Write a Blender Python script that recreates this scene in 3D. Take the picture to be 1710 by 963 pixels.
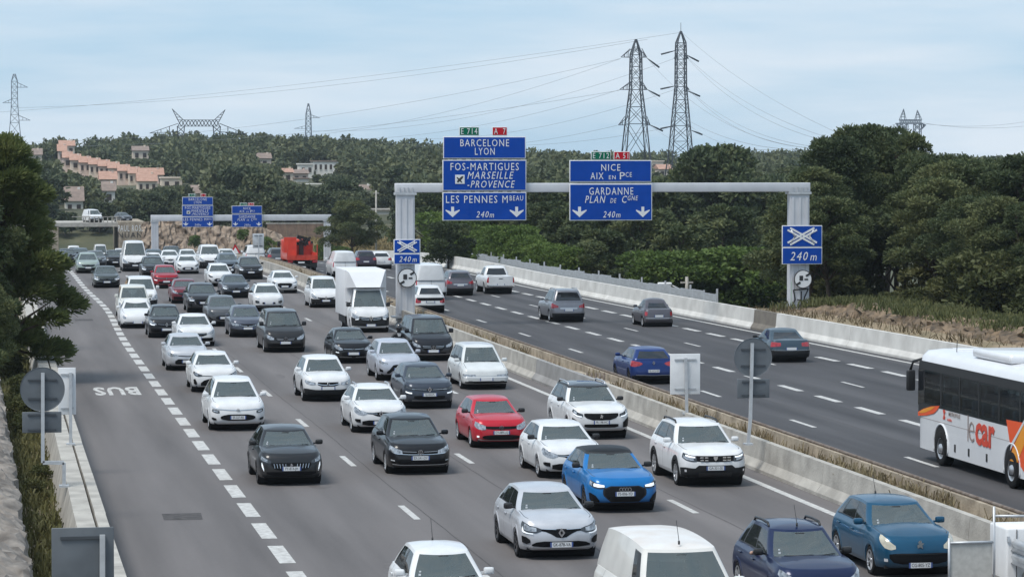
import bpy, bmesh, math, random
import numpy as np
from mathutils import Vector, Matrix
R = math.radians
scene = bpy.context.scene
COL = scene.collection
for o in list(bpy.data.objects): bpy.data.objects.remove(o)

# ------------------------------------------------------------------ camera
CAM_H, FPX = 8.8, 5000.0
PITCH = math.atan(213.5/FPX)
YAW = math.atan(873/FPX*math.cos(PITCH))
cam_d = bpy.data.cameras.new('camera'); cam = bpy.data.objects.new('camera', cam_d); COL.objects.link(cam)
cam.location = (0, 0, CAM_H); cam.rotation_euler = (math.pi/2-PITCH, 0, -YAW)
cam_d.sensor_width = 36; cam_d.lens = 36*FPX/1710; cam_d.clip_start = 1; cam_d.clip_end = 60000
scene.camera = cam
# ------------------------------------------------------------------ sky and sun
SUN_EL, SUN_AZ = 60, 238          # azimuth clockwise from +Y
w = bpy.data.worlds.new('World'); scene.world = w; w.use_nodes = True
nt = w.node_tree; nt.nodes.clear()
def wn(t): return nt.nodes.new(t)
out = wn('ShaderNodeOutputWorld'); bg = wn('ShaderNodeBackground'); sky = wn('ShaderNodeTexSky')
sky.sky_type = 'NISHITA'; sky.sun_disc = False; sky.sun_elevation = R(SUN_EL); sky.sun_rotation = R(SUN_AZ)
sky.air_density = 1.0; sky.dust_density = 0.6; sky.ozone_density = 1.6; sky.altitude = 100
tc = wn('ShaderNodeTexCoord'); mp = wn('ShaderNodeMapping'); mp.inputs['Scale'].default_value = (2.6, 2.6, 20); mp.inputs['Rotation'].default_value = (0.05, 0.03, 0.4)
nz = wn('ShaderNodeTexNoise'); nz.inputs['Scale'].default_value = 1.9; nz.inputs['Detail'].default_value = 5; nz.inputs['Roughness'].default_value = 0.55
rp = wn('ShaderNodeValToRGB'); rp.color_ramp.elements[0].position = 0.36; rp.color_ramp.elements[1].position = 0.64
rp.color_ramp.elements[0].color = (0.0, 0.0, 0.0, 1); rp.color_ramp.elements[1].color = (0.95, 0.95, 0.95, 1)
veil = wn('ShaderNodeMix'); veil.data_type = 'RGBA'; veil.inputs[0].default_value = 0.72; veil.inputs[7].default_value = (3.9, 6.1, 8.4, 1)   # thin high haze over the clear sky
mx = wn('ShaderNodeMix'); mx.data_type = 'RGBA'; mx.inputs[7].default_value = (6.7, 7.5, 8.3, 1)
nt.links.new(tc.outputs['Generated'], mp.inputs['Vector']); nt.links.new(mp.outputs[0], nz.inputs['Vector'])
nt.links.new(nz.outputs['Fac'], rp.inputs['Fac']); nt.links.new(rp.outputs[0], mx.inputs[0])
nt.links.new(sky.outputs[0], veil.inputs[6]); nt.links.new(veil.outputs[2], mx.inputs[6]); nt.links.new(mx.outputs[2], bg.inputs['Color'])
bg.inputs['Strength'].default_value = 0.10
nt.links.new(bg.outputs[0], out.inputs['Surface'])
sun_d = bpy.data.lights.new('sun', 'SUN'); sun_d.energy = 2.9; sun_d.angle = R(24); sun_d.color = (1.0, 0.955, 0.89)
sun = bpy.data.objects.new('sun', sun_d); COL.objects.link(sun)
sun.rotation_euler = (R(90-SUN_EL), 0, R(180-SUN_AZ)); sun.location = (0, 0, 60)
scene.view_settings.view_transform = 'Standard'; scene.view_settings.look = 'None'
scene.view_settings.gamma = 1; scene.view_settings.use_curve_mapping = False
scene.view_settings.exposure = 0.2
scene.render.engine = 'CYCLES'
scene.cycles.use_denoising = True
scene.cycles.max_bounces = 6; scene.cycles.transparent_max_bounces = 12; scene.cycles.glossy_bounces = 3
scene.cycles.caustics_reflective = False; scene.cycles.caustics_refractive = False

# ------------------------------------------------------------------ pixel -> place (a pixel gives a direction, the surface gives the distance)
_F = Vector((math.sin(YAW)*math.cos(PITCH), math.cos(YAW)*math.cos(PITCH), -math.sin(PITCH)))
_Rt = Vector((math.cos(YAW), -math.sin(YAW), 0)); _U = _Rt.cross(_F)
def ray(px, py): return _F + _Rt*((px-855)/FPX) + _U*((481.5-py)/FPX)
def proj(p):
    d = Vector(p)-Vector((0, 0, CAM_H)); f = d.dot(_F)
    return 855+FPX*d.dot(_Rt)/f, 481.5-FPX*d.dot(_U)/f
def prof(y):                       # height of the road along its length
    if y < 220: return 0.0
    if y < 350: return -0.0002*(y-220)**2
    d = y-350
    if d < 87: return -3.38-0.052*d+0.0003*d*d
    return -3.38-2.264
def on_road(px, py, dz=0.0):       # where the ray meets the road surface (+dz)
    r = ray(px, py); t = 20.0; zp = 1.0
    for k in range(1200):
        p = r*t; z = CAM_H+p.z-(prof(p.y)+dz)
        if z <= 0:
            t -= 0.5*z/(z-zp) if z != zp else 0
            break
        zp = z; t += 0.5
    p = r*t
    return p.x, p.y, prof(p.y)+dz
def at_y(px, py, Y):               # where the ray meets the upright plane at distance Y along the road
    r = ray(px, py); t = Y/r.y
    return r.x*t, Y, CAM_H+r.z*t

# ------------------------------------------------------------------ materials
def ramp_set(r, stops):
    e = r.color_ramp.elements
    while len(e) < len(stops): e.new(0.5)
    for k, (p, c) in enumerate(stops):
        e[k].position = p; e[k].color = (c[0], c[1], c[2], 1)
def mat(name, col, rough=0.6, metal=0.0, spec=0.5, coat=0.0, var=0.0, vscale=3.0, bump=0.0, bscale=20.0, emit=None, noise_col=None, detail=4):
    m = bpy.data.materials.new(name); m.use_nodes = True; n = m.node_tree.nodes; l = m.node_tree.links
    b = n['Principled BSDF']
    b.inputs['Base Color'].default_value = (*col, 1); b.inputs['Roughness'].default_value = rough; b.inputs['Metallic'].default_value = metal
    b.inputs['Specular IOR Level'].default_value = spec
    if coat: b.inputs['Coat Weight'].default_value = coat; b.inputs['Coat Roughness'].default_value = 0.06
    if var or noise_col:
        t = n.new('ShaderNodeTexCoord'); z = n.new('ShaderNodeTexNoise'); z.inputs['Scale'].default_value = vscale; z.inputs['Detail'].default_value = detail
        r = n.new('ShaderNodeValToRGB'); l.new(t.outputs['Object'], z.inputs['Vector']); l.new(z.outputs['Fac'], r.inputs['Fac'])
        c2 = noise_col if noise_col else tuple(min(1, c*(1+var)) for c in col); c1 = col if noise_col else tuple(c*(1-var) for c in col)
        ramp_set(r, [(0.32, c1), (0.68, c2)]); l.new(r.outputs[0], b.inputs['Base Color'])
    if bump:
        t2 = n.new('ShaderNodeTexCoord'); z2 = n.new('ShaderNodeTexNoise'); z2.inputs['Scale'].default_value = bscale; z2.inputs['Detail'].default_value = 6
        bp = n.new('ShaderNodeBump'); bp.inputs['Strength'].default_value = bump; bp.inputs['Distance'].default_value = 0.05
        l.new(t2.outputs['Object'], z2.inputs['Vector']); l.new(z2.outputs['Fac'], bp.inputs['Height']); l.new(bp.outputs[0], b.inputs['Normal'])
    if emit: b.inputs['Emission Color'].default_value = (*emit[0], 1); b.inputs['Emission Strength'].default_value = emit[1]
    return m
M = {}
def asphalt(name, c_lo, c_hi, lanes, wear):
    m = bpy.data.materials.new(name); m.use_nodes = True; n = m.node_tree.nodes; l = m.node_tree.links; b = n['Principled BSDF']
    b.inputs['Roughness'].default_value = 0.82; b.inputs['Specular IOR Level'].default_value = 0.35
    t = n.new('ShaderNodeTexCoord'); mp = n.new('ShaderNodeMapping'); mp.inputs['Scale'].default_value = (0.9, 0.05, 1)
    l.new(t.outputs['Object'], mp.inputs['Vector'])
    z = n.new('ShaderNodeTexNoise'); z.inputs['Scale'].default_value = 1.0; z.inputs['Detail'].default_value = 5; l.new(mp.outputs[0], z.inputs['Vector'])
    r = n.new('ShaderNodeValToRGB'); ramp_set(r, [(0.28, tuple(q*.80 for q in c_lo)), (0.42, c_lo), (0.72, c_hi)]); l.new(z.outputs['Fac'], r.inputs['Fac'])
    # wheel tracks along the lanes
    s = n.new('ShaderNodeSeparateXYZ'); l.new(t.outputs['Object'], s.inputs[0])
    a = n.new('ShaderNodeMath'); a.operation = 'SUBTRACT'; a.inputs[1].default_value = lanes[0]; l.new(s.outputs['X'], a.inputs[0])
    d = n.new('ShaderNodeMath'); d.operation = 'MULTIPLY'; d.inputs[1].default_value = 2*math.pi*2/lanes[1]; l.new(a.outputs[0], d.inputs[0])
    co = n.new('ShaderNodeMath'); co.operation = 'COSINE'; l.new(d.outputs[0], co.inputs[0])
    fine = n.new('ShaderNodeTexNoise'); fine.inputs['Scale'].default_value = 9; fine.inputs['Detail'].default_value = 8; l.new(t.outputs['Object'], fine.inputs['Vector'])
    ml = n.new('ShaderNodeMath'); ml.operation = 'MULTIPLY_ADD'; ml.inputs[1].default_value = wear; ml.inputs[2].default_value = 0.97; l.new(co.outputs[0], ml.inputs[0])
    ad = n.new('ShaderNodeMath'); ad.operation = 'MULTIPLY_ADD'; ad.inputs[1].default_value = 0.22; l.new(fine.outputs['Fac'], ad.inputs[0]); l.new(ml.outputs[0], ad.inputs[2])
    su = n.new('ShaderNodeMath'); su.operation = 'SUBTRACT'; su.inputs[1].default_value = 0.10; l.new(ad.outputs[0], su.inputs[0])
    v = n.new('ShaderNodeVectorMath'); v.operation = 'SCALE'; l.new(r.outputs[0], v.inputs[0]); l.new(su.outputs[0], v.inputs['Scale'])
    l.new(v.outputs[0], b.inputs['Base Color'])
    bp = n.new('ShaderNodeBump'); bp.inputs['Strength'].default_value = 0.25; bp.inputs['Distance'].default_value = 0.02
    z2 = n.new('ShaderNodeTexNoise'); z2.inputs['Scale'].default_value = 30; l.new(t.outputs['Object'], z2.inputs['Vector']); l.new(z2.outputs['Fac'], bp.inputs['Height']); l.new(bp.outputs[0], b.inputs['Normal'])
    return m
M['soil_dry'] = mat('dry_grass_soil', (0.36, 0.27, 0.16), 0.95, noise_col=(0.20, 0.15, 0.085), vscale=0.6, bump=0.5, bscale=3, detail=9)
M['asphalt_old'] = asphalt('asphalt_old', (0.115, 0.106, 0.105), (0.151, 0.139, 0.137), (6.4, 3.66), 0.09)
M['asphalt_new'] = asphalt('asphalt_new', (0.050, 0.049, 0.053), (0.078, 0.076, 0.080), (23.3, 3.5), 0.10)
M['mark'] = mat('road_paint', (0.56, 0.56, 0.54), 0.7, noise_col=(0.34, 0.33, 0.32), vscale=6, detail=8)
M['concrete'] = mat('concrete', (0.44, 0.42, 0.38), 0.85, noise_col=(0.28, 0.265, 0.24), vscale=1.4, bump=0.3, bscale=14, detail=8)
M['concrete_tan'] = mat('concrete_tan', (0.42, 0.36, 0.28), 0.9, noise_col=(0.20, 0.165, 0.125), vscale=1.8, bump=0.3, detail=8)
M['concrete_white'] = mat('concrete_white', (0.64, 0.63, 0.60), 0.8, noise_col=(0.48, 0.47, 0.445), vscale=0.9, bump=0.2, detail=8)
M['concrete_grey'] = mat('concrete_grey', (0.30, 0.295, 0.29), 0.8, noise_col=(0.22, 0.215, 0.21), vscale=1.2, detail=7)
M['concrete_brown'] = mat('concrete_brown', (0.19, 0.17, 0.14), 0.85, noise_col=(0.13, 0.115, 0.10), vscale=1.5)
M['rust'] = mat('rust_steel', (0.10, 0.07, 0.05), 0.8, noise_col=(0.19, 0.16, 0.14), vscale=5)
M['galv'] = mat('galvanised_steel', (0.50, 0.52, 0.54), 0.45, 0.35, var=0.12, vscale=4)
M['gantry'] = mat('gantry_steel', (0.56, 0.57, 0.60), 0.5, 0.15, var=0.07, vscale=1.2, detail=6)
M['sign_back'] = mat('sign_back_grey', (0.115, 0.13, 0.145), 0.6, 0.1, var=0.12, vscale=2.5)
M['sign_back_dark'] = mat('sign_rim_dark', (0.05, 0.058, 0.068), 0.6)
M['sign_white'] = mat('sign_white', (0.70, 0.71, 0.72), 0.5, var=0.05, vscale=3)
M['blue'] = mat('sign_blue', (0.003, 0.055, 0.33), 0.5, spec=0.12, var=0.08, vscale=1.5)
M['green'] = mat('sign_green', (0.0, 0.13, 0.07), 0.5, spec=.15)
M['red'] = mat('sign_red', (0.46, 0.008, 0.02), 0.5, spec=.15)
M['black'] = mat('black_plastic', (0.012, 0.012, 0.013), 0.45)
M['ink'] = mat('black_ink', (0.02, 0.02, 0.022), 0.6)
M['pylon'] = mat('pylon_steel', (0.055, 0.065, 0.08), 0.7, 0.2)
M['pylon_far'] = mat('pylon_steel_galvanised', (0.16, 0.19, 0.23), 0.7, 0.2)
M['wire'] = mat('wire_aluminium', (0.24, 0.26, 0.28), 0.6, 0.2)
def soil_mat():
    m = mat('dry_soil', (0.30, 0.23, 0.155), 0.95, noise_col=(0.13, 0.11, 0.06), vscale=0.35, bump=0.5, bscale=3, detail=9); n = m.node_tree.nodes; l = m.node_tree.links; b = n['Principled BSDF']
    src = b.inputs['Base Color'].links[0].from_socket; t = n.new('ShaderNodeTexCoord'); sx = n.new('ShaderNodeSeparateXYZ'); l.new(t.outputs['Object'], sx.inputs[0])
    fac = []
    for ax, a, c in (('Y', 446, 470), ('X', 44.5, 50)):
        mr = n.new('ShaderNodeMapRange'); mr.inputs[1].default_value = a; mr.inputs[2].default_value = c; l.new(sx.outputs[ax], mr.inputs[0]); fac.append(mr)
    mxm = n.new('ShaderNodeMath'); mxm.operation = 'MAXIMUM'; l.new(fac[0].outputs[0], mxm.inputs[0]); l.new(fac[1].outputs[0], mxm.inputs[1])
    z = n.new('ShaderNodeTexNoise'); z.inputs['Scale'].default_value = 0.12; z.inputs['Detail'].default_value = 8; l.new(t.outputs['Object'], z.inputs['Vector'])
    r = n.new('ShaderNodeValToRGB'); ramp_set(r, [(0.35, (0.040, 0.048, 0.024)), (0.62, (0.085, 0.085, 0.045)), (0.75, (0.19, 0.16, 0.10))]); l.new(z.outputs['Fac'], r.inputs['Fac'])
    mx = n.new('ShaderNodeMix'); mx.data_type = 'RGBA'; l.new(mxm.outputs[0], mx.inputs[0]); l.new(src, mx.inputs[6]); l.new(r.outputs[0], mx.inputs[7]); l.new(mx.outputs[2], b.inputs['Base Color'])
    return m
M['soil'] = soil_mat()
M['rock'] = mat('limestone', (0.34, 0.265, 0.20), 0.95, noise_col=(0.10, 0.075, 0.058), vscale=1.1, bump=0.8, bscale=2.5, detail=9)
M['rock_bank'] = mat('bank_rock', (0.235, 0.17, 0.11), 0.95, noise_col=(0.06, 0.047, 0.035), vscale=1.7, bump=0.9, bscale=3, detail=9)
M['rock_tan'] = mat('ochre_rock', (0.42, 0.28, 0.16), 0.95, noise_col=(0.24, 0.15, 0.085), vscale=0.8, bump=0.6, bscale=3, detail=8)
M['stone_grey'] = mat('grey_stone', (0.25, 0.225, 0.20), 0.95, noise_col=(0.10, 0.088, 0.078), vscale=2.2, bump=0.9, bscale=5, detail=10)
M['bark'] = mat('bark', (0.075, 0.055, 0.042), 0.95, var=0.4, vscale=4)

# ------------------------------------------------------------------ mesh helpers
class MB:
    def __init__(s): s.v = []; s.f = []; s.m = []; s.sm = []
    def face(s, idx, mi=0, smooth=False): s.f.append(tuple(idx)); s.m.append(mi); s.sm.append(smooth)
    def add(s, pts): i = len(s.v); s.v.extend([tuple(p) for p in pts]); return i
    def poly(s, pts, mi=0): i = s.add(pts); s.face(range(i, i+len(pts)), mi); return s
    def box(s, c, d, mi=0, rz=0.0):
        x, y, z = d[0]/2, d[1]/2, d[2]/2; ca, sa = math.cos(rz), math.sin(rz); P = []
        for sx, sy, sz in ((-1,-1,-1),(1,-1,-1),(1,1,-1),(-1,1,-1),(-1,-1,1),(1,-1,1),(1,1,1),(-1,1,1)):
            a, b = sx*x, sy*y; P.append((c[0]+a*ca-b*sa, c[1]+a*sa+b*ca, c[2]+sz*z))
        i = s.add(P)
        for q in ((3,2,1,0),(4,5,6,7),(0,1,5,4),(1,2,6,5),(2,3,7,6),(3,0,4,7)): s.face([i+k for k in q], mi)
        return s
    def rbox(s, c, d, r, mi=0):         # box with bevelled (chamfered) edges
        bm = bmesh.new(); bmesh.ops.create_cube(bm, size=1)
        for v in bm.verts: v.co = Vector((v.co.x*d[0], v.co.y*d[1], v.co.z*d[2]))
        bmesh.ops.bevel(bm, geom=bm.edges[:], offset=r, segments=2, affect='EDGES', profile=0.6)
        i = s.add([(v.co.x+c[0], v.co.y+c[1], v.co.z+c[2]) for v in bm.verts])
        for f in bm.faces: s.face([i+v.index for v in f.verts], mi, True)
        bm.free(); return s
    def tube(s, pts, r, n=8, mi=0, cap=True, smooth=True):
        pts = [Vector(p) for p in pts]; rr = r if isinstance(r, (list, tuple)) else [r]*len(pts); base = len(s.v)
        for k, p in enumerate(pts):
            t = (pts[min(k+1, len(pts)-1)]-pts[max(k-1, 0)]).normalized()
            a = t.cross(Vector((0, 0, 1)) if abs(t.z) < 0.95 else Vector((1, 0, 0))).normalized(); b = t.cross(a)
            s.add([p+(a*math.cos(2*math.pi*j/n)+b*math.sin(2*math.pi*j/n))*rr[k] for j in range(n)])
        for k in range(len(pts)-1):
            for j in range(n):
                j2 = (j+1) % n; s.face((base+k*n+j, base+k*n+j2, base+(k+1)*n+j2, base+(k+1)*n+j), mi, smooth)
        if cap:
            s.face([base+j for j in range(n)][::-1], mi); e = base+(len(pts)-1)*n; s.face([e+j for j in range(n)], mi)
        return s
    def bar(s, a, b, w, h=None, mi=0):  # square bar between two points
        a, b = Vector(a), Vector(b); h = h or w; t = (b-a).normalized()
        u = t.cross(Vector((0, 0, 1)) if abs(t.z) < 0.95 else Vector((1, 0, 0))).normalized(); v = t.cross(u)
        i = s.add([q+u*(sx*w/2)+v*(sy*h/2) for q in (a, b) for sx, sy in ((-1,-1),(1,-1),(1,1),(-1,1))])
        for q in ((0,1,2,3),(7,6,5,4),(0,4,5,1),(1,5,6,2),(2,6,7,3),(3,7,4,0)): s.face([i+k for k in q], mi)
        return s
    def lathe(s, prof_, n=24, axis='x', c=(0, 0, 0), mi=0, smooth=True):   # prof: (radius, along axis)
        base = len(s.v)
        for r, a in prof_:
            for j in range(n):
                t = 2*math.pi*j/n; u, v = r*math.cos(t), r*math.sin(t)
                s.v.append((c[0]+a, c[1]+u, c[2]+v) if axis == 'x' else (c[0]+u, c[1]+a, c[2]+v) if axis == 'y' else (c[0]+u, c[1]+v, c[2]+a))
        for k in range(len(prof_)-1):
            for j in range(n):
                j2 = (j+1) % n; s.face((base+k*n+j, base+k*n+j2, base+(k+1)*n+j2, base+(k+1)*n+j), mi, smooth)
        return s
    def prism(s, pts, axis, a0, a1, mi=0):    # extrude polygon: pts are the two other coordinates in xyz order
        def mk(p, a): return (a, p[0], p[1]) if axis == 'x' else (p[0], a, p[1]) if axis == 'y' else (p[0], p[1], a)
        n = len(pts); i = s.add([mk(p, a0) for p in pts]+[mk(p, a1) for p in pts])
        s.face(range(i, i+n), mi); s.face([i+n+k for k in range(n)][::-1], mi)
        for k in range(n): k2 = (k+1) % n; s.face((i+k, i+n+k, i+n+k2, i+k2), mi)
        return s
    def mesh(s, name, mats, fix=True):
        me = bpy.data.meshes.new(name); me.from_pydata(s.v, [], s.f)
        me.polygons.foreach_set('material_index', s.m); me.polygons.foreach_set('use_smooth', s.sm)
        for m in (mats if isinstance(mats, (list, tuple)) else [mats]): me.materials.append(M[m] if isinstance(m, str) else m)
        if fix:
            bm = bmesh.new(); bm.from_mesh(me); bmesh.ops.recalc_face_normals(bm, faces=bm.faces); bm.to_mesh(me); bm.free()
        me.update(); return me
    def obj(s, name, mats, parent=None, loc=None, fix=True): return link(name, s.mesh(name, mats, fix), parent, loc)
def link(name, data, parent=None, loc=None, rz=0.0):
    o = bpy.data.objects.new(name, data); COL.objects.link(o)
    if parent: o.parent = parent
    if loc is not None: o.location = loc
    if rz: o.rotation_euler = (0, 0, rz)
    return o
def tag(o, label=None, cat=None, group=None, kind=None):
    if label: o['label'] = label
    if cat: o['category'] = cat
    if group: o['group'] = group
    if kind: o['kind'] = kind
    return o
def thing(name, loc, label, cat, group=None, rz=0.0):
    o = bpy.data.objects.new(name, None); COL.objects.link(o); o.empty_display_size = 0.3
    o.location = loc; o.rotation_euler = (0, 0, rz); return tag(o, label, cat, group)
_txt = {}
def text_mesh(s, size, bold=0.0, shear=0.0, space=1.0, depth=0.004, align='CENTER', matname='sign_white', scale_x=1.0):
    k = (s, size, bold, shear, space, depth, align, matname, scale_x)
    if k in _txt: return _txt[k]
    cu = bpy.data.curves.new('t', 'FONT'); cu.body = s; cu.size = size; cu.offset = bold; cu.shear = shear; cu.space_character = space
    cu.extrude = depth/2; cu.align_x = align; cu.align_y = 'CENTER'; cu.resolution_u = 2
    o = bpy.data.objects.new('t', cu); COL.objects.link(o); dg = bpy.context.evaluated_depsgraph_get()
    me = bpy.data.meshes.new_from_object(o.evaluated_get(dg)); bpy.data.objects.remove(o); bpy.data.curves.remove(cu)
    if scale_x != 1.0:
        for v in me.vertices: v.co.x *= scale_x
    me.materials.clear(); me.materials.append(M[matname]); _txt[k] = me
    return me
def interp(x, tab):
    if x <= tab[0][0]: return tab[0][1]
    for (a, b), (c, d) in zip(tab, tab[1:]):
        if x <= c: return b+(d-b)*(x-a)/(c-a)
    return tab[-1][1]
# ================================================================== GROUND, ROADS
def sstep(a, b, x):
    t = min(1, max(0, (x-a)/(b-a))); return t*t*(3-2*t)
RIDGE = [(-60,244),(60,244),(130,250),(200,240),(300,236),(420,235),(540,241),(640,246),(740,254),(880,270),(1000,268),(1100,268),(1200,262),(1300,266),(1400,270),(1560,276),(1800,274)]
def px_of(x, y): return proj((x, y, 0))[0]
def rightb(y):                          # lateral place of the right-hand edge line
    return interp(y, [(60, 40.6), (120, 39.6), (205, 36.8), (420, 36.8)])
def ground_h(x, y):
    p = prof(y)
    # corridor
    h = p-0.08
    if x < 0.6:                         # left verge, climbs away from the road
        h += 0.10+min(2.5, max(0, (0.6-x))*0.10)*sstep(300, 60, y)
    e = rightb(y)+1.6
    if x > e:
        up = 0.95*sstep(172, 150, y); dn = -3.2*sstep(165, 230, y)*sstep(0, 14, x-e)
        h += up*sstep(0.2, 1.6, x-e)+dn*(1 if y < 330 else sstep(400, 330, y))
    if y > 400:                         # higher ground beyond the cutting
        cut = sstep(24.0, 27.0, x)+sstep(4.0, -4.0, x)
        h = h+(-1.6-h)*min(1, cut)*sstep(445, 449, y)
    if y > 468:
        h0 = -1.6; rp_ = interp(px_of(x, 950.0), RIDGE); r = ray(px_of(x, 950.0), rp_); hr = CAM_H+r.z*950/r.y-6.0
        s = min(1, (y-468)/(950-468)); hh = h0+(hr-h0)*s**1.08
        if y > 950: hh -= 0.05*(y-950)
        h = h+(hh-h)*sstep(468, 500, y)
    return h
xs = list(np.concatenate([np.linspace(-400, -30, 12), np.linspace(-24, 60, 64), np.linspace(66, 420, 34)]))
ys = list(np.concatenate([np.linspace(-40, 40, 6), np.linspace(46, 500, 150), np.linspace(512, 1000, 42), np.array([1100, 1400, 2500, 6000, 20000])]))
g = MB()
for y in ys:
    for x in xs: g.v.append((x*(1 if y < 1100 else y/1100), y, ground_h(x, min(y, 1300))))
nx = len(xs)
for j in range(len(ys)-1):
    for i in range(nx-1): g.face((j*nx+i, j*nx+i+1, (j+1)*nx+i+1, (j+1)*nx+i), 0, True)
tag(g.obj('ground', 'soil'), kind='structure')

def strip(x0, x1, y0, y1, dz, step=4.0):      # sheet following the road profile; x0/x1 may be functions of y
    m = MB(); n = max(1, int((y1-y0)/step)); f0 = x0 if callable(x0) else (lambda y: x0); f1 = x1 if callable(x1) else (lambda y: x1)
    for k in range(n+1):
        y = y0+(y1-y0)*k/n; z = prof(y)+dz; m.add([(f0(y), y, z), (f1(y), y, z)])
    for k in range(n): m.face((2*k, 2*k+1, 2*k+3, 2*k+2), 0, True)
    return m
tag(strip(1.9, 22.1, 20, 520, 0.0).obj('road', 'asphalt_old'), 'worn grey carriageway full of oncoming traffic', kind='structure')
tag(strip(22.9, lambda y: rightb(y)+1.0, 20, 430, 0.0).obj('road', 'asphalt_new'), 'dark asphalt carriageway with traffic driving away', kind='structure')
# ramp that joins from the right, far end
rm = MB(); ramp_pts = []
for k in range(25):
    t = k/24; y = 236+110*t; x = 38.4+0.2*t+26*t**2.2; ramp_pts.append((x, y))
for x, y in ramp_pts: z = ground_h(x+4, y)*0.35+prof(y)*0.65+0.15; rm.add([(x-1.2, y, z), (x+5.2, y, z)])
for k in range(24): rm.face((2*k, 2*k+1, 2*k+3, 2*k+2), 0, True)
tag(rm.obj('slip_road', 'asphalt_old'), kind='structure')

# ---- painted markings (each line is a marking under its carriageway)
roads = [o for o in bpy.data.objects if o.name.startswith('road')]
roadL, roadR = sorted(roads, key=lambda o: o.name)
def lane(px, py): return on_road(px, py)[0]
def solid(xf, wd, y0, y1, parent):
    f = xf if callable(xf) else (lambda y: xf)
    strip(lambda y: f(y)-wd/2, lambda y: f(y)+wd/2, y0, y1, 0.005).obj('edge_line', 'mark', parent)
def dashes(xf, wd, y0, y1, on, module, parent, phase=0.0):
    f = xf if callable(xf) else (lambda y: xf); y = y0+phase
    while y < y1:
        strip(lambda q: f(q)-wd/2, lambda q: f(q)+wd/2, y, y+on, 0.005, 3.0).obj('lane_dash', 'mark', parent); y += module
XL = lane(331, 738)                     # bus lane line
bus_x = lambda y: XL+0.40*math.exp(-((y-178)/22)**2)
y_a = on_road(470, 925)[1]
dashes(bus_x, 0.36, y_a-1.5-4.33*3, 300, 3.0, 4.33, roadL)
X1, X2, X3, X4 = lane(683, 855), lane(775, 765), lane(1140, 845), lane(1049, 714.6)
dashes(X1, 0.17, on_road(683, 855)[1]-14.5, 330, 3.0, 13.0, roadL)
dashes(X2, 0.17, on_road(775, 765)[1]-27.5, 330, 3.0, 13.0, roadL)
dashes(X3, 0.17, on_road(1140, 845)[1]-14.5, 330, 3.0, 13.0, roadL)
solid(X4, 0.22, 30, 420, roadL)
tap = lambda a, b: (lambda y: interp(y, [(120, b), (205, a)]))
dashes(tap(26.3, 26.8), 0.17, on_road(1320, 707)[1]-14.5-39, 330, 3.0, 13.0, roadR)
dashes(tap(29.7, 30.5), 0.30, on_road(1213, 626)[1]-1.5-55, 300, 3.0, 5.3, roadR)
dashes(tap(32.1, 33.4), 0.15, 60, 300, 3.0, 13.0, roadR)
dashes(tap(34.6, 36.8), 0.34, 61, 300, 3.0, 4.7, roadR)
solid(lambda y: rightb(y), 0.22, 30, 300, roadR)
solid(23.65, 0.18, 30, 300, roadR)
# BUS marking (reads for oncoming drivers)
bx, by, _ = on_road(195, 652)
t = link('road_lettering', text_mesh('BUS', 1.0, 0.035, 0, 1.12, 0.0, matname='mark'), roadL, (bx, by, 0.006), math.pi)
t.scale = (0.95, 5.3, 1)
M['oil'] = mat('oil_stain', (0.085, 0.075, 0.072), 0.7, noise_col=(0.115, 0.102, 0.098), vscale=4)
# asphalt repair patch
px_, py_, _ = on_road(305, 862)
MB().poly([(px_-0.5, py_-0.65, 0.005), (px_+0.45, py_-0.7, 0.005), (px_+0.5, py_+0.7, 0.005), (px_-0.48, py_+0.65, 0.005)]).obj('asphalt_patch', mat('patch', (0.055, 0.05, 0.05), 0.9, var=0.4, vscale=5), roadL)
px_, py_, _ = on_road(140, 534)
MB().poly([(px_-0.5, py_-0.9, 0.005), (px_+0.5, py_-0.9, 0.005), (px_+0.5, py_+0.9, 0.005), (px_-0.5, py_+0.9, 0.005)]).obj('asphalt_patch', bpy.data.materials['patch'], roadL)

# ================================================================== CONCRETE BARRIERS (cast in lengths)
def barrier(name, label, xf, y0, y1, seg, prof2d, matf, gap=0.02, side=1, cat='barrier', seg_name='barrier_segment'):
    root = thing(name, (xf(y0), y0, prof(y0)), label, cat); y = y0; k = 0
    while y < y1-0.1:
        ye = min(y+seg, y1); m = MB(); a, b = y+gap/2, ye-gap/2; n = len(prof2d)
        ja, jb = random.uniform(-.006, .006), random.uniform(-.006, .006)
        i = m.add([(xf(a)-xf(y0)+side*u+ja, a-y0, prof(a)-prof(y0)+v) for u, v in prof2d]); m.add([(xf(b)-xf(y0)+side*u+jb, b-y0, prof(b)-prof(y0)+v) for u, v in prof2d])
        m.face(range(i, i+n)); m.face([i+n+q for q in range(n)][::-1])
        for q in range(n): q2 = (q+1) % n; m.face((i+q, i+n+q, i+n+q2, i+q2))
        mm = matf(k, y); o = m.obj(seg_name, mm, root)
        y = ye; k += 1
    return root
random.seed(4)
NJ = [(-0.30, -0.1), (-0.30, 0.09), (-0.14, 0.30), (-0.09, 0.85), (0.09, 0.85), (0.14, 0.30), (0.30, 0.09), (0.30, -0.1)]
XB = lane(1243.6, 778.6)+0.30
barrier('median_barrier', 'long smooth grey concrete median wall beside the oncoming lanes', lambda y: XB, 52, 330, 6.0, NJ,
        lambda k, y: 'concrete_grey' if (k in (9, 10, 15, 22)) else 'concrete')
XB2 = XB+1.28
LOW = [(-0.16, -0.1), (-0.13, 0.80), (0.13, 0.80), (0.16, -0.1)]
barrier('median_barrier', 'stained low tan median wall topped by a rusty rail beside the dark carriageway', lambda y: XB2, 52, 330, 2.5, LOW, lambda k, y: 'concrete_tan')
rl = thing('guard_rail', (XB2, 52, 0.80), 'thin rusty steel rail running along the top of the tan median wall', 'rail')
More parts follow.
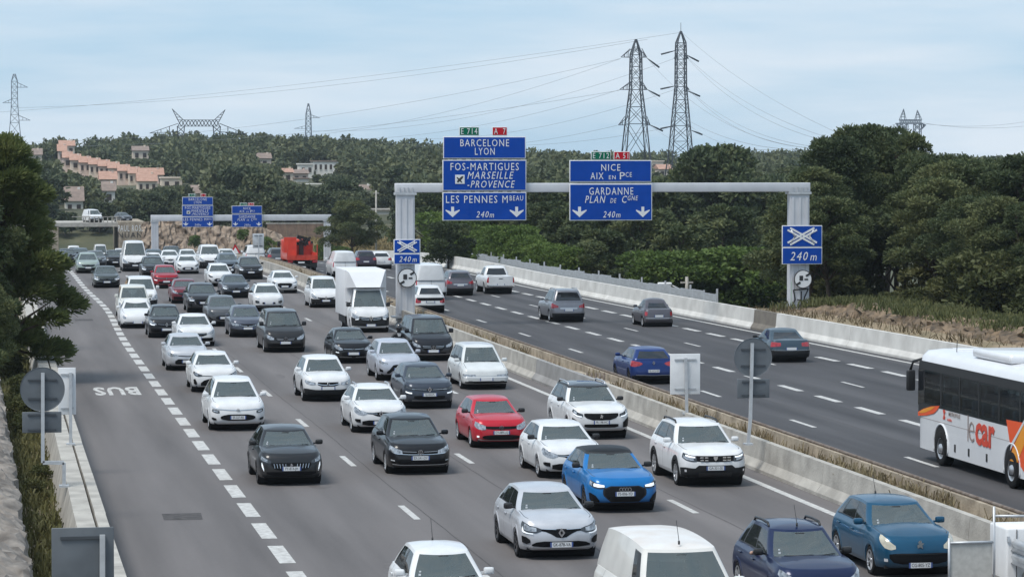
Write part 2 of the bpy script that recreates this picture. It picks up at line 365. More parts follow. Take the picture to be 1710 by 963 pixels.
rr = MB(); rr.tube([(0, y-52, prof(y)+0.04) for y in range(52, 331, 6)], 0.045, 6); rr.obj('rail', 'rust', rl)
# median earth between the two walls
tag(strip(XB+0.05, XB2-0.05, 50, 330, 0.47).obj('median_strip', 'soil'), kind='structure')
sl = MB(); p0 = on_road(1003, 634, 0.5)
sl.box((0, 0, 0.04), (0.8, 7.0, 0.16)); slab = thing('concrete_footing', (XB+0.64, p0[1]+0.5, 0.47), 'pale concrete slab with a row of anchor bolts between the median walls', 'footing')
sl.obj('slab', 'concrete_tan', slab)
for k in range(5):
    MB().lathe([(0.0, 0.28), (0.045, 0.28), (0.045, 0.0)], 8, 'z', (-0.32+0.16*k, -1.8, 0.11)).obj('anchor_bolt', 'rust', slab)
# right-hand barrier
XR = lambda y: rightb(y)+0.95
NJ2 = [(-0.32, -0.1), (-0.32, 0.10), (-0.16, 0.34), (-0.10, 1.02), (0.10, 1.02), (0.14, -0.1)]
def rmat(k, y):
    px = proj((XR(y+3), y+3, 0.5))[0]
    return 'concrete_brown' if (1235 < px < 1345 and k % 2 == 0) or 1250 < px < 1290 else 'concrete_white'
barrier('roadside_barrier', 'long white concrete wall bordering the woods along the dark carriageway', XR, 52, 300, 4.0, NJ2, rmat, gap=0.012)
# left barrier beside the bus lane: one sloped wall and a second wall behind it
XLb = on_road(205, 955)[0]
NJL = [(-0.62, -0.1), (-0.62, 0.86), (-0.24, 0.86), (-0.12, 0.30), (0.0, 0.09), (0.0, -0.1)]
barrier('roadside_barrier', 'pale concrete wall with a sloped face along the empty bus lane', lambda y: XLb, 50, 172, 9.0, [(-0.50, -0.1), (-0.46, 0.84), (-0.22, 0.84), (-0.13, 0.30), (0.0, 0.09), (0.0, -0.1)], lambda k, y: 'concrete', gap=0.02)
barrier('roadside_barrier', 'second pale concrete wall between the bus lane wall and the weedy verge', lambda y: XLb-0.53, 50, 172, 6.0, [(-0.62, -0.1), (-0.40, 0.86), (0.0, 0.86), (0.0, -0.1)], lambda k, y: 'concrete', gap=0.03)
# palisade fence behind the right-hand wall
fence = thing('steel_fence', (0, 0, 0), 'grey steel panel fence stepping down behind the white roadside wall', 'fence')
fy0, fy1 = 137.0, 238.0
ff = MB(); ff.box((0, 0, 0.04), (2.46, 0.05, 0.05)); ff.box((0, 0, 0.86), (2.46, 0.05, 0.05))
for k in range(14): ff.box((-1.15+k*0.177, 0.03, 0.46), (0.11, 0.03, 0.92))
ff.box((-1.23, 0, 0.46), (0.07, 0.08, 0.98)); fme = ff.mesh('fence_panel', 'galv')
fy = 163.0
while fy < 240:
    xa, xb_ = XR(fy)+0.9, XR(fy+2.5)+0.9
    o = link('fence_panel', fme, fence, ((xa+xb_)/2, fy+1.25, prof(fy)+0.50-0.045*((fy//2.5) % 3)), math.atan2(2.5, xb_-xa)); fy += 2.5
pme = MB().box((0, 0, 0), (0.09, 0.09, 1.9)).mesh('fence_post', 'galv')
for q in range(14): link('fence_post', pme, fence, (XR(163+q*5.7)+0.96, 163+q*5.7, 0.68))
for xs_, p_ in ((X1+.35, roadL), (X2-.28, roadL), (X3+.3, roadL), (28.1, roadR), (35.6, roadR)):
    strip(lambda y, q=xs_: q+.03*math.sin(y*.21)+.012*math.sin(y*1.7)-.013, lambda y, q=xs_: q+.03*math.sin(y*.21)+.012*math.sin(y*1.7)+.013, 45, 250, 0.003, 1.5).obj('tar_seam', bpy.data.materials['patch'], p_)
rs_ = random.Random(77)
for k in range(16):
    yy = rs_.uniform(58, 170); xx = rs_.choice([8.3, 12.0, 15.6, 19.2])+rs_.uniform(-.5, .5); m = MB(); n_ = 14; rx_, ry_ = rs_.uniform(.12, .3), rs_.uniform(.5, 1.6)
    m.poly([(xx+rx_*math.cos(2*math.pi*q/n_)*rs_.uniform(.7, 1.1), yy+ry_*math.sin(2*math.pi*q/n_)*rs_.uniform(.7, 1.1), .003) for q in range(n_)]).obj('oil_stain', 'oil', roadL)
# ================================================================== VEHICLES
def paint_mat():
    m = bpy.data.materials.new('car_paint'); m.use_nodes = True; n = m.node_tree.nodes; l = m.node_tree.links; b = n['Principled BSDF']
    oi = n.new('ShaderNodeObjectInfo')
    t = n.new('ShaderNodeTexCoord'); z = n.new('ShaderNodeTexNoise'); z.inputs['Scale'].default_value = 2.2; z.inputs['Detail'].default_value = 6; l.new(t.outputs['Object'], z.inputs['Vector'])
    mr = n.new('ShaderNodeMapRange'); mr.inputs[1].default_value = 0.3; mr.inputs[2].default_value = 0.7; mr.inputs[3].default_value = 0.88; mr.inputs[4].default_value = 1.03; l.new(z.outputs['Fac'], mr.inputs[0])
    v = n.new('ShaderNodeVectorMath'); v.operation = 'SCALE'; l.new(oi.outputs['Color'], v.inputs[0]); l.new(mr.outputs[0], v.inputs['Scale'])
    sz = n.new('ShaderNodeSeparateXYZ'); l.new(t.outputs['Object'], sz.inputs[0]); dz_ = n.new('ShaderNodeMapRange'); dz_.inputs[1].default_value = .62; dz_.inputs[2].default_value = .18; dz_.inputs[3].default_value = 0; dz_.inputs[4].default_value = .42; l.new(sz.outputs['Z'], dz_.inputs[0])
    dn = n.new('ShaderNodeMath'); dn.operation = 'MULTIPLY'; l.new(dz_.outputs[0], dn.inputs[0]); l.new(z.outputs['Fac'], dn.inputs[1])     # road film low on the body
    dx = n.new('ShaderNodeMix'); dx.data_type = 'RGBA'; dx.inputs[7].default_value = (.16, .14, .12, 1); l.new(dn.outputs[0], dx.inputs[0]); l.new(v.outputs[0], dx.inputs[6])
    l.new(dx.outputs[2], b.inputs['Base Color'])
    ml = n.new('ShaderNodeMath'); ml.operation = 'MULTIPLY'; ml.inputs[1].default_value = 1.0; l.new(oi.outputs['Alpha'], ml.inputs[0]); l.new(ml.outputs[0], b.inputs['Metallic'])
    rr_ = n.new('ShaderNodeMapRange'); rr_.inputs[3].default_value = 0.26; rr_.inputs[4].default_value = 0.36; l.new(z.outputs['Fac'], rr_.inputs[0]); l.new(rr_.outputs[0], b.inputs['Roughness'])
    b.inputs['Coat Weight'].default_value = 0.45; b.inputs['Coat Roughness'].default_value = 0.04; b.inputs['Specular IOR Level'].default_value = 0.2
    return m
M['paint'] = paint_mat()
def glass_mat(name, tint, fac, refl):
    m = bpy.data.materials.new(name); m.use_nodes = True; n = m.node_tree.nodes; l = m.node_tree.links
    b = n['Principled BSDF']; b.inputs['Base Color'].default_value = (*tint, 1); b.inputs['Roughness'].default_value = 0.04; b.inputs['IOR'].default_value = 1.5; b.inputs['Specular IOR Level'].default_value = refl
    tr = n.new('ShaderNodeBsdfTransparent'); tr.inputs[0].default_value = (0.78, 0.86, 0.86, 1); mx = n.new('ShaderNodeMixShader'); mx.inputs[0].default_value = fac
    l.new(tr.outputs[0], mx.inputs[1]); l.new(b.outputs[0], mx.inputs[2]); l.new(mx.outputs[0], n['Material Output'].inputs['Surface'])
    return m
M['glass'] = glass_mat('windscreen_glass', (0.135, 0.165, 0.17), 0.54, 1.0)
M['glass_side'] = glass_mat('side_glass', (0.02, 0.024, 0.027), 0.86, 0.9)
M['glass_dark'] = mat('privacy_glass', (0.012, 0.014, 0.017), 0.06, spec=0.8)
M['tyre'] = mat('tyre_rubber', (0.012, 0.012, 0.013), 0.9, spec=.2, var=0.25, vscale=9)
M['rim'] = mat('alloy', (0.42, 0.43, 0.45), 0.35, 0.7); M['rim_dark'] = mat('alloy_dark', (0.05, 0.05, 0.055), 0.4, 0.5)
M['under'] = mat('underbody', (0.008, 0.008, 0.009), 0.9)
M['chrome'] = mat('chrome', (0.72, 0.73, 0.75), 0.14, 1.0); M['silver'] = mat('satin_silver', (0.50, 0.51, 0.53), 0.35, 0.7)
M['lamp'] = mat('headlamp', (0.55, 0.57, 0.60), 0.12, 0.5, coat=1.0, noise_col=(0.13, 0.14, 0.155), vscale=11)
M['lamp_old'] = mat('headlamp_yellowed', (0.60, 0.56, 0.44), 0.15, 0.1, coat=1.0, noise_col=(0.38, 0.35, 0.28), vscale=6)
M['lamp_dark'] = mat('headlamp_smoked', (0.03, 0.032, 0.036), 0.08, 0.2, coat=1.0)
M['drl'] = mat('lit_daytime_light', (0.9, 0.95, 1.0), 0.3, emit=((0.92, 0.97, 1.0), 0.35))
M['drl_off'] = mat('clear_lamp', (0.75, 0.77, 0.8), 0.1, 0.4, coat=1.0)
M['tail'] = mat('tail_lamp', (0.22, 0.006, 0.012), 0.12, coat=1.0, noise_col=(0.45, 0.02, 0.03), vscale=9)
M['tail_lit'] = mat('tail_lamp_lit', (0.6, 0.02, 0.03), 0.2, emit=((1.0, 0.05, 0.06), 0.5))
M['plate'] = mat('plate_white', (0.66, 0.67, 0.68), 0.5); M['plate_blue'] = mat('plate_blue', (0.05, 0.09, 0.26), 0.5)
M['cabin'] = mat('cabin_trim', (0.03, 0.031, 0.034), 0.8); M['seat'] = mat('seat_cloth', (0.022, 0.022, 0.025), 0.95)
M['grille'] = mat('grille_black', (0.006, 0.006, 0.007), 0.45, spec=.15); M['plastic'] = mat('grey_plastic', (0.017, 0.0175, 0.019), 0.65, spec=.2)
M['sticker'] = mat('sticker_white', (0.7, 0.72, 0.74), 0.6)

VK = [0, .05, .12, .22, .32, .42, .52, .62, .71, .79, .86, .915, .945, .965, 1.0]
DEF = dict(L=4.05, W=1.76, H=1.45, zb=0.225, fo=0.84, wb=2.56, r=0.315, bf=0.13, br=0.10, rx=0.34, ry=0.50, rxr=0.28, ryr=0.30,
    nose=[(0, .11), (.08, .03), (.25, 0), (.45, .005), (.62, .02), (.78, .05), (.90, .09), (1, .18)],
    side=[(0, .06), (.10, .025), (.3, .012), (.45, .0), (.62, .006), (.72, .018), (.86, .04), (1, .105)],
    tail=[(0, .10), (.12, .02), (.3, 0), (.5, .02), (.8, .06), (1, .12)],
    top=[(0, .82), (.2, .87), (.5, .925), (1.0, .975), (1.25, .985), (2.0, .975), (3.2, 1.0), (4.05, 1.0)],
    ws=1.03, rf=1.86, rr=3.55, rw=3.95, tumble=.20, wbow=.20, crown=.045, hoodcrown=.045, drop=.055,
    wins=[(.035, .40), (.425, .80), (.83, .95)], seams=None, mirror='body', rails=None, roof='body', wheel='rim', lowtrim=0.0, rearglass=True, archtrim=False, wing=0)
def V(**k): d = dict(DEF); d.update(k); return d
S = {}
S['hatch'] = V()
S['clio'] = V(L=4.05, W=1.79, H=1.44, hoodcrown=.05)
S['mini'] = V(L=3.6, W=1.64, H=1.50, fo=.70, wb=2.35, ws=.86, rf=1.55, rr=3.15, rw=3.5, top=[(0,.72),(.25,.80),(.6,.90),(.9,.96),(3.6,.99)], r=.29)
S['compact'] = V(L=4.30, W=1.80, H=1.45, fo=.88, wb=2.64, ws=1.14, rf=1.98, rr=3.75, rw=4.18, top=[(0,.82),(.2,.865),(.55,.925),(1.1,.97),(1.4,.985),(4.3,1.01)])
S['sedan'] = V(L=4.75, W=1.83, H=1.46, fo=.95, wb=2.75, ws=1.35, rf=2.15, rr=3.45, rw=4.15, top=[(0,.77),(.2,.83),(.6,.90),(1.3,.955),(1.5,.965),(3.6,.99),(4.2,1.01),(4.75,.98)], wins=[(.035,.42),(.445,.90)], tail=[(0,.10),(.15,0),(.6,0),(.9,.03),(1,.10)])
S['suv'] = V(L=4.40, W=1.84, H=1.63, zb=.28, fo=.90, wb=2.66, r=.345, ws=1.18, rf=1.94, rr=3.95, rw=4.32, tumble=.19, top=[(0,.92),(.2,.97),(.5,1.02),(1.0,1.06),(1.3,1.075),(4.4,1.11)], nose=[(0,.12),(.08,.03),(.3,0),(.55,.01),(.75,.04),(.9,.08),(1,.22)], ry=.46)
S['suv_s'] = V(L=4.20, W=1.79, H=1.57, zb=.265, fo=.86, wb=2.60, r=.335, ws=1.08, rf=1.88, rr=3.72, rw=4.1, top=[(0,.87),(.2,.92),(.5,.975),(1.0,1.02),(1.25,1.03),(4.2,1.06)])
S['suv_l'] = V(L=4.65, W=1.90, H=1.65, zb=.29, fo=.92, wb=2.84, r=.36, ws=1.32, rf=2.08, rr=4.20, rw=4.55, top=[(0,.93),(.2,.98),(.5,1.03),(1.1,1.07),(1.4,1.09),(4.65,1.13)], nose=[(0,.12),(.08,.03),(.3,0),(.6,.0),(.8,.03),(.92,.07),(1,.2)], ry=.44)
S['mpv'] = V(L=4.45, W=1.83, H=1.62, zb=.24, fo=.93, wb=2.78, r=.325, ws=.98, rf=1.92, rr=3.95, rw=4.35, tumble=.22, top=[(0,.83),(.2,.90),(.55,.97),(.95,1.02),(1.2,1.03),(4.45,1.05)])
S['espace'] = V(L=4.5, W=1.80, H=1.68, zb=.24, fo=.95, wb=2.70, r=.31, ws=.92, rf=1.72, rr=4.15, rw=4.42, tumble=.20, rx=.22, ry=.30, bf=.10, top=[(0,.74),(.2,.80),(.6,.90),(.95,.98),(1.2,1.0),(4.5,1.02)], nose=[(0,.08),(.1,.0),(.42,.0),(.48,.06),(.7,.09),(.9,.13),(1,.22)], wins=[(.03,.32),(.345,.66),(.69,.96)])
S['beetle'] = V(L=4.28, W=1.81, H=1.49, fo=.88, wb=2.54, r=.33, bf=.22, rx=.42, ry=.62, ws=1.35, rf=2.05, rr=3.0, rw=3.9, top=[(0,.66),(.25,.76),(.6,.87),(1.0,.94),(1.35,.98),(3.2,.98),(4.28,.85)], wins=[(.04,.55),(.58,.9)], crown=.08, drop=.12)
S['kangoo'] = V(L=4.30, W=1.83, H=1.82, zb=.24, fo=.88, wb=2.70, r=.32, bf=.14, ws=.95, rf=1.58, rr=4.15, rw=4.27, tumble=.14, wbow=.14, drop=.06, top=[(0,.82),(.25,.92),(.6,1.02),(.95,1.10),(1.2,1.12),(4.3,1.12)], wins=[(.03,.30),(.34,.60),(.65,.95)], nose=[(0,.1),(.08,.03),(.3,0),(.55,.02),(.75,.06),(.9,.12),(1,.24)])
S['vito'] = V(L=4.95, W=1.91, H=1.90, zb=.24, fo=.92, wb=3.20, r=.34, bf=.15, ws=.88, rf=1.65, rr=4.75, rw=4.9, tumble=.17, wbow=.15, drop=.06, top=[(0,.86),(.25,.97),(.6,1.08),(.9,1.15),(1.2,1.17),(4.95,1.17)], wins=[(.03,.25),(.28,.60),(.63,.96)], nose=[(0,.1),(.08,.03),(.3,0),(.55,.02),(.75,.07),(.9,.13),(1,.26)])
S['trafic'] = V(L=5.08, W=1.95, H=1.97, zb=.24, fo=.94, wb=3.10, r=.34, bf=.15, ws=.80, rf=1.62, rr=4.95, rw=5.05, tumble=.20, wbow=.15, drop=.07, crown=.05, top=[(0,.90),(.25,1.0),(.6,1.10),(.9,1.17),(1.2,1.18),(5.08,1.18)], wins=[(.02,.20)], rearglass=False, nose=[(0,.1),(.08,.03),(.3,0),(.55,.02),(.75,.07),(.9,.13),(1,.26)])
S['transit'] = V(L=5.6, W=2.05, H=2.45, zb=.28, fo=.98, wb=3.45, r=.36, bf=.14, ws=.72, rf=1.45, rr=5.48, rw=5.58, tumble=.20, wbow=.12, drop=.06, crown=.05, top=[(0,1.0),(.25,1.12),(.6,1.22),(.8,1.28),(5.6,1.28)], wins=[(.02,.17)], rearglass=False, nose=[(0,.1),(.08,.03),(.3,0),(.6,.02),(.8,.07),(.92,.13),(1,.24)])
S['pickup'] = V(L=5.30, W=1.86, H=1.82, zb=.42, fo=.92, wb=3.08, r=.39, ws=1.35, rf=2.05, rr=3.35, rw=3.6, tumble=.20, top=[(0,.98),(.3,1.05),(.8,1.13),(1.4,1.18),(5.3,1.18)], wins=[(.04,.48),(.52,.92)], tail=[(0,.10),(.1,.0),(1,.02)], ryr=.12, rxr=.10, br=.03)
S['sedan607'] = V(L=4.6, W=1.8, H=1.43, fo=.9, wb=2.7, ws=1.3, rf=2.1, rr=3.35, rw=4.0, top=[(0,.68),(.3,.76),(.8,.85),(1.3,.92),(3.6,.96),(4.05,.99),(4.6,.96)], wins=[(.035,.44),(.46,.92)])
S['fiat'] = V(L=3.55, W=1.63, H=1.49, fo=.70, wb=2.30, r=.29, ws=.95, rf=1.6, rr=2.75, rw=3.3, top=[(0,.70),(.25,.80),(.6,.90),(.95,.96),(3.0,.98),(3.55,.90)], wins=[(.04,.6),(.66,.9)], crown=.07, drop=.11, rxr=.34, ryr=.36)

# fascia: (name, material, [(a, v_low, v_high)...], mirrored)   a: fraction of half width along the bumper, v: fraction of the nose height
HL = [(.55, .66, .70), (.66, .64, .79), (.82, .66, .88), (1.0, .71, .93), (1.14, .80, .93)]
F = {}
F['renault'] = [('grille', 'grille', [(0, .46, .78), (.12, .48, .77), (.26, .60, .765), (.40, .68, .76), (.54, .70, .76)], 1), ('headlight', 'lamp_dark', [(.50, .69, .77), (.62, .62, .82), (.82, .62, .87), (1.02, .66, .91), (1.14, .78, .92)], 1), ('lens', 'lamp', [(.62, .67, .79), (.8, .67, .84), (.98, .70, .88)], 1),
    ('daytime_light', 'drl', [(.70, .585, .612), (.88, .585, .615), (.98, .60, .65), (1.03, .64, .78)], 1), ('lower_grille', 'grille', [(0, .12, .33), (.42, .12, .34), (.62, .15, .30), (.74, .17, .22)], 1), ('fog_intake', 'grille', [(.78, .28, .38), (.88, .22, .46), (1.04, .26, .48)], 1),
    ('bumper_trim', 'silver', [(0, .075, .115), (.5, .075, .115), (.8, .10, .14), (1.0, .14, .17)], 1), ('grille_bar', 'chrome', [(.13, .74, .755), (.5, .755, .77)], 1)]
F['clio4'] = [('grille', 'grille', [(0, .54, .78), (.14, .57, .77), (.3, .66, .75), (.55, .70, .76)], 1), ('headlight', 'lamp', [(.50, .66, .76), (.64, .60, .82), (.84, .62, .89), (1.04, .70, .94), (1.15, .82, .94)], 1), ('grille_bar', 'chrome', [(.13, .68, .70), (.5, .71, .725)], 1),
    ('lower_grille', 'grille', [(0, .06, .36), (.45, .06, .36), (.68, .12, .30)], 1), ('fog_intake', 'grille', [(.74, .22, .40), (.9, .24, .40), (1.0, .30, .38)], 1), ('daytime_light', 'drl_off', [(.76, .40, .425), (.95, .41, .44)], 1)]
F['peugeot208'] = [('grille', 'grille', [(0, .30, .68), (.3, .32, .68), (.52, .40, .67), (.62, .56, .66)], 1), ('headlight', 'lamp_dark', [(.62, .66, .74), (.74, .64, .82), (.9, .68, .88), (1.08, .74, .91)], 1), ('lens', 'lamp', [(.74, .68, .78), (.9, .70, .84), (1.02, .75, .87)], 1),
    ('lower_grille', 'grille', [(0, .10, .28), (.6, .12, .28), (.78, .2, .27)], 1), ('bumper_trim', 'plastic', [(0, .02, .09), (.6, .02, .10), (.95, .04, .16)], 1), ('fang_light', 'drl', [(.855, .28, .36), (.885, .34, .50), (.915, .42, .58), (.945, .52, .64)], 1)]
F['peugeot5008'] = [('grille', 'grille', [(0, .52, .84), (.3, .53, .84), (.5, .62, .84), (.58, .72, .83)], 1), ('headlight', 'lamp_dark', [(.62, .68, .80), (.78, .70, .86), (.95, .78, .93), (1.1, .86, .95)], 1), ('daytime_light', 'drl', [(.66, .66, .70), (.82, .68, .73), (.98, .76, .80)], 1), ('lens', 'lamp', [(.84, .76, .86), (.98, .82, .91)], 1),
    ('lower_grille', 'grille', [(0, .16, .33), (.45, .16, .33), (.58, .2, .32)], 1), ('fog_intake', 'grille', [(.74, .16, .40), (.86, .14, .52), (1.02, .2, .60)], 1), ('bumper_trim', 'silver', [(0, .06, .11), (.6, .06, .11), (.9, .10, .16)], 1)]
F['audi'] = [('grille_frame', 'plastic', [(0, .10, .755), (.40, .10, .755), (.60, .36, .64), (.62, .44, .56)], 1), ('grille', 'grille', [(0, .13, .72), (.38, .13, .72), (.56, .38, .60)], 1), ('side_intake', 'grille', [(.72, .10, .16), (.84, .10, .36), (1.02, .12, .44), (1.1, .2, .42)], 1), ('headlight', 'lamp_dark', [(.56, .66, .74), (.70, .64, .80), (.9, .66, .86), (1.1, .74, .90)], 1),
    ('daytime_light', 'drl', [(.58, .70, .77), (.76, .69, .81), (.90, .71, .81)], 1), ('lens', 'lamp', [(.94, .70, .84), (1.06, .75, .88)], 1), ('bumper_trim', 'plastic', [(0, .0, .08), (.6, .0, .08), (1.0, .03, .10)], 1)]
F['vw'] = [('grille', 'grille', [(0, .60, .76), (.3, .60, .76), (.56, .63, .76)], 1), ('headlight', 'lamp', [(.56, .62, .76), (.7, .60, .82), (.88, .64, .88), (1.1, .74, .91)], 1), ('grille_bar', 'chrome', [(0, .585, .605), (.3, .585, .605), (.6, .60, .62), (.8, .62, .64)], 1), ('upper_grille_bar', 'silver', [(.12, .70, .715), (.54, .715, .73)], 1),
    ('lower_grille', 'grille', [(0, .14, .38), (.6, .15, .38), (.95, .22, .38)], 1), ('fog_lamp', 'drl_off', [(.80, .28, .33), (.95, .30, .35)], 1), ('bumper_trim', 'silver', [(0, .10, .125), (.6, .10, .125), (.9, .13, .155)], 1)]
F['vwpolo'] = [('grille', 'grille', [(0, .62, .76), (.3, .62, .76), (.56, .64, .76)], 1), ('headlight', 'lamp', [(.56, .60, .78), (.7, .58, .84), (.88, .62, .89), (1.06, .72, .91)], 1), ('lower_grille', 'grille', [(0, .10, .34), (.4, .10, .34), (.62, .14, .30), (.68, .2, .26)], 1), ('fog_lamp', 'drl', [(.80, .20, .29), (.90, .20, .29)], 1), ('bumper_trim', 'silver', [(0, .055, .085), (.6, .055, .085), (.85, .09, .12)], 1)]
F['duster'] = [('grille', 'grille', [(0, .64, .87), (.3, .64, .87), (.58, .66, .87)], 1), ('headlight', 'lamp_dark', [(.56, .64, .86), (.72, .64, .88), (.9, .68, .91), (1.08, .76, .92)], 1), ('daytime_light', 'drl', [(.60, .78, .83), (.74, .79, .85), (.92, .82, .88)], 1), ('lens', 'lamp', [(.64, .68, .77), (.86, .70, .80), (1.0, .76, .84)], 1),
    ('bumper_trim', 'plastic', [(0, .0, .50), (.50, .0, .50), (.60, .0, .38), (.9, .0, .40), (1.15, .0, .36)], 1), ('fog_lamp', 'drl_off', [(.86, .22, .31), (.93, .22, .31)], 1), ('skid_plate', 'black', [(0, .02, .2), (.5, .02, .2)], 1)]
F['picasso'] = [('grille_bar', 'chrome', [(0, .74, .765), (.3, .745, .77), (.7, .77, .79), (.95, .81, .83)], 1), ('headlight', 'lamp_dark', [(.66, .58, .70), (.8, .58, .73), (.98, .62, .74)], 1), ('lens', 'lamp', [(.72, .62, .68), (.9, .64, .70)], 1), ('daytime_light', 'drl_off', [(.7, .765, .80), (.9, .79, .83), (1.05, .83, .86)], 1),
    ('lower_grille', 'grille', [(0, .20, .54), (.35, .20, .53), (.55, .26, .46), (.62, .32, .40)], 1), ('fog_intake', 'grille', [(.78, .20, .30), (.92, .20, .34), (1.0, .24, .32)], 1)]
F['toyota'] = [('headlight', 'lamp_dark', [(.56, .66, .74), (.72, .62, .80), (.92, .66, .86), (1.08, .78, .88)], 1), ('lens', 'lamp', [(.74, .68, .78), (.96, .72, .83)], 1), ('upper_grille', 'grille', [(0, .66, .69), (.56, .68, .71)], 1), ('lower_grille', 'grille', [(0, .08, .54), (.25, .08, .52), (.48, .08, .42), (.62, .08, .26)], 1), ('side_intake', 'grille', [(.80, .14, .28), (.88, .14, .48), (1.0, .2, .44)], 1)]
F['corolla'] = [('headlight', 'lamp', [(.42, .66, .72), (.6, .62, .78), (.86, .64, .84), (1.1, .76, .88)], 1), ('upper_grille', 'grille', [(0, .62, .68), (.44, .66, .71)], 1), ('lower_grille', 'grille', [(0, .10, .46), (.45, .10, .46), (.60, .12, .32)], 1), ('bumper_trim', 'silver', [(.55, .08, .12), (.75, .12, .2), (.95, .16, .24)], 1)]
F['opel'] = [('grille', 'grille', [(0, .50, .74), (.25, .50, .74), (.42, .58, .74)], 1), ('grille_bar', 'chrome', [(.04, .56, .59), (.25, .58, .61), (.46, .64, .67)], 1), ('headlight', 'lamp', [(.52, .60, .72), (.7, .58, .76), (.9, .62, .80), (1.05, .70, .82)], 1), ('bumper_trim', 'plastic', [(0, .0, .30), (.5, .0, .30), (.85, .0, .36), (1.12, .0, .34)], 1)]
F['megane'] = [('light_bar', 'plastic', [(0, .64, .76), (.4, .64, .76), (.8, .66, .80), (1.08, .74, .86)], 1), ('headlight', 'lamp_dark', [(.58, .66, .76), (.8, .68, .79), (1.04, .75, .84)], 1), ('grille_bar', 'chrome', [(.12, .69, .705), (.7, .71, .725)], 1), ('daytime_light', 'drl', [(.70, .46, .53), (.84, .47, .54), (1.0, .50, .57)], 1), ('lower_grille', 'grille', [(0, .14, .36), (.5, .16, .36), (.62, .22, .34)], 1), ('bumper_trim', 'silver', [(0, .06, .085), (.7, .07, .10)], 1)]
F['lexus'] = [('grille', 'grille', [(0, .10, .66), (.2, .12, .66), (.32, .28, .62), (.48, .08, .34), (.6, .08, .2)], 1), ('headlight', 'lamp', [(.56, .66, .74), (.76, .64, .80), (1.05, .74, .87)], 1), ('side_intake', 'grille', [(.78, .16, .30), (1.0, .2, .4)], 1)]
F['cactus'] = [('headlight', 'lamp_dark', [(.62, .36, .58), (.76, .34, .62), (.92, .38, .60)], 1), ('daytime_light', 'drl_off', [(.6, .74, .79), (.95, .79, .84)], 1), ('lower_grille', 'grille', [(0, .30, .46), (.42, .30, .46)], 1), ('bumper_trim', 'plastic', [(0, .02, .14), (.9, .04, .16)], 1)]
F['c3'] = [('headlight', 'lamp', [(.54, .60, .70), (.68, .58, .80), (.86, .66, .90), (1.06, .76, .93)], 1), ('grille_bar', 'chrome', [(0, .64, .665), (.5, .68, .70)], 1), ('daytime_light', 'drl', [(.72, .40, .45), (.9, .42, .47)], 1), ('lower_grille', 'grille', [(0, .14, .48), (.4, .14, .48), (.58, .2, .42)], 1), ('bumper_trim', 'silver', [(.1, .09, .11), (.7, .12, .14)], 1)]
F['207'] = [('headlight', 'lamp_old', [(.60, .66, .76), (.72, .62, .86), (.88, .66, .96), (1.02, .78, 1.0), (1.14, .92, 1.0)], 1), ('lower_grille', 'grille', [(0, .14, .52), (.45, .14, .52), (.66, .20, .50), (.76, .34, .48)], 1), ('grille_bar', 'plastic', [(0, .47, .50), (.6, .47, .50)], 1), ('fog_lamp', 'drl_off', [(.80, .22, .32), (.90, .22, .32)], 1)]
F['mercedes'] = [('grille', 'grille', [(0, .46, .70), (.34, .48, .70), (.5, .56, .70)], 1), ('headlight', 'lamp', [(.56, .56, .68), (.72, .54, .76), (.9, .60, .82), (1.06, .72, .82)], 1), ('grille_bar', 'silver', [(.12, .62, .635), (.44, .63, .645)], 1), ('lower_grille_bar', 'silver', [(.12, .54, .555), (.40, .56, .575)], 1), ('lower_grille', 'grille', [(0, .06, .30), (.6, .06, .30), (.9, .1, .28)], 1)]
F['vclass'] = [('grille', 'grille', [(0, .30, .68), (.34, .32, .68), (.52, .52, .68)], 1), ('headlight', 'lamp', [(.60, .58, .70), (.76, .58, .76), (.94, .64, .82), (1.06, .74, .83)], 1), ('grille_bar', 'chrome', [(.12, .56, .575), (.48, .57, .585)], 1), ('upper_grille_bar', 'chrome', [(.12, .64, .655), (.5, .645, .66)], 1), ('bumper_trim', 'chrome', [(0, .10, .125), (.6, .10, .125), (.8, .13, .155)], 1), ('lower_grille', 'grille', [(0, .13, .24), (.6, .13, .24)], 1)]
F['van'] = [('grille', 'grille', [(0, .50, .64), (.4, .52, .66), (.56, .58, .68)], 1), ('headlight', 'lamp', [(.60, .54, .68), (.76, .54, .80), (.94, .60, .88), (1.06, .74, .88)], 1), ('bumper_trim', 'plastic', [(0, .0, .52), (.6, .0, .50), (1.1, .0, .46)], 1), ('grille_bar', 'silver', [(0, .60, .62), (.5, .63, .65)], 1)]
F['espace'] = [('headlight', 'lamp', [(.46, .49, .66), (.9, .49, .66), (1.12, .53, .66)], 1), ('grille', 'silver', [(0, .54, .57), (.46, .54, .57)], 1), ('bumper_trim', 'silver', [(0, .43, .46), (1.2, .43, .46)], 1), ('lower_grille', 'grille', [(0, .04, .20), (.5, .04, .20), (.95, .06, .16)], 1), ('fog_lamp', 'lamp_dark', [(.6, .13, .22), (.78, .13, .22)], 1)]
F['beetle'] = [('headlight', 'lamp', [(.68, .62, .74), (.76, .56, .82), (.88, .58, .84), (.96, .66, .78)], 1), ('lower_grille', 'grille', [(0, .16, .26), (.8, .16, .26)], 1), ('bumper_trim', 'plastic', [(0, .0, .05), (1.0, .0, .06)], 1)]
F['hyundai'] = [('headlight', 'lamp_dark', [(.6, .62, .70), (.8, .62, .80), (1.08, .76, .90)], 1), ('lower_grille', 'grille', [(0, .16, .52), (.34, .16, .52), (.5, .28, .40)], 1), ('side_intake', 'grille', [(.7, .16, .22), (.84, .2, .36), (1.0, .28, .40)], 1)]
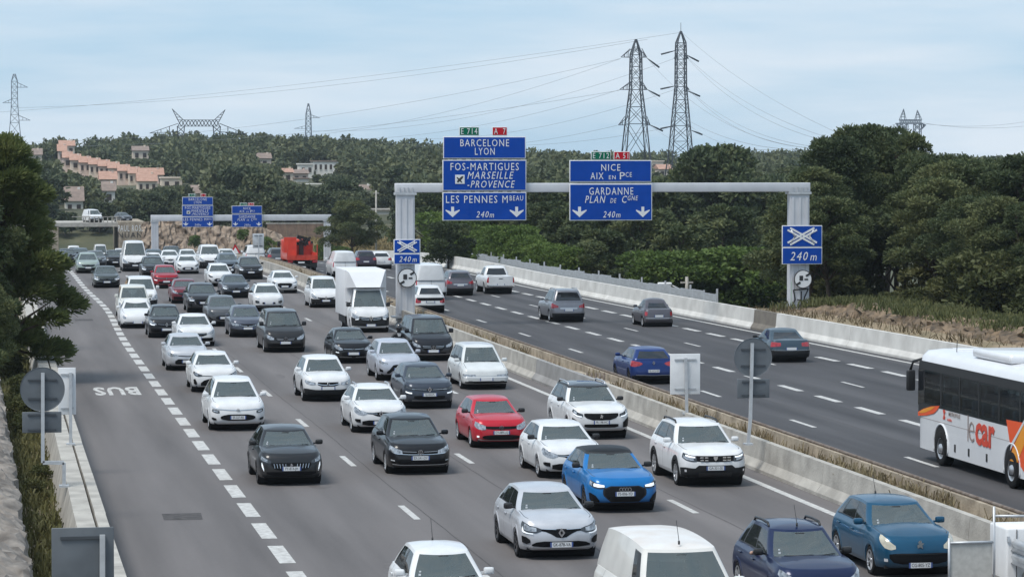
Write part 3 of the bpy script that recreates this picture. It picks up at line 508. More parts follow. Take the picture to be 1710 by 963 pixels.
F['generic'] = [('grille', 'grille', [(0, .50, .75), (.34, .50, .75), (.54, .60, .75)], 1), ('headlight', 'lamp', HL, 1), ('lower_grille', 'grille', [(0, .06, .36), (.6, .06, .36), (.92, .14, .34)], 1), ('grille_bar', 'chrome', [(.1, .655, .67), (.48, .68, .695)], 1)]
F['lit'] = F['generic']+[('daytime_light', 'drl', [(.66, .60, .65), (.85, .61, .67), (1.0, .66, .72)], 1)]
F['nissan'] = [('grille', 'grille', [(0, .40, .76), (.3, .44, .76), (.52, .62, .76)], 1), ('grille_bar', 'chrome', [(.26, .36, .42), (.36, .50, .56), (.46, .64, .72), (.52, .72, .78)], 1), ('headlight', 'lamp', HL, 1), ('bumper_trim', 'plastic', [(0, .02, .2), (.9, .04, .24)], 1)]
F['audisuv'] = [('grille', 'grille', [(0, .22, .76), (.36, .24, .76), (.54, .48, .70)], 1), ('grille_bar', 'chrome', [(.5, .30, .36), (.56, .42, .56), (.58, .58, .72)], 1), ('headlight', 'lamp', [(.58, .64, .74), (.8, .66, .83), (1.08, .76, .90)], 1), ('daytime_light', 'drl', [(.62, .60, .645), (.9, .62, .67)], 1), ('side_intake', 'grille', [(.72, .14, .36), (1.0, .2, .4)], 1)]
# rear fascias
T = {}
T['generic'] = [('tail_light', 'tail', [(.62, .66, .84), (.8, .64, .9), (1.0, .62, .92), (1.15, .66, .9)], 1), ('bumper_trim', 'plastic', [(0, .0, .18), (.7, .0, .2), (1.05, .02, .2)], 1)]
T['clio'] = [('tail_light', 'tail', [(.50, .74, .80), (.64, .66, .86), (.85, .62, .90), (1.05, .64, .92), (1.2, .7, .9)], 1), ('bumper_trim', 'plastic', [(0, .0, .16), (.8, .0, .18), (1.05, .02, .18)], 1), ('chrome_strip', 'silver', [(0, .17, .19), (.8, .19, .21)], 1)]
T['fiat'] = [('tail_light', 'tail', [(.76, .56, .80), (.86, .52, .84), (.98, .54, .82)], 1), ('bumper_trim', 'silver', [(0, .33, .37), (.9, .33, .37)], 1)]
T['suv'] = [('tail_light', 'tail', [(.60, .62, .74), (.8, .60, .82), (1.0, .58, .9), (1.15, .6, .9)], 1), ('bumper_trim', 'plastic', [(0, .0, .24), (1.0, .0, .26)], 1), ('plate_panel', 'silver', [(0, .52, .62), (.5, .52, .62)], 1)]
T['pickup'] = [('tail_light', 'tail', [(.86, .46, .92), (1.02, .46, .92)], 1), ('bumper_trim', 'chrome', [(0, .0, .26), (.5, .0, .26), (1.0, .04, .26)], 1), ('handle_recess', 'grille', [(0, .78, .83), (.14, .78, .83)], 1)]
T['sedan'] = [('tail_light', 'tail', [(.52, .66, .86), (.8, .64, .9), (1.1, .62, .9)], 1), ('bumper_trim', 'plastic', [(0, .0, .40), (.8, .0, .42), (1.1, .0, .42)], 1), ('chrome_strip', 'silver', [(0, .41, .425), (1.0, .43, .445)], 1)]
T['van'] = [('tail_light', 'tail', [(.90, .56, .96), (1.02, .56, .96)], 1), ('bumper_trim', 'plastic', [(0, .0, .24), (1.0, .0, .24)], 1), ('door_gap', 'black', [(0, .26, .99), (.008, .26, .99)], 1)]
T['hyundai'] = [('tail_band', 'grille', [(0, .58, .80), (.6, .58, .80), (.9, .6, .8)], 1), ('tail_light', 'tail', [(.62, .44, .58), (.8, .40, .62), (1.0, .44, .8)], 1), ('bumper_trim', 'plastic', [(0, .0, .24), (1.0, .0, .26)], 1)]

class Car:
    def __init__(s, sp):
        s.sp = sp; L, W = sp['L'], sp['W']; hw = W/2; s.hw = hw; s.L = L
        pts = []                          # plan outline from nose centre to tail centre
        yf, yr = -L/2, L/2
        for x in np.linspace(0, hw-sp['rx'], 7): pts.append((x, yf+sp['bf']*(x/hw)**2, 1.0, 0.0, 0.0))
        y1 = pts[-1][1]
        for t in np.linspace(0, math.pi/2, 9)[1:]: pts.append((hw-sp['rx']+sp['rx']*math.sin(t), y1+sp['ry']*(1-math.cos(t)), math.cos(t), math.sin(t), 0.0))
        s.i_side0 = len(pts)-1
        y2 = yr-sp['br']*((hw-sp['rxr'])/hw)**2
        ya, yb = y1+sp['ry'], y2-sp['ryr']
        fa, ra = yf+sp['fo'], yf+sp['fo']+sp['wb']; s.fa, s.ra = fa, ra
        seams = sp['seams'] or [fa+.48, fa+.48+(ra-fa-.55)*.52, ra-.02]
        s.seams = [yf+q if sp['seams'] else q for q in seams]
        ysm = sorted(set([round(q, 4) for q in np.arange(ya+.07, yb-.03, .07)]+[round(q+e, 4) for q in s.seams for e in (-.007, .007)]))
        ysm = [q for k, q in enumerate(ysm) if not any(abs(q-e) < .03 and abs(abs(q-e)-.007) > .001 for e in s.seams)]
        for y in ysm: pts.append((hw, y, 0.0, 1.0, 0.0))
        pts.append((hw, yb, 0.0, 1.0, 0.0)); s.i_side1 = len(pts)-1
        for t in np.linspace(math.pi/2, 0, 8)[1:]: pts.append((hw-sp['rxr']+sp['rxr']*math.sin(t), y2-sp['ryr']*(1-math.cos(t)), 0.0, math.sin(t), math.cos(t)))
        s.i_rear = len(pts)-1
        for x in np.linspace(hw-sp['rxr'], 0, 6)[1:]: pts.append((x, yr-sp['br']*(x/hw)**2, 0.0, 0.0, 1.0))
        s.o = np.array(pts); d = np.hypot(np.diff(s.o[:, 0]), np.diff(s.o[:, 1])); s.arc = np.concatenate([[0], np.cumsum(d)]); s.tot = s.arc[-1]
    def ztop(s, y): return interp(y+s.L/2, s.sp['top'])
    def pt(s, x0, y0, nf, ns, nr, v, off=0.0):
        sp = s.sp; x = x0-ns*interp(v, sp['side']); y = y0+nf*interp(v, sp['nose'])-nr*interp(v, sp['tail'])
        z = sp['zb']+(s.ztop(y)-sp['zb'])*v
        if off:
            nn = math.sqrt(nf*nf+ns*ns+nr*nr) or 1; x += off*ns/nn; y += off*(nr-nf)/nn; z += off*0.35*v
        return (x, y, z)
    def front(s, a, v, off=0.006):        # point on the nose, a metres along the outline from the centre
        sg = -1 if a < 0 else 1; a = abs(a); q = [np.interp(a, s.arc, s.o[:, k]) for k in range(5)]
        x, y, z = s.pt(*q, v, off); return (sg*x, y, z)
    def rear(s, a, v, off=0.006):
        sg = -1 if a < 0 else 1; q = [np.interp(s.tot-abs(a), s.arc, s.o[:, k]) for k in range(5)]
        x, y, z = s.pt(*q, v, off); return (sg*x, y, z)
    def side_x(s, y, z):
        v = min(1, max(0, (z-s.sp['zb'])/(s.ztop(y)-s.sp['zb']))); return s.hw-interp(v, s.sp['side'])
    def shell(s, split=False):
        sp = s.sp; n = len(s.o); mb = MB(); door = {}; R0 = sp['r']+.055; cz = sp['r']
        for sg in (1, -1):
            idx = [[mb.add([(sg*p[0], p[1], p[2])]) for p in [s.pt(*s.o[i], v) for i in range(n)]] for v in VK]
            for j in range(len(VK)-1):
                for i in range(n-1):
                    q = [mb.v[idx[j][i]], mb.v[idx[j][i+1]], mb.v[idx[j+1][i+1]], mb.v[idx[j+1][i]]]
                    cy = sum(p[1] for p in q)/4; c3 = sum(p[2] for p in q)/4
                    if s.i_side0-6 <= i <= s.i_side1+4 and min((cy-s.fa)**2, (cy-s.ra)**2)+(c3-cz)**2 < R0*R0: continue
                    mi = 0
                    if s.i_side0 <= i < s.i_side1 and VK[j] > .06:
                        for sm in s.seams:
                            if abs(cy-sm) < .008: mi = 1
                    if i < s.i_side0-1 and .90 < (VK[j]+VK[j+1])/2 < .955 and sp.get('hoodgap', True) and VK[j] >= .945-1e-6 and VK[j+1] <= .966: mi = 1
                    if VK[j+1] <= sp['lowtrim']+1e-6: mi = 2
                    if split and mi == 0 and VK[j] > .1 and s.i_side0 <= i < s.i_side1:
                        dk = [k for k in range(len(s.seams)-1) if s.seams[k] < cy < s.seams[k+1]]
                        if dk: dm_ = door.setdefault((sg, dk[0]), MB()); i0 = dm_.add(q); dm_.face((i0, i0+1, i0+2, i0+3), 0, True); continue
                    f = (idx[j][i], idx[j][i+1], idx[j+1][i+1], idx[j+1][i]); mb.face(f, mi, True)
            # bonnet / deck fan
            FK = [0, .045, .065, .2, .42, .7, 1.0]; y0c, y1c = -s.L/2+.95, s.L/2-.5; rows = []
            for k, fr in enumerate(FK):
                row = []
                for i in range(n):
                    x, y, z = s.pt(*s.o[i], 1.0); cy = min(max(y, y0c), y1c); yy = y+(cy-y)*fr; xx = x*(1-fr)
                    zz = s.ztop(yy)+sp['hoodcrown']*(1-(1-fr)**2)
                    row.append(idx[-1][i] if k == 0 else mb.add([(sg*xx, yy, zz)]))
                rows.append(row)
            g0, g1 = -s.L/2+sp['ws']+.05, -s.L/2+sp['rw']-.08
            for k in range(len(FK)-1):
                for i in range(n-1):
                    q = [mb.v[a] for a in (rows[k][i], rows[k][i+1], rows[k+1][i+1], rows[k+1][i])]
                    cx, cy = sum(abs(p[0]) for p in q)/4, sum(p[1] for p in q)/4
                    if g0+sp['wbow']*(cx/s.hw)**2 < cy < g1 and cx < s.hw-.16: continue
                    hood = cy < g0+.1
                    mb.face((rows[k][i], rows[k][i+1], rows[k+1][i+1], rows[k+1][i]), 1 if (k == 1 and hood and i > s.i_side0-5 and sp.get('hoodgap', True)) else 0, True)
        # arch lips
        for sg in (1, -1):
            for yc in (s.fa, s.ra):
                b = None; mi = 2 if sp['archtrim'] else 0; N = 20; wd = .075 if sp['archtrim'] else .04
                for k in range(N+1):
                    t = math.radians(-18+216*k/N); row = []
                    for rr, off in ((R0-.05, -.03), (R0-.018, .010), (R0+wd, .007), (R0+wd+.012, -.01)):
                        y = yc+rr*math.cos(t); z = cz+rr*math.sin(t); z = max(z, sp['zb']-.0)
                        row.append((sg*(s.side_at(y, z)+off), y, z))
                    i0 = mb.add(row)
                    if b is not None:
                        for e in range(3): mb.face((b+e, b+e+1, i0+e+1, i0+e), mi, True)
                    b = i0
        return mb, door
    def side_at(s, y, z):                 # body half width at (y, z) including the rounded ends
        sel = [k for k in range(s.i_side0-8, s.i_side1+8)]
        x0 = np.interp(y, s.o[sel, 1], s.o[sel, 0]); ns = np.interp(y, s.o[sel, 1], s.o[sel, 3])
        v = min(1, max(0, (z-s.sp['zb'])/(s.ztop(y)-s.sp['zb']))); return x0-ns*interp(v, s.sp['side'])
    def house(s):                         # greenhouse grid: returns points [u][i], zones
        sp = s.sp; yf = -s.L/2; UK = [0, .07, .12, .28, .46, .64, .80, .88, .93, 1.0]
        xb = s.hw-.112; xt = xb-sp['tumble']; gs = sorted(set([0, 1]+[round(g, 4) for w_ in sp['wins'] for g in w_]+list(np.linspace(.1, .9, 9).round(4))))
        gs = [g for g in gs if not any(abs(g-e) < .028 and g != e for w_ in sp['wins'] for e in w_) or any(abs(g-e) < 1e-6 for w_ in sp['wins'] for e in w_)]
        rows = []; tags = None
        for u in UK:
            xu = xb+(xt-xb)*u**1.25; yfu = yf+sp['ws']+(sp['rf']-sp['ws'])*u**.94; yru = yf+sp['rw']+(sp['rr']-sp['rw'])*u**(1.4)
            wb_ = sp['wbow']*(1-.35*u); rc = .085; row = []; tg = []
            for x in np.linspace(0, xu-rc, 6): row.append((x, yfu+wb_*(x/xu)**2)); tg.append(('f', 0))
            y1 = row[-1][1]
            for t in (35, 65, 90): row.append((xu-rc+rc*math.sin(R(t)), y1+rc*1.3*(1-math.cos(R(t))))); tg.append(('a', 0))
            yA = row[-1][1]; rcr = .13; yC = yru-.06-rcr
            yA0 = yf+sp['ws']+sp['wbow']*.8+rc*1.3; yC0 = yf+sp['rw']-.06-rcr
            for g in gs[1:]:
                base = yA0+(yC0-yA0)*g; y = base+(yA-yA0)*(1-g)**2.2+(yC-yC0)*g**2.2
                row.append((xu, y)); tg.append(('s', g))
            for t in (60, 30, 0): row.append((xu-rcr+rcr*math.sin(R(t)), yC+rcr*math.cos(R(t)))); tg.append(('c', 0))
            yR = row[-1][1]
            for x in np.linspace(xu-rcr, 0, 5)[1:]: row.append((x, yR+.06*(1-(x/(xu-rcr))**2))); tg.append(('r', 0))
            tags = tg; out_ = []
            ym = yf+(sp['rf']+sp['rr'])/2; hl = (sp['rr']-sp['rf'])/2
            for x, y in row:
                zt = sp['H']-sp['crown']-sp['drop']*min(1.6, abs((y-ym)/hl))**2.2; zbse = s.ztop(y)-.015; out_.append((x, y, zbse+(zt-zbse)*u))
            rows.append(out_)
        return UK, rows, tags, gs
_carcache = {}
WHEEL = {}
def wheel_meshes(r, style):
    k = (r, style)
    if k not in WHEEL:
        w2 = .10; t = MB(); t.lathe([(r*.68, -w2), (r*.9, -w2), (r*.97, -w2*.85), (r, -w2*.55), (r, w2*.55), (r*.97, w2*.85), (r*.9, w2), (r*.68, w2), (r*.66, w2*.5)], 26, 'x')
        m = MB(); m.lathe([(r*.70, w2*.98), (r*.66, w2*.98), (r*.63, w2*.55), (r*.1, w2*.35), (0.001, w2*.35)], 22, 'x', mi=1); m.lathe([(r*.70, w2*1.0), (r*.62, w2*1.02), (r*.615, w2*.7)], 22, 'x')
        ns = 5 if r < .33 else 6
        for q in range(ns):
            a = 2*math.pi*q/ns
            for da in (-.17, .17):
                c0 = Vector((w2*.72, r*.13*math.cos(a), r*.13*math.sin(a))); c1 = Vector((w2*.86, r*.64*math.cos(a+da), r*.64*math.sin(a+da))); m.bar(c0, c1, r*.10, r*.07)
        m.lathe([(r*.16, w2*.6), (r*.15, w2*.86), (0.001, w2*.9)], 12, 'x')
        WHEEL[k] = (t.mesh('tyre', 'tyre'), m.mesh('rim', ['silver', 'under'] if style == 'rim' else ['rim_dark', 'under']))
    return WHEEL[k]
def emblem(kind, r):
    m = MB()
    def ring(cx, cz, ro, ri, n=20, th=.012):
        m.lathe([(ri, 0), (ri, -th), (ro, -th), (ro, 0)], n, 'y', (cx, 0, cz), smooth=False)
    if kind == 'diamond':
        w_, h_ = r*.72, r*1.05; O = [(0, h_), (w_, 0), (0, -h_), (-w_, 0)]; I = [(p[0]*.42, p[1]*.45) for p in O]
        for k in range(4):
            a, b, c, d = O[k], O[(k+1) % 4], I[(k+1) % 4], I[k]; m.prism([a, b, c, d], 'y', -.014, 0)
    elif kind == 'rings':
        for k in range(4): ring((k-1.5)*r*1.15, 0, r*.8, r*.58, 18)
    elif kind == 'disc':
        m.lathe([(0.001, -.014), (r*.9, -.012), (r, 0)], 20, 'y'); 
    elif kind == 'vw':
        ring(0, 0, r, r*.84); 
        for sx in (-1, 1):
            m.bar((sx*r*.62, -.008, r*.55), (sx*r*.2, -.008, -r*.75), r*.2, .012); m.bar((sx*r*.2, -.008, -r*.75), (0, -.008, -r*.1), r*.2, .012); m.bar((sx*r*.28, -.008, r*.85), (0, -.008, r*.12), r*.2, .012)
    elif kind == 'star':
        ring(0, 0, r, r*.86)
        for k in range(3): a = math.pi/2+k*2*math.pi/3; m.bar((0, -.008, 0), (r*.9*math.cos(a), -.008, r*.9*math.sin(a)), r*.17, .012)
    elif kind == 'shield':
        m.prism([(-r, r), (r, r), (r*.9, 0), (0, -r*1.1), (-r*.9, 0)], 'y', -.014, 0)
    elif kind == 'lion':
        m.prism([(-r*.6, -r*.8), (-r*.1, -r*.5), (r*.5, -r*.9), (r*.35, -r*.2), (r*.8, r*.3), (r*.3, r*.3), (r*.1, r*.9), (-r*.35, r*.8), (-r*.6, r*.4), (-r*.25, r*.15), (-r*.75, -r*.1)], 'y', -.014, 0)
    elif kind == 'chevron':
        for dz in (0, -r*.7):
            m.bar((-r, -.008, dz-r*.1), (0, -.008, dz+r*.6), r*.28, .012); m.bar((r, -.008, dz-r*.1), (0, -.008, dz+r*.6), r*.28, .012)
    elif kind == 'oval':
        for k in range(1): m.lathe([(r*.55, 0), (r*.55, -.012), (r*.75, -.012), (r*.75, 0)], 20, 'y')
        m.bar((-r*.9, -.01, 0), (r*.9, -.01, 0), .012, r*.25)
    return m
def build_car(kind, face, tail, opts):
    """meshes of one vehicle type: list of (name, mesh, parent index or None, location, uses paint)"""
    key = (kind, face, tail, tuple(sorted(opts.items())))
    if key in _carcache: return _carcache[key]
    sp = dict(S[kind]); sp.update({k: v for k, v in opts.items() if k in sp}); c = Car(sp); P = []
    rear_view = opts.get('rear', False)
    def put(name, mb, mats=None, parent=None, loc=(0, 0, 0), fix=True, rot=0.0, label=None):
        me = mb if not isinstance(mb, MB) else mb.mesh(name, mats, fix)
        P.append((name, me, parent, loc, rot)); return len(P)-1
    body, doors = c.shell(not opts.get('lod', 0))
    # greenhouse
    UK, rows, tags, gs = c.house(); ncol = len(rows[0]); nu = len(UK)
    glass_roof = sp['roof'] != 'body'
    parts = {'windscreen': MB(), 'rear_window': MB()}; side_w = {}
    roofm = MB()
    for sg in (1, -1):
        def q4(mb, j, i, mi=0, off=0.0):
            pts = [rows[j][i], rows[j][i+1], rows[j+1][i+1], rows[j+1][i]]
            k = mb.add([(sg*p[0], p[1], p[2]) for p in pts]); mb.face((k, k+1, k+2, k+3), mi, True)
        for j in range(nu-1):
            um = (UK[j]+UK[j+1])/2
            for i in range(ncol-1):
                ta, tb = tags[i], tags[i+1]
                if ta[0] == 'f' and tb[0] == 'f':
                    if UK[j] >= .065 and UK[j+1] <= .94: q4(parts['windscreen'], j, i)
                    else: q4(body, j, i, 1 if um < .5 else (3 if glass_roof else 0))
                elif ta[0] in 'sa' and tb[0] == 's':
                    ga = ta[1] if ta[0] == 's' else 0.0; gm = (ga+tb[1])/2; wi = [k for k, w_ in enumerate(sp['wins']) if w_[0]-1e-4 <= ga and tb[1] <= w_[1]+1e-4]
                    inside = sp['wins'][0][0] <= gm <= sp['wins'][-1][1]
                    if wi and UK[j] >= .115 and UK[j+1] <= .885: q4(side_w.setdefault((sg, wi[0]), MB()), j, i)
                    elif inside and .06 < um < .90: q4(body, j, i, 1)
                    else: q4(body, j, i, 3 if (glass_roof and um > .9) else 0)
                elif ta[0] in 'cr' and tb[0] == 'r' and ta[0] == 'r' or (ta[0] == 'c' and tb[0] == 'r'):
                    if sp['rearglass'] and UK[j] >= .11 and UK[j+1] <= .89: q4(parts['rear_window'], j, i)
                    else: q4(body, j, i, 0)
                else: q4(body, j, i, 3 if (glass_roof and um > .9) else 0)
        # roof
        RK = [0, .05, .2, .5, 1.0]; yf = -c.L/2; top = rows[-1]; rr = []
        for k, fr in enumerate(RK):
            row = []
            for (x, y, z) in top:
                cy = min(max(y, yf+sp['rf']+.45), yf+sp['rr']-.45); yy = y+(cy-y)*fr; ym = yf+(sp['rf']+sp['rr'])/2; hl = (sp['rr']-sp['rf'])/2
                zz = sp['H']-sp['crown']-sp['drop']*min(1.6, abs((yy-ym)/hl))**2.2+sp['crown']*(1-(1-fr)**2.4); row.append((sg*x*(1-fr), yy, zz))
            rr.append([roofm.add([p]) for p in row])
        for k in range(len(RK)-1):
            for i in range(ncol-1): roofm.face((rr[k][i], rr[k][i+1], rr[k+1][i+1], rr[k+1][i]), 0, True)
    # weld + shade
    def weld(mb):
        bm = bmesh.new(); vs = [bm.verts.new(p) for p in mb.v]; bm.verts.ensure_lookup_table()
        for f, m_, s_ in zip(mb.f, mb.m, mb.sm):
            try: fc = bm.faces.new([vs[k] for k in f]); fc.material_index = m_; fc.smooth = True
            except ValueError: pass
        bmesh.ops.remove_doubles(bm, verts=bm.verts, dist=.0015); bmesh.ops.recalc_face_normals(bm, faces=bm.faces)
        return bm
    def weldmesh(name, mb, mats, angle=38):
        bm = weld(mb); me = bpy.data.meshes.new(name); bm.to_mesh(me); bm.free()
        for m in mats: me.materials.append(M[m])
        me.set_sharp_from_angle(angle=R(angle)); return me
    put('body', weldmesh('body', body, ['paint', 'black', 'plastic', 'black']))
    rm_ = {'body': 'paint', 'black': 'grille', 'glass': 'glass_dark', 'white': 'paint'}[sp['roof']]
    roof = put('roof', weldmesh('roof', roofm, [rm_]))
    put('windscreen', weldmesh('windscreen', parts['windscreen'], ['glass']))
    if sp['rearglass']: put('rear_window', weldmesh('rear_window', parts['rear_window'], ['glass_dark' if rear_view else 'glass_side']))
    dark_side = opts.get('dark', False)
    for (sg, wi), mb in side_w.items(): put('side_window', weldmesh('side_window', mb, ['glass_dark' if (dark_side and wi > 0) else 'glass_side']))
    for (sg, k), mb in doors.items():
        di = put('door', weldmesh('door', mb, ['paint'])); yh = c.seams[k+1]-.16; zh = sp['zb']+(c.ztop(yh)-sp['zb'])*.80
        hm_ = MB(); hm_.rbox((sg*(c.side_at(yh, zh)+.018), yh, zh), (.03, .20, .035), .010); put('handle', weldmesh('handle', hm_, ['paint'], 60), None, di)
    # underside and wheel wells
    u = MB(); hw = c.hw
    u.box((0, 0, sp['zb']+.03), (2*hw-.30, c.L-.35, .08))
    u.box((0, (c.fa+c.ra)/2, sp['zb']+.06), (2*hw-.14, (c.ra-c.fa)-2*sp['r']-.16, .12))
    for yc in (c.fa, c.ra): u.lathe([(sp['r']+.05, -hw+.04), (sp['r']+.05, hw-.04)], 24, 'x', (0, yc, sp['r'])); u.lathe([(0.001, -hw+.26), (sp['r']+.05, -hw+.26)], 24, 'x', (0, yc, sp['r'])); u.lathe([(0.001, hw-.26), (sp['r']+.05, hw-.26)], 24, 'x', (0, yc, sp['r']))
    # cut the part of the well above the cabin floor is hidden inside the body
    put('underbody', u, 'under')
    # wheels
    tm, rmh = wheel_meshes(sp['r'], sp['wheel'])
    for yc in (c.fa, c.ra):
        for sg in (1, -1):
            wi = put('wheel', tm, None, None, (sg*(hw-.115), yc, sp['r']), rot=0 if sg > 0 else math.pi); put('rim', rmh, None, wi)
    # fascia patches
    def patch(f, poly, off, thick=.012, nn=7):
        a = [p[0]*hw for p in poly]; lo = [p[1] for p in poly]; hi = [p[2] for p in poly]; A = np.linspace(a[0], a[-1], nn*2) ; A = np.array(sorted(set(list(A.round(4))+[round(x, 4) for x in a])))
        L_, H_ = np.interp(A, a, lo), np.interp(A, a, hi); return A, L_, H_
    def strip_mesh(f, A, L_, H_, sgs, off):
        m = MB()
        for sg in sgs:
            nv = 5; base = None
            for a, l_, h_ in zip(A, L_, H_):
                pts = [f(sg*a if a > 1e-6 else sg*1e-6, l_+(h_-l_)*k/(nv-1), off) for k in range(nv)]
                pts = [f(sg*a if a > 1e-6 else sg*1e-6, l_, off-.012)]+pts+[f(sg*a if a > 1e-6 else sg*1e-6, h_, off-.012)]
                i0 = m.add(pts)
                if base is not None:
                    for e in range(nv+1): m.face((base+e, base+e+1, i0+e+1, i0+e), 0, 0 < e < nv)
                base = i0
        return m
    def fascia(lst, f):
        order = {}
        for name, mt, poly, sym in lst:
            off = .006+.003*order.get('n', 0); order['n'] = order.get('n', 0)+1
            if name in ('daytime_light', 'lens', 'grille_bar', 'upper_grille_bar', 'lower_grille_bar', 'fog_lamp', 'fang_light'): off += .010
            A, L_, H_ = patch(f, poly, off)
            if poly[0][0] == 0: put(name, weldmesh(name, strip_mesh(f, A, L_, H_, (1, -1), off), [mt], 50))
            else:
                for sg in (1, -1): put(name, weldmesh(name, strip_mesh(f, A, L_, H_, (sg,), off), [mt], 50))
    if not rear_view or opts.get('both'): fascia(F[face], c.front)
    if rear_view: fascia(T[tail], c.rear)
    # vertical bars of some grilles
    if face == 'peugeot208':
        b_ = MB()
        for k in range(-6, 7):
            if abs(k) < 2: continue
            b_ = MB(); b_.bar(c.front(k*.075, .44, .03), c.front(k*.08, .63, .03), .014, .01); put('grille_bar', b_, 'chrome')
    if face == 'duster':
        b_ = MB()
        for k in (-3, -2, 2, 3):
            for vv in (.70, .80): x0, y0, z0 = c.front(k*.125, vv, .03); b_ = MB(); b_.box((x0, y0, z0), (.095, .02, .035)); put('grille_bar', b_, 'chrome')
    if face in ('vclass', 'mercedes', 'generic', 'lit', 'audisuv', 'vw') and not rear_view:
        pass
    em = opts.get('emb'); fr = c.rear if rear_view else c.front
    if em:
        v0 = opts.get('embv', .68); x0, y0, z0 = fr(1e-6, v0, .030); m = emblem(em, opts.get('embr', .075))
        put('emblem', m, opts.get('embm', 'chrome'), None, (0, y0, z0), rot=math.pi if rear_view else 0)
    # number plate
    pv = opts.get('plv', .40); x0, y0, z0 = fr(1e-6, pv, .022); pl = MB(); d = 1 if rear_view else -1
    pl.box((0, 0, 0), (.44, .014, .11)); pl.box((-.238, 0, 0), (.036, .0145, .11), 1); pl.box((.238, 0, 0), (.036, .0145, .11), 1)
    pi = put('number_plate', pl, ['plate', 'plate_blue'], None, (0, y0, z0))
    if opts.get('txt'):
        tmh = text_mesh(opts['txt'], .105, .0, 0, 1.0, .002, matname='ink', scale_x=.80); P.append(('plate_lettering', tmh, pi, (0, d*.009, 0), 'plate' if not rear_view else 'plate_r'))
    # mirrors
    zb_ = c.ztop(-c.L/2+sp['ws']+.55)
    for sg in (1, -1):
        m = MB(); mx_ = sg*(hw+.035); my = -c.L/2+sp['ws']+.52; big = 1.45 if sp['H'] > 1.8 else 1.0
        m.rbox((mx_, my, zb_+.075*big), (.20, .13, .135*big), .045); m.bar((sg*(hw-.14), my+.03, zb_+.03), (mx_, my+.02, zb_+.05), .05, .04)
        put('mirror', weldmesh('mirror', m, ['paint' if sp['mirror'] == 'body' else 'black'], 60))
    # wipers and washer line
    if not rear_view:
        wm = MB(); a, b = rows[1][0], rows[3]
        def wsp(x, u):
            j = max(k for k in range(nu) if UK[k] <= u); j = min(j, nu-2); t = (u-UK[j])/(UK[j+1]-UK[j]); xs_ = [p[0] for p in rows[j][:6]]
            y_ = np.interp(abs(x), xs_, [p[1] for p in rows[j][:6]])*(1-t)+np.interp(abs(x), [p[0] for p in rows[j+1][:6]], [p[1] for p in rows[j+1][:6]])*t
            z_ = np.interp(abs(x), xs_, [p[2] for p in rows[j][:6]])*(1-t)+np.interp(abs(x), [p[0] for p in rows[j+1][:6]], [p[2] for p in rows[j+1][:6]])*t
            return (x, y_-.02, z_+.015)
        wm.tube([wsp(-.55*hw, .085), wsp(-.2*hw, .10), wsp(.12*hw, .12)], .011, 5); put('wiper', wm, 'black'); wm = MB(); wm.tube([wsp(.02*hw, .085), wsp(.35*hw, .10), wsp(.66*hw, .125)], .011, 5)
        put('wiper', wm, 'black')
        st = MB(); p = wsp(-.62*hw, .20); q_ = wsp(-.62*hw, .32)
        st.box((p[0], p[1]-.004, p[2]), (.045, .006, .042)); put('vignette_sticker', st, 'sticker'); st = MB(); st.box((q_[0]+.02, q_[1]-.004, q_[2]), (.036, .006, .03)); put('vignette_sticker', st, 'sticker')
        st = MB(); p = wsp(0, .84); st.rbox((0, p[1]+.07, p[2]-.01), (.20, .04, .07), .015); put('rear_view_mirror', st, 'black')
    # roof rails, antenna
    if sp['rails']:
        for sg in (1, -1):
            m = MB(); xr = sg*(hw-.112-sp['tumble']-.035); y0, y1 = -c.L/2+sp['rf']+.28, -c.L/2+sp['rr']-.22; h = sp['H']-.03
            m.tube([(xr, y0, h-.045), (xr, y0+.12, h+.035), (xr, (y0+y1)/2, h+.05), (xr, y1-.12, h+.035), (xr, y1, h-.045)], [.022, .028, .026, .028, .022], 6); put('roof_rail', m, sp['rails'])
    if opts.get('ant'):
        m = MB(); ya = -c.L/2+(sp['rf']+.12 if opts['ant'] == 'f' else sp['rr']-.25); m.tube([(0, ya, sp['H']-.05), (0, ya+.01, sp['H']+.02)], .02, 6); m.tube([(0, ya, sp['H']), (0, ya+.22, sp['H']+.36)], .006, 5); put('antenna', m, 'black')
    # cabin
    yw = -c.L/2+sp['ws']; zb2 = c.ztop(yw+.8); d = MB()
    d.rbox((0, yw+.48, zb2-.10), (2*hw-.30, .50, .20), .05); put('dashboard', d, 'cabin')
    for sg in (1, -1):
        d = MB(); ysx = yw+1.40; d.rbox((sg*.36, ysx, zb2-.10), (.50, .16, .66), .06); d.rbox((sg*.36, ysx+.03, zb2+.30), (.27, .10, .19), .04); d.bar((sg*.36, ysx+.02, zb2+.18), (sg*.36, ysx+.03, zb2+.30), .10, .03); put('front_seat', d, 'seat')
    if len(sp['wins']) > 1:
        d = MB(); ysx = min(yw+2.35, -c.L/2+sp['rr']-.15); d.rbox((0, ysx, zb2-.10), (2*hw-.42, .16, .58), .06)
        for x in (-.38, .38): d.rbox((x, ysx+.03, zb2+.26), (.24, .09, .14), .04)
        put('rear_seat', d, 'seat')
    sw = MB(); cs, ss = math.cos(R(62)), math.sin(R(62)); N = 18; pp = []
    for k in range(N+1): t = 2*math.pi*k/N; pp.append((.36+.18*math.cos(t), yw+.80-.18*math.sin(t)*cs*.6, zb2+.06+.18*math.sin(t)*ss))
    sw.tube(pp, .016, 6, cap=False); sw.bar((.20, yw+.80, zb2+.06), (.52, yw+.80, zb2+.06), .03, .02); put('steering_wheel', sw, 'cabin')
    _carcache[key] = (P, c); return _carcache[key]
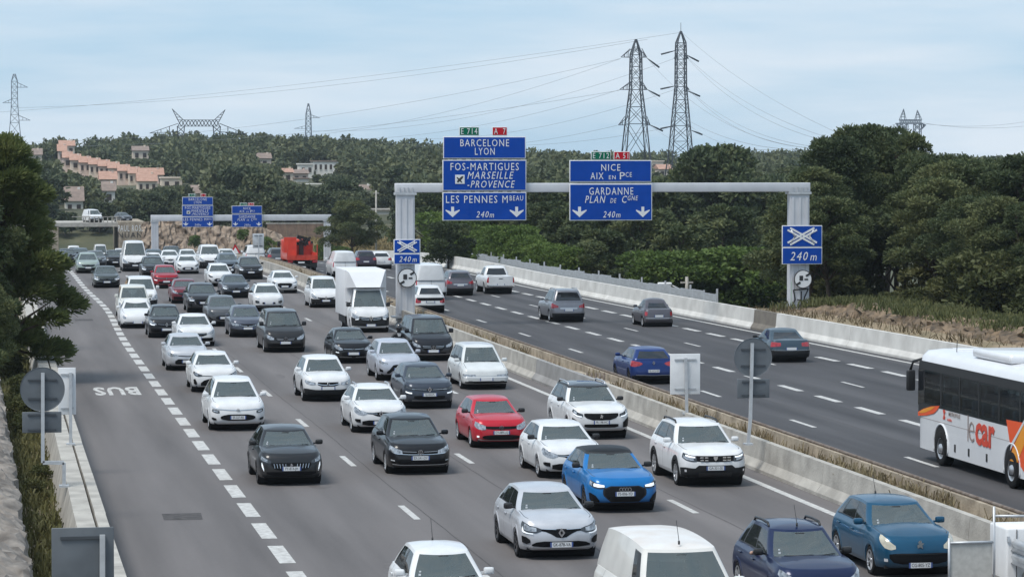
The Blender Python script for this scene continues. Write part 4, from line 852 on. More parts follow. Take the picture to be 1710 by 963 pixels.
def place_car(name, kind, face, tail, opts, color, loc, rz, label, cat='car', group=None):
    P, c = build_car(kind, face, tail, opts); root = thing(name, loc, label, cat, group, rz); objs = []
    far = opts.get('lod', 0)
    for (nm, me, par, lc, rot) in P:
        if far and nm in ('wiper', 'vignette_sticker', 'rear_view_mirror', 'steering_wheel', 'rear_seat', 'dashboard'): objs.append(None); continue
        o = link(nm, me, objs[par] if par is not None else root, lc)
        if rot == 'plate': o.rotation_euler = (math.pi/2, 0, 0)
        elif rot == 'plate_r': o.rotation_euler = (math.pi/2, 0, math.pi)
        elif rot: o.rotation_euler = (0, 0, rot)
        o.color = (*color[:3], color[3] if len(color) > 3 else 0.0)
        objs.append(o)
        if nm == 'roof' and opts.get('roof') == 'white': o.color = (.75, .76, .77, 0)
    return root, c
def car_front(name, kind, face, opts, color, px, py, label, cat='car', group=None, yaw=0.0):
    x, y, z = on_road(px, py); c = Car({**S[kind], **{k: v for k, v in opts.items() if k in S[kind]}})
    slope = (prof(y+2)-prof(y-2))/4
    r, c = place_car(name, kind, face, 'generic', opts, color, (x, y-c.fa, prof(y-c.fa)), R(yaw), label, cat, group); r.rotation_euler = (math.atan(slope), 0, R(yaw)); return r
def car_rear(name, kind, tail, opts, color, px, py, label, cat='car', group=None, face='generic'):
    opts = dict(opts, rear=True); x, y, z = on_road(px, py); c = Car({**S[kind], **{k: v for k, v in opts.items() if k in S[kind]}})
    cy = y+c.ra
    r, c = place_car(name, kind, face, tail, opts, color, (x, cy, prof(cy)), math.pi, label, cat, group); r.rotation_euler = (-math.atan((prof(y+2)-prof(y-2))/4), 0, math.pi); return r
# ================================================================== GANTRIES AND SIGNS
YG, YG2 = 157.6, 384.0
def at_x(px, py, X):
    r = ray(px, py); t = X/r.x; return X, r.y*t, CAM_H+r.z*t
def rect(b, Y):                         # pixel box -> x0, x1, z0, z1 on the upright plane Y
    x0, _, z1 = at_y(b[0], b[1], Y); x1, _, z0 = at_y(b[2], b[3], Y); return x0, x1, z0, z1
def fit_text(s, b, Y, root, matname='sign_white', shear=0.0, bold=0.0, dy=-0.02, name='lettering', space=1.22):
    x0, x1, z0, z1 = rect(b, Y); me = text_mesh(s, 1.0, bold, shear, space, 0.006, matname=matname)
    xs_ = [v.co.x for v in me.vertices]; ys_ = [v.co.y for v in me.vertices]; wx, wy = max(xs_)-min(xs_), max(ys_)-min(ys_)
    sx, sy = (x1-x0)/wx, (z1-z0)/wy; o = link(name, me, root)
    o.rotation_euler = (math.pi/2, 0, 0); o.scale = (sx, sy, 1)
    o.location = (x0-min(xs_)*sx-root.location.x, Y+dy-root.location.y, z0-min(ys_)*sy-root.location.z); return o
def board(b, Y, root, m='blue', border=0.05, dy=0.0, name='panel'):
    x0, x1, z0, z1 = rect(b, Y); L = root.location; r = min(.12, (z1-z0)*.12)
    MB().rbox(((x0+x1)/2-L.x, Y+dy+0.03-L.y, (z0+z1)/2-L.z), (x1-x0, 0.06, z1-z0), .012).obj(name, 'sign_white', root)
    MB().box(((x0+x1)/2-L.x, Y+dy-0.002-L.y, (z0+z1)/2-L.z), (x1-x0-2*border, 0.012, z1-z0-2*border)).obj('face', m, root)
def down_arrow(b, Y, root, dy=-0.016):
    x0, x1, z0, z1 = rect(b, Y); L = root.location; w_, h_ = x1-x0, z1-z0
    P = [(.40, 1), (.60, 1), (.60, .52), (.98, .72), (1.0, .62), (.5, 0), (0, .62), (.02, .72), (.40, .52)]
    MB().prism([(x0+w_*a-L.x, z0+h_*c-L.z) for a, c in P], 'y', Y+dy-L.y, Y+dy+.012-L.y).obj('arrow', 'sign_white', root)
A_BOX, B_BOX = (739, 228, 879, 368), (951, 267, 1089, 368)
def mapper(src, dst):
    sx = (dst[2]-dst[0])/(src[2]-src[0]); sy = (dst[3]-dst[1])/(src[3]-src[1])
    return lambda b: (dst[0]+(b[0]-src[0])*sx, dst[1]+(b[1]-src[1])*sy, dst[0]+(b[2]-src[0])*sx, dst[1]+(b[3]-src[1])*sy)
def sign_a(Y, m, where, far=False):
    x0, x1, z0, z1 = rect(m(A_BOX), Y); bd = 0.045
    root = thing('direction_sign', ((x0+x1)/2, Y, z0), 'tall blue sign in three panels reading BARCELONE and MARSEILLE on the '+where, 'sign')
    for b in ((740, 228, 878, 265), (739, 267, 879, 318.5), (739, 321, 879, 368)): board(m(b), Y, root, 'blue', bd)
    for b, s, mt in (((767, 212, 800, 226.6), 'E 714', 'green'), ((822, 212, 847, 226.6), 'A  7', 'red')):
        board(m(b), Y, root, mt, bd*.7, name='route_panel'); q = m((b[0]+3, b[1]+2.4, b[2]-3, b[3]-2.4)); fit_text(s, q, Y, root)
    if not far:
        for z in (266, 319.8):
            for k in range(9): xk = 744+k*15.3; MB().box((at_y(xk, z, Y)[0]-root.location.x, 0.05, at_y(xk, z, Y)[2]-root.location.z), (.22, .10, .07)).obj('clamp', 'sign_back_dark', root)
    for s, b, sh in (('BARCELONE', (768.6, 232.7, 850, 244.7), 0), ('LYON', (793, 247, 826, 258.8), 0), ('FOS-MARTIGUES', (752.3, 272.2, 866.2, 284.6), 0), ('MARSEILLE', (780.4, 286.8, 857.8, 298.8), .25), ('-PROVENCE', (780.4, 301.7, 859.8, 313.5), .25), ('LES PENNES M', (744.7, 326.7, 847.7, 338.8), 0), ('BEAU', (851, 326.7, 873.5, 335), 0), ('240', (795, 352.8, 816, 363.2), .25), ('m', (817.5, 357, 824.8, 363.2), .2)):
        fit_text(s, m(b), Y, root, shear=sh)
    for b in ((743.9, 345.2, 767.7, 362.6), (851, 345.2, 874.4, 362.6)): down_arrow(m(b), Y, root)
    ib = m((760, 292, 776, 307.3)); board(ib, Y, root, 'ink', .02, dy=-.012, name='airport_icon'); x0, x1, z0, z1 = rect(ib, Y); c = ((x0+x1)/2-root.location.x, (z0+z1)/2-root.location.z); s = (x1-x0)*.36
    MB().box((c[0], -.026, c[1]), (x1-x0-.03, .012, z1-z0-.03)).obj('icon_face', 'sign_white', root)
    P = [(-.95, -.6), (-.6, -.95), (-.1, -.55), (.5, -1.0), (.7, -.85), (.25, -.2), (.75, .3), (1.0, .9), (.9, 1.0), (.3, .75), (-.2, .25), (-.85, .7), (-1.0, .5), (-.55, -.1)]
    MB().prism([(c[0]+a*s, c[1]+b*s) for a, b in P], 'y', -.040, -.030).obj('icon_plane', 'ink', root)
    return root
def sign_b(Y, m, where, far=False):
    x0, x1, z0, z1 = rect(m(B_BOX), Y); bd = 0.045
    root = thing('direction_sign', ((x0+x1)/2, Y, z0), 'blue two panel sign reading NICE and GARDANNE on the '+where, 'sign')
    for b in ((951, 267.5, 1088, 304), (951, 307, 1089, 368)): board(m(b), Y, root, 'blue', bd)
    for b, s, mt in (((987, 253, 1020, 267), 'E 712', 'green'), ((1025, 253, 1052, 267), 'A 51', 'red')):
        board(m(b), Y, root, mt, bd*.7, name='route_panel'); fit_text(s, m((b[0]+3, b[1]+2.4, b[2]-3, b[3]-2.4)), Y, root)
    for s, b, sh in (('NICE', (1004, 274.2, 1035.8, 285.4), 0), ('AIX', (986, 288.2, 1007.7, 299.5), 0), ('EN', (1016.7, 293, 1028, 299.5), 0), ('P', (1035, 287.7, 1043.4, 299.5), 0), ('CE', (1044.5, 287.7, 1054.9, 295.6), 0), ('GARDANNE', (983.9, 313, 1057.4, 325.3), 0), ('PLAN', (976.8, 327, 1011, 338.8), .25), ('DE', (1019, 331.2, 1029.3, 338.8), .2), ('C', (1038.6, 327, 1047, 338.8), .2), ('GNE', (1048, 327, 1065.3, 334.6), .2), ('240', (1006.9, 352.8, 1027, 363.2), .25), ('m', (1028.5, 357, 1036, 363.2), .2)):
        fit_text(s, m(b), Y, root, shear=sh)
    for b in ((955.8, 345.2, 979.6, 362.6), (1061.9, 345.2, 1084.9, 362.6)): down_arrow(m(b), Y, root)
    return root
def gantry(Y, legs, beam, base, label, dep=0.62):
    xl0, xl1 = at_y(legs[0], 400, Y)[0], at_y(legs[1], 400, Y)[0]; xr0, xr1 = at_y(legs[2], 400, Y)[0], at_y(legs[3], 400, Y)[0]
    zt, zb_ = at_y(800, beam[0], Y)[2], at_y(800, beam[1], Y)[2]
    root = thing('sign_gantry', (xl0, Y+.5, base), label, 'gantry'); L = root.location
    def col(a, b):
        m = MB(); w_ = b-a; m.box(((a+b)/2-L.x, 0, (base+zb_-.12)/2-base-.1), (w_, dep, zb_-.12-base+.2))
        for k in range(3): m.box((a+w_*(.14+.36*k)-L.x, -dep/2-.02, (zb_-.3-base)/2+.1), (w_*.12, .05, zb_-base-.5))
        m.obj('leg', 'gantry', root)
        f = MB(); f.box(((a+b)/2-L.x, 0, zb_-.06-base), (w_+.18, dep+.18, .13)); f.obj('flange', 'galv', root)
        for k in range(4): MB().box((a+w_*(.14+.24*k)-L.x, -dep/2-.03, zb_+.14-base), (.05, .05, .26)).obj('stiffener', 'galv', root)
        MB().box(((a+b)/2-L.x, 0, .03), (w_+.5, dep+.5, .08)).obj('base_plate', 'galv', root)
    col(xl0, xl1); col(xr0, xr1)
    MB().rbox(((xl0+xr1)/2-L.x, 0, (zt+zb_)/2-base), (xr1-xl0+.12, dep, zt-zb_), .04).obj('beam', 'gantry', root)
    return root, (xl0, xl1, xr0, xr1)
gm, gx = gantry(YG, (664, 693.5, 1321, 1353), (306, 321.5), 0.45, 'large pale steel gantry spanning the dark carriageway in front of the pine wood')
gf, gx2 = gantry(YG2, (253, 265, 541.5, 553), (357.5, 367.5), -6.0, 'distant pale steel gantry standing before the rock cutting')
ident = lambda b: b
sign_a(YG-.02, ident, 'large gantry'); sign_b(YG-.02, ident, 'large gantry')
sign_a(YG2-.02, mapper(A_BOX, (304, 329, 356, 379)), 'distant gantry', True); sign_b(YG2-.02, mapper(B_BOX, (387, 343.5, 438, 379)), 'distant gantry', True)
def leg_sign(b, mid, label, Y):
    x0, x1, z0, z1 = rect(b, Y); root = thing('interchange_sign', ((x0+x1)/2, Y, z0), label, 'sign')
    board((b[0], b[1], b[2], mid), Y, root, 'blue', .04); board((b[0], mid+.6, b[2], b[3]), Y, root, 'blue', .04)
    x0, x1, z0, z1 = rect((b[0]+(b[2]-b[0])*.15, b[1]+(mid-b[1])*.12, b[0]+(b[2]-b[0])*.85, mid-(mid-b[1])*.12), Y); L = root.location
    c = ((x0+x1)/2-L.x, (z0+z1)/2-L.z); a, h = (x1-x0)/2, (z1-z0)/2
    for sg in (1, -1):
        for k in (-1, 1):
            d = MB(); ox, oz = k*a*.09, -sg*k*h*.12; d.bar((c[0]-a*.95+ox, -.022-.004*(sg > 0), c[1]-sg*h*.9+oz), (c[0]+a*.95+ox, -.022-.004*(sg > 0), c[1]+sg*h*.9+oz), .012, a*.13); d.obj('symbol_stripe', 'sign_white', root)
        m = MB(); m.tube([(c[0]+sg*a*.8, -.02, c[1]+h*.75), (c[0]+sg*a*.52, -.02, c[1]), (c[0]+sg*a*.8, -.02, c[1]-h*.75)], a*.06, 5); m.obj('symbol_slip_road', 'sign_white', root)
        if b[3] > 430: pass
    w_ = b[2]-b[0]; hh = b[3]-mid
    fit_text('240', (b[0]+w_*.2, mid+hh*.28, b[0]+w_*.64, mid+hh*.78), Y, root, shear=.25); fit_text('m', (b[0]+w_*.70, mid+hh*.48, b[0]+w_*.86, mid+hh*.78), Y, root, shear=.2)
leg_sign((657.5, 399.5, 702, 441), 423, 'small blue interchange sign reading 240 m on the gantry leg in the median', YG-.05)
leg_sign((1306, 376.5, 1373, 441), 412.5, 'small blue interchange sign reading 240 m on the gantry leg beside the pines', YG-.05)
def round_sign(px, py, rp, label, Y):
    x, _, z = at_y(px, py, Y); r = abs(at_y(px+rp, py, Y)[0]-x); root = thing('round_sign', (x, Y, z-r), label, 'sign')
    MB().lathe([(0.001, -.02), (r, -.02), (r, .02), (0.001, .02)], 32, 'y', (0, 0, r), smooth=False).obj('rim', 'ink', root)
    MB().lathe([(0.001, -.03), (r*.91, -.03), (r*.91, -.01)], 32, 'y', (0, 0, r), smooth=False).obj('face', 'sign_white', root)
    for s in (1, -1): MB().bar((s*r*.30, -.04, r+s*r*.34), (s*r*.78, -.04, r+s*r*.62), .012, r*.22).obj('diagonal_bar', 'ink', root)
    MB().box((-r*.22, -.04, r*1.12), (r*.40, .012, r*.52)).obj('lorry_symbol', 'ink', root); MB().box((r*.34, -.04, r*.98), (r*.40, .012, r*.16)).obj('car_symbol', 'ink', root)
round_sign(680, 464, 16, 'round white end of overtaking ban sign on the median gantry leg', YG-.06)
round_sign(1341, 466, 15, 'round white end of overtaking ban sign above graffiti on the gantry leg', YG-.06)
# graffiti strokes on the right leg (flat paint)
gr = MB()
for P in ([(1325, 484), (1350, 482)], [(1325, 484), (1328, 500), (1322, 512), (1334, 530), (1331, 540)], [(1350, 482), (1343, 497), (1350, 512), (1346, 528)], [(1331, 500), (1346, 503)], [(1338, 486), (1337, 535)]):
    for a, b in zip(P, P[1:]): pa, pb = at_y(*a, YG+.13), at_y(*b, YG+.13); gr.bar((pa[0]-gm.location.x, pa[1]-gm.location.y, pa[2]-gm.location.z), (pb[0]-gm.location.x, pb[1]-gm.location.y, pb[2]-gm.location.z), .012, .07)
gr.obj('graffiti', 'ink', gm)
gr = MB(); x0, x1, z0, z1 = rect((1321.5, 470, 1325.5, 545), YG+.18); gr.box(((x0+x1)/2-gm.location.x, -.32, (z0+z1)/2-gm.location.z), (x1-x0, .012, z1-z0)); gr.obj('graffiti', mat('green_spray', (.10, .30, .13), .8, var=.5, vscale=4), gm)

# ---- sign backs beside the road
def post_sign(name, label, px, py_base, zbase, shapes, post_px, arm=None, tilt=0.0, postm='galv'):
    """shapes: ('disc', px, py, r_px) or ('rect', box) in the picture, on the plane through the post foot"""
    r = ray(px, py_base); t = (zbase-CAM_H)/r.z; Y = (r*t).y; x = (r*t).x
    root = thing(name, (x, Y, zbase), label, 'sign'); L = root.location; top = None
    for k, s in enumerate(shapes):
        if s[0] == 'disc':
            cx, _, cz = at_y(s[1], s[2], Y); rr = abs(at_y(s[1]+s[3], s[2], Y)[0]-cx)
            MB().lathe([(0.001, .06), (rr*.96, .06), (rr, .05), (rr, .09), (0.001, .09)], 40, 'y', (cx-L.x, 0, cz-L.z), smooth=False).obj('sign_plate', s[4], root)
            for dz in (-.42, .42):
                w_ = rr*1.3; MB().box((cx-L.x, .045, cz-L.z+dz*rr), (w_, .03, .045)).obj('stiffener', 'sign_back_dark', root)
            top = cz+rr*.75
        else:
            x0, x1, z0, z1 = rect(s[1], Y)
            MB().rbox(((x0+x1)/2-L.x, .075, (z0+z1)/2-L.z), (x1-x0, .03, z1-z0), .012).obj('sign_plate', s[2], root)
            for fz in (.14, .86): MB().box(((x0+x1)/2-L.x, .045, z0+(z1-z0)*fz-L.z), ((x1-x0)*.72, .03, .045)).obj('stiffener', 'sign_back_dark' if s[2] != 'sign_white' else 'galv', root)
            top = max(top or -99, z1-.1*(z1-z0))
    pp = [at_y(a, b, Y) for a, b in post_px]; m = MB()
    pts = [(p[0]-L.x, 0, p[2]-L.z) for p in pp]; pts[-1] = (pts[-1][0], 0, top-L.z if len(pts) > 1 and shapes else pts[-1][2])
    for a, b in zip(pts, pts[1:]): m.bar(a, b, .085, .085)
    m.obj('post', postm, root)
    MB().box((0, 0, .02), (.24, .24, .05)).obj('base_plate', postm, root)
    return root
post_sign('road_sign', 'grey back of a round sign over a plate on a cranked post', 107, 812, .86, [('disc', 71, 650, 37.5, 'sign_back'), ('rect', (37, 688, 103, 722), 'sign_back')], [(107, 812), (107, 772), (71.5, 772), (71.5, 640)])
post_sign('road_sign', 'large dark grey back of a rectangular sign standing on the bus lane wall', 171, 1100, .86, [('rect', (86, 882, 191, 1000), 'sign_back')], [(171, 1100), (171, 900)])
ws = post_sign('road_sign', 'white back of a turned rectangular sign above the bus lane wall', 118, 742, .86, [('rect', (97, 614, 127, 692), 'sign_white')], [(118, 742), (118, 640)])
post_sign('road_sign', 'grey back of a round sign over a rectangular plate on a median post', 1249, 742, .80, [('disc', 1258.5, 597, 31.5, 'sign_back'), ('rect', (1232, 633, 1286, 664), 'sign_back')], [(1249, 742), (1253, 700), (1256, 640)])
post_sign('road_sign', 'tilted white back of a rectangular sign on a median post', 1147, 691, .80, [('rect', (1120, 591, 1170, 658), 'sign_white')], [(1147, 691), (1145, 610)])
post_sign('road_sign', 'pale grey back of a square sign on a thin post before the rock cutting', 432, 462, -.2, [('rect', (422, 390, 441, 414), 'galv')], [(432, 462), (432, 392)], postm='galv')
for px_, py_, h_, lb in ((450, 436, 20, 'triangular warning sign standing beside the far square sign'), (393, 432, 30, 'triangular warning sign on a low post before the rock cutting')):
    x, y, z = on_road(px_, py_+6); root = thing('warning_sign', (x, y, z), lb, 'sign'); s = 14/(FPX/y)
    zt = at_y(px_, py_-h_+12, y)[2]-z
    MB().prism([(-s, zt-s*1.3), (s, zt-s*1.3), (0, zt+s*.45)], 'y', -.02, .02).obj('rim', 'red', root); MB().prism([(-s*.7, zt-s*1.12), (s*.7, zt-s*1.12), (0, zt+s*.1)], 'y', -.03, .0).obj('face', 'sign_white', root); MB().tube([(0, .03, 0), (0, .03, zt-s*.2)], .04, 6).obj('post', 'galv', root)
# bottom right: guard rail end, mesh gate and white cabinet between the carriageways
gxx, gyy, _ = on_road(1600, 975); gr = thing('guard_rail', (XB-.55, 50, 0), 'galvanised double crash barrier rail ending at the median wall near the white cabinet', 'rail')
for z, dx in ((.72, 0.0), (.45, 0.0)):
    m = MB(); pr = [(0, -.15), (-.08, -.11), (-.02, -.04), (-.08, .04), (-.02, .11), (0, .15)]
    for y in np.arange(-4, 10.6, 1.2): m.add([(dx+a*1.0+.02*max(0, y-6), y, z+b) for a, b in pr])
    n_ = len(pr); c_ = len(m.v)//n_
    for k in range(c_-1):
        for q in range(n_-1): m.face((k*n_+q, k*n_+q+1, (k+1)*n_+q+1, (k+1)*n_+q), 0, True)
    m.obj('beam', 'galv', gr)
for y in (-4, -1, 2, 5, 8): MB().box((.10, y, .42), (.12, .10, .9)).obj('post', 'galv', gr)
cx0, _, cz1 = at_y(1672, 882, 60.0); cb = thing('cabinet', (cx0+1.12, 60.0, .20), 'white roadside cabinet with a dark oval window between the carriageways', 'cabinet')
MB().rbox((0, .55, -.12), (2.0, 1.1, 2.0), .05).obj('housing', 'sign_white', cb)
MB().prism([(-.52, -.9), (-.56, -.1), (-.46, .28), (.2, .45), (.6, .35), (.6, -.9)], 'y', -.025, .0).obj('window', 'glass_dark', cb); MB().box((-.78, -.008, -.1), (.012, .012, 1.9)).obj('door_gap', 'ink', cb)
for z in (.65, -.3): MB().box((-.97, -.02, z), (.05, .04, .12)).obj('hinge', 'galv', cb)
gt = thing('steel_gate', (XB+.25, 59.2, .4), 'thin galvanised gate frame with a light mesh panel beside the white cabinet', 'gate')
for a, b in (((1660, 845), (1660, 985)), ((1585, 898), (1585, 985)), ((1660, 861), (1740, 861)), ((1585, 906), (1658, 904))):
    pa, pb = at_y(*a, 59.2), at_y(*b, 59.2); MB().tube([(pa[0]-gt.location.x, 0, pa[2]-gt.location.z), (pb[0]-gt.location.x, 0, pb[2]-gt.location.z)], .028, 8).obj('rail', 'galv', gt)
pa, pb = at_y(1587, 906, 59.2), at_y(1657, 985, 59.2); MB().box(((pa[0]+pb[0])/2-gt.location.x, .02, (pa[2]+pb[2])/2-gt.location.z), (pb[0]-pa[0], .012, pa[2]-pb[2])).obj('panel', mat('mesh_panel', (.47, .46, .43), .8, var=.1, vscale=8), gt)

# ================================================================== BRIDGE, ROCKS, WALLS AT THE FAR END
YB = 452.0
bx0, _, bz1 = at_y(120, 372, YB); bx1, _, bz0 = at_y(198, 378.5, YB)
br = thing('road_bridge', ((bx0+bx1)/2, YB, prof(YB)), 'small concrete road bridge with a slatted parapet over the motorway', 'bridge'); L = br.location
MB().box(((bx0-14+bx1)/2-L.x, 8, (bz0+bz1)/2-L.z), (bx1-bx0+14, 16, bz1-bz0)).obj('deck', 'concrete', br)
x = bx0+2
while x < bx1: MB().box((x-L.x, .15, bz1+.42-L.z), (.16, .18, .85)).obj('baluster', 'concrete', br); x += .66
MB().box(((bx0+bx1)/2-L.x, .16, bz1+.88-L.z), (bx1-bx0, .26, .10)).obj('hand_rail', 'concrete', br)
ax1 = at_y(242, 378, YB-3)[0]
MB().box(((bx1+ax1)/2-L.x, 8, (bz0+.6+prof(YB))/2-L.z), (ax1-bx1, 22, bz0+.6-prof(YB)+.4)).obj('abutment', 'concrete_tan', br)
MB().box((bx0-6-L.x, 2.5, (bz0+prof(YB))/2-L.z), (8, 5, bz0-prof(YB)+.2)).obj('abutment', 'concrete_tan', br)
fit_text('PAUL ROSS', (197, 376, 239, 386), YB-3.03, br, 'sign_white', bold=.0, name='graffiti'); fit_text('NUAN', (197, 388, 237, 397), YB-3.03, br, 'ink', bold=.0, name='graffiti')
# retaining wall and banks
x0, x1, z0, z1 = rect((446, 374, 545, 412), 444); rw = thing('retaining_wall', ((x0+x1)/2, 444, z0-1), 'long brown masonry retaining wall behind the distant gantry', 'wall')
bw = mat('brown_wall', (.26, .18, .13), .95, noise_col=(.16, .11, .085), vscale=1.5, bump=.5)
for k in range(6): MB().box(((k-2.5)*(x1-x0)/6, .2, (z1-z0)/2+.5), ((x1-x0)/6-.06, .4, z1-z0+1.0)).obj('wall_panel', bw, rw)
MB().box((0, .2, z1-z0+1.08), (x1-x0+.3, .5, .16)).obj('coping', 'concrete', rw)
def rock_sheet(name, x0, x1, nxk, ztop, zbot, Y, depth, m, seed, amp=1.0, dip=.8, step=.55):
    rnd = np.random.RandomState(seed); mb = MB(); nzk = max(6, int(abs((ztop(0)-zbot(0)))/step)+1)
    off = rnd.rand(nzk+1, nxk+1)
    for j in range(nzk+1):
        for i in range(nxk+1):
            u, v = i/nxk, j/nzk; x = x0+(x1-x0)*u; z = zbot(u)+(ztop(u)-zbot(u))*v; s = (x*dip+z)*1.15
            lay = ((s % 1.9)/1.9)**1.4*amp+.35*amp*math.sin(x*1.7+z*2.1)
            mb.v.append((x+(off[j, i]-.5)*.5*step, Y+depth*v-lay*.8-off[j, i]*.7*amp, z+(off[j-1, i]-.5)*.4*step))
    for j in range(nzk):
        for i in range(nxk):
            a = j*(nxk+1)+i; b = (a, a+1, a+nxk+2, a+nxk+1)
            if rnd.rand() < .5: mb.face((b[0], b[1], b[2])); mb.face((b[0], b[2], b[3]))
            else: mb.face((b[0], b[1], b[3])); mb.face((b[1], b[2], b[3]))
    return tag(mb.obj(name, m, fix=False), kind='structure')
xa, xb_ = at_y(240, 400, 432)[0], at_y(478, 400, 432)[0]
rock_sheet('rock_cutting', xa, xb_, 64, lambda u: -.3-2.4*max(0, u-.55)**1.2*2.2+.5*math.sin(u*9), lambda u: -7.2, 432, 7.5, 'rock', 3, 1.2)
rock_sheet('earth_bank', xb_-2, xb_+30, 36, lambda u: -3.3+.5*math.sin(u*7), lambda u: -7.0, 412, 31, 'soil_dry', 5, .35, .3)
rock_sheet('earth_bank', -12, 4.5, 26, lambda u: -.4-2.5*u, lambda u: -6.2, 438, 6, 'rock_tan', 7, .5, .3)
# low rock bank on the right
rb0 = lambda y: XR(y)+2.6
mb = MB(); rnd = np.random.RandomState(9); ny_, nz_ = 190, 5
for j in range(nz_+1):
    for i in range(ny_+1):
        y = 84+74*i/ny_; v = j/nz_; mb.v.append((rb0(y)+v*1.1+rnd.rand()*.55, y+rnd.rand()*.35, ground_h(rb0(y), y)-.2+(.72+.10*math.sin(y*.4))*v*min(1, (160-y)/12)+rnd.rand()*.22))
for j in range(nz_):
    for i in range(ny_): a = j*(ny_+1)+i; mb.face((a, a+1, a+ny_+2)); mb.face((a, a+ny_+2, a+ny_+1))
tag(mb.obj('rock_bank', 'rock_bank', fix=False), kind='structure')

# ---- rough stone wall bottom left
wl = thing('stone_wall', (0, 46, 0), 'rough grey rock wall at the edge of the weedy verge below the bus lane signs', 'wall'); mb = MB(); rnd = np.random.RandomState(12); ny_, nz_ = 240, 34
for j in range(nz_+1):
    for i in range(ny_+1):
        y = i*60/ny_; e = .70-.0085*(y-6)
        if j <= 12: v = j/12; xx, zz = e+.12*(1-v), -.3+v*1.55
        else: v = (j-12)/(nz_-12); xx, zz = e-3.6*v, 1.25+.9*v**.7
        mb.v.append((xx+(rnd.rand()-.5)*.12+.05*math.sin(y*2.3+zz*5), y+(rnd.rand()-.5)*.12, zz+(rnd.rand()-.5)*.14+.08*math.sin(y*1.3+xx*3)))
for j in range(nz_):
    for i in range(ny_): a = j*(ny_+1)+i; mb.face((a, a+1, a+ny_+2)); mb.face((a, a+ny_+2, a+ny_+1))
mb.obj('rock_face', 'stone_grey', wl, fix=False)

# ================================================================== POWER LINES
def lattice(mb, levels, legw, brw, sub=1):
    for (z0, h0), (z1, h1) in zip(levels, levels[1:]):
        n = max(1, int(round((z1-z0)/(1.9*max(h0, .7)))))
        for k in range(n):
            a, b = k/n, (k+1)/n; za, zb_ = z0+(z1-z0)*a, z0+(z1-z0)*b; ha, hb = h0+(h1-h0)*a, h0+(h1-h0)*b
            C = [(-1, -1), (1, -1), (1, 1), (-1, 1)]
            for q in range(4):
                c, d = C[q], C[(q+1) % 4]; pa, pb = (c[0]*ha, c[1]*ha, za), (d[0]*ha, d[1]*ha, za); qa, qb = (c[0]*hb, c[1]*hb, zb_), (d[0]*hb, d[1]*hb, zb_)
                mb.bar(pa, qa, legw); mb.bar(pa, qb, brw); mb.bar(pb, qa, brw); mb.bar(qa, qb, brw)
def pylon(label, px, py_top, Y, levels_px, arms_px, m, arm_dir=0.0, rot=0.0, legw=.23, brw=.10, insul=True):
    """levels_px: (py, half width px); arms_px: (py, left px, right px, rise px)"""
    x, _, zt = at_y(px, py_top, Y); gz = ground_h(x, Y); root = thing('pylon', (x, Y, gz), label, 'pylon', rz=rot); s = abs(at_y(px+1, py_top, Y)[0]-x)
    lv = [(at_y(px, p, Y)[2]-gz, h*s) for p, h in levels_px]; lv.sort()
    if lv[0][0] > .2:
        sl = (lv[1][1]-lv[0][1])/(lv[1][0]-lv[0][0]); lv.insert(0, (0.0, max(lv[0][1], lv[0][1]-sl*lv[0][0])))
    b = MB(); lattice(b, lv, legw, brw); b.obj('tower', m, root); ends = []
    for py, lp, rp_, rise in arms_px:
        z = at_y(px, py, Y)[2]-gz
        for d in (lp-px, rp_-px):
            if abs(d) < 1: continue
            a = MB(); e = d*s; hw = interp(z, lv)*(1 if d > 0 else -1); c, sn = math.cos(arm_dir), math.sin(arm_dir); rz_ = rise*s
            for q in (-1, 1):
                a.bar((hw, q*abs(hw), z), (e*c, e*sn, z), brw*1.15); a.bar((hw, q*abs(hw), z+rz_), (e*c, e*sn, z), brw*1.15)
                for f in (.33, .66): a.bar((hw+(e*c-hw)*f, q*abs(hw)*(1-f), z), (hw+(e*c-hw)*f, q*abs(hw)*(1-f), z+rz_*(1-f)), brw)
            a.obj('cross_arm', m, root); ends.append((x+e*c, Y+e*sn, gz+z))
    return root, ends
t1, e1 = pylon('tall dark lattice pylon with three pairs of cross arms behind the blue NICE sign', 1062, 66, 640, [(66, .8), (92, 8), (150, 9), (207, 15), (263, 20), (330, 28)], [(96, 1037, 1080, 14), (150, 1035, 1081, 12), (209, 1033, 1086, 14)], 'pylon')
t2, e2 = pylon('tallest dark lattice pylon with a pointed top seen side on', 1137, 52.5, 655, [(52.5, .6), (72, 7), (84, 7.5), (145, 8), (210, 13), (262, 17), (330, 26)], [(98, 1126, 1150, 5), (150, 1126, 1151, 5), (212, 1122, 1154, 5)], 'pylon')
MB().tube([(0, 0, at_y(1137, 52.5, 655)[2]-t2.location.z), (0, 0, at_y(1137, 38, 655)[2]-t2.location.z)], .06, 5).obj('lightning_rod', 'pylon', t2)
t3, e3 = pylon('slim pale lattice pylon with staggered arms above the roadside pine', 24, 124, 900, [(124, 1.5), (136, 5), (165, 5.2), (178, 5.6), (205, 7.5), (250, 12)], [(146, 24, 46, 8), (172, 4, 24, 6), (201, 24, 50, 8)], 'pylon_far', legw=.20, brw=.10)
t5, e5 = pylon('slim pale lattice pylon with drooping arms on the wooded ridge', 515, 173, 900, [(173, .8), (190, 4), (215, 4.5), (235, 5), (290, 7)], [(197, 515, 534, 5), (215, 491, 515, 5), (231, 515, 540, 5)], 'pylon_far', legw=.17, brw=.08)
t7, e7 = pylon('tiny slim pylon on the far right skyline beyond the pines', 1694, 259, 1000, [(259, 1.2), (268, 3), (300, 4)], [(266, 1690, 1698, 2)], 'pylon_far', legw=.3, brw=.2)
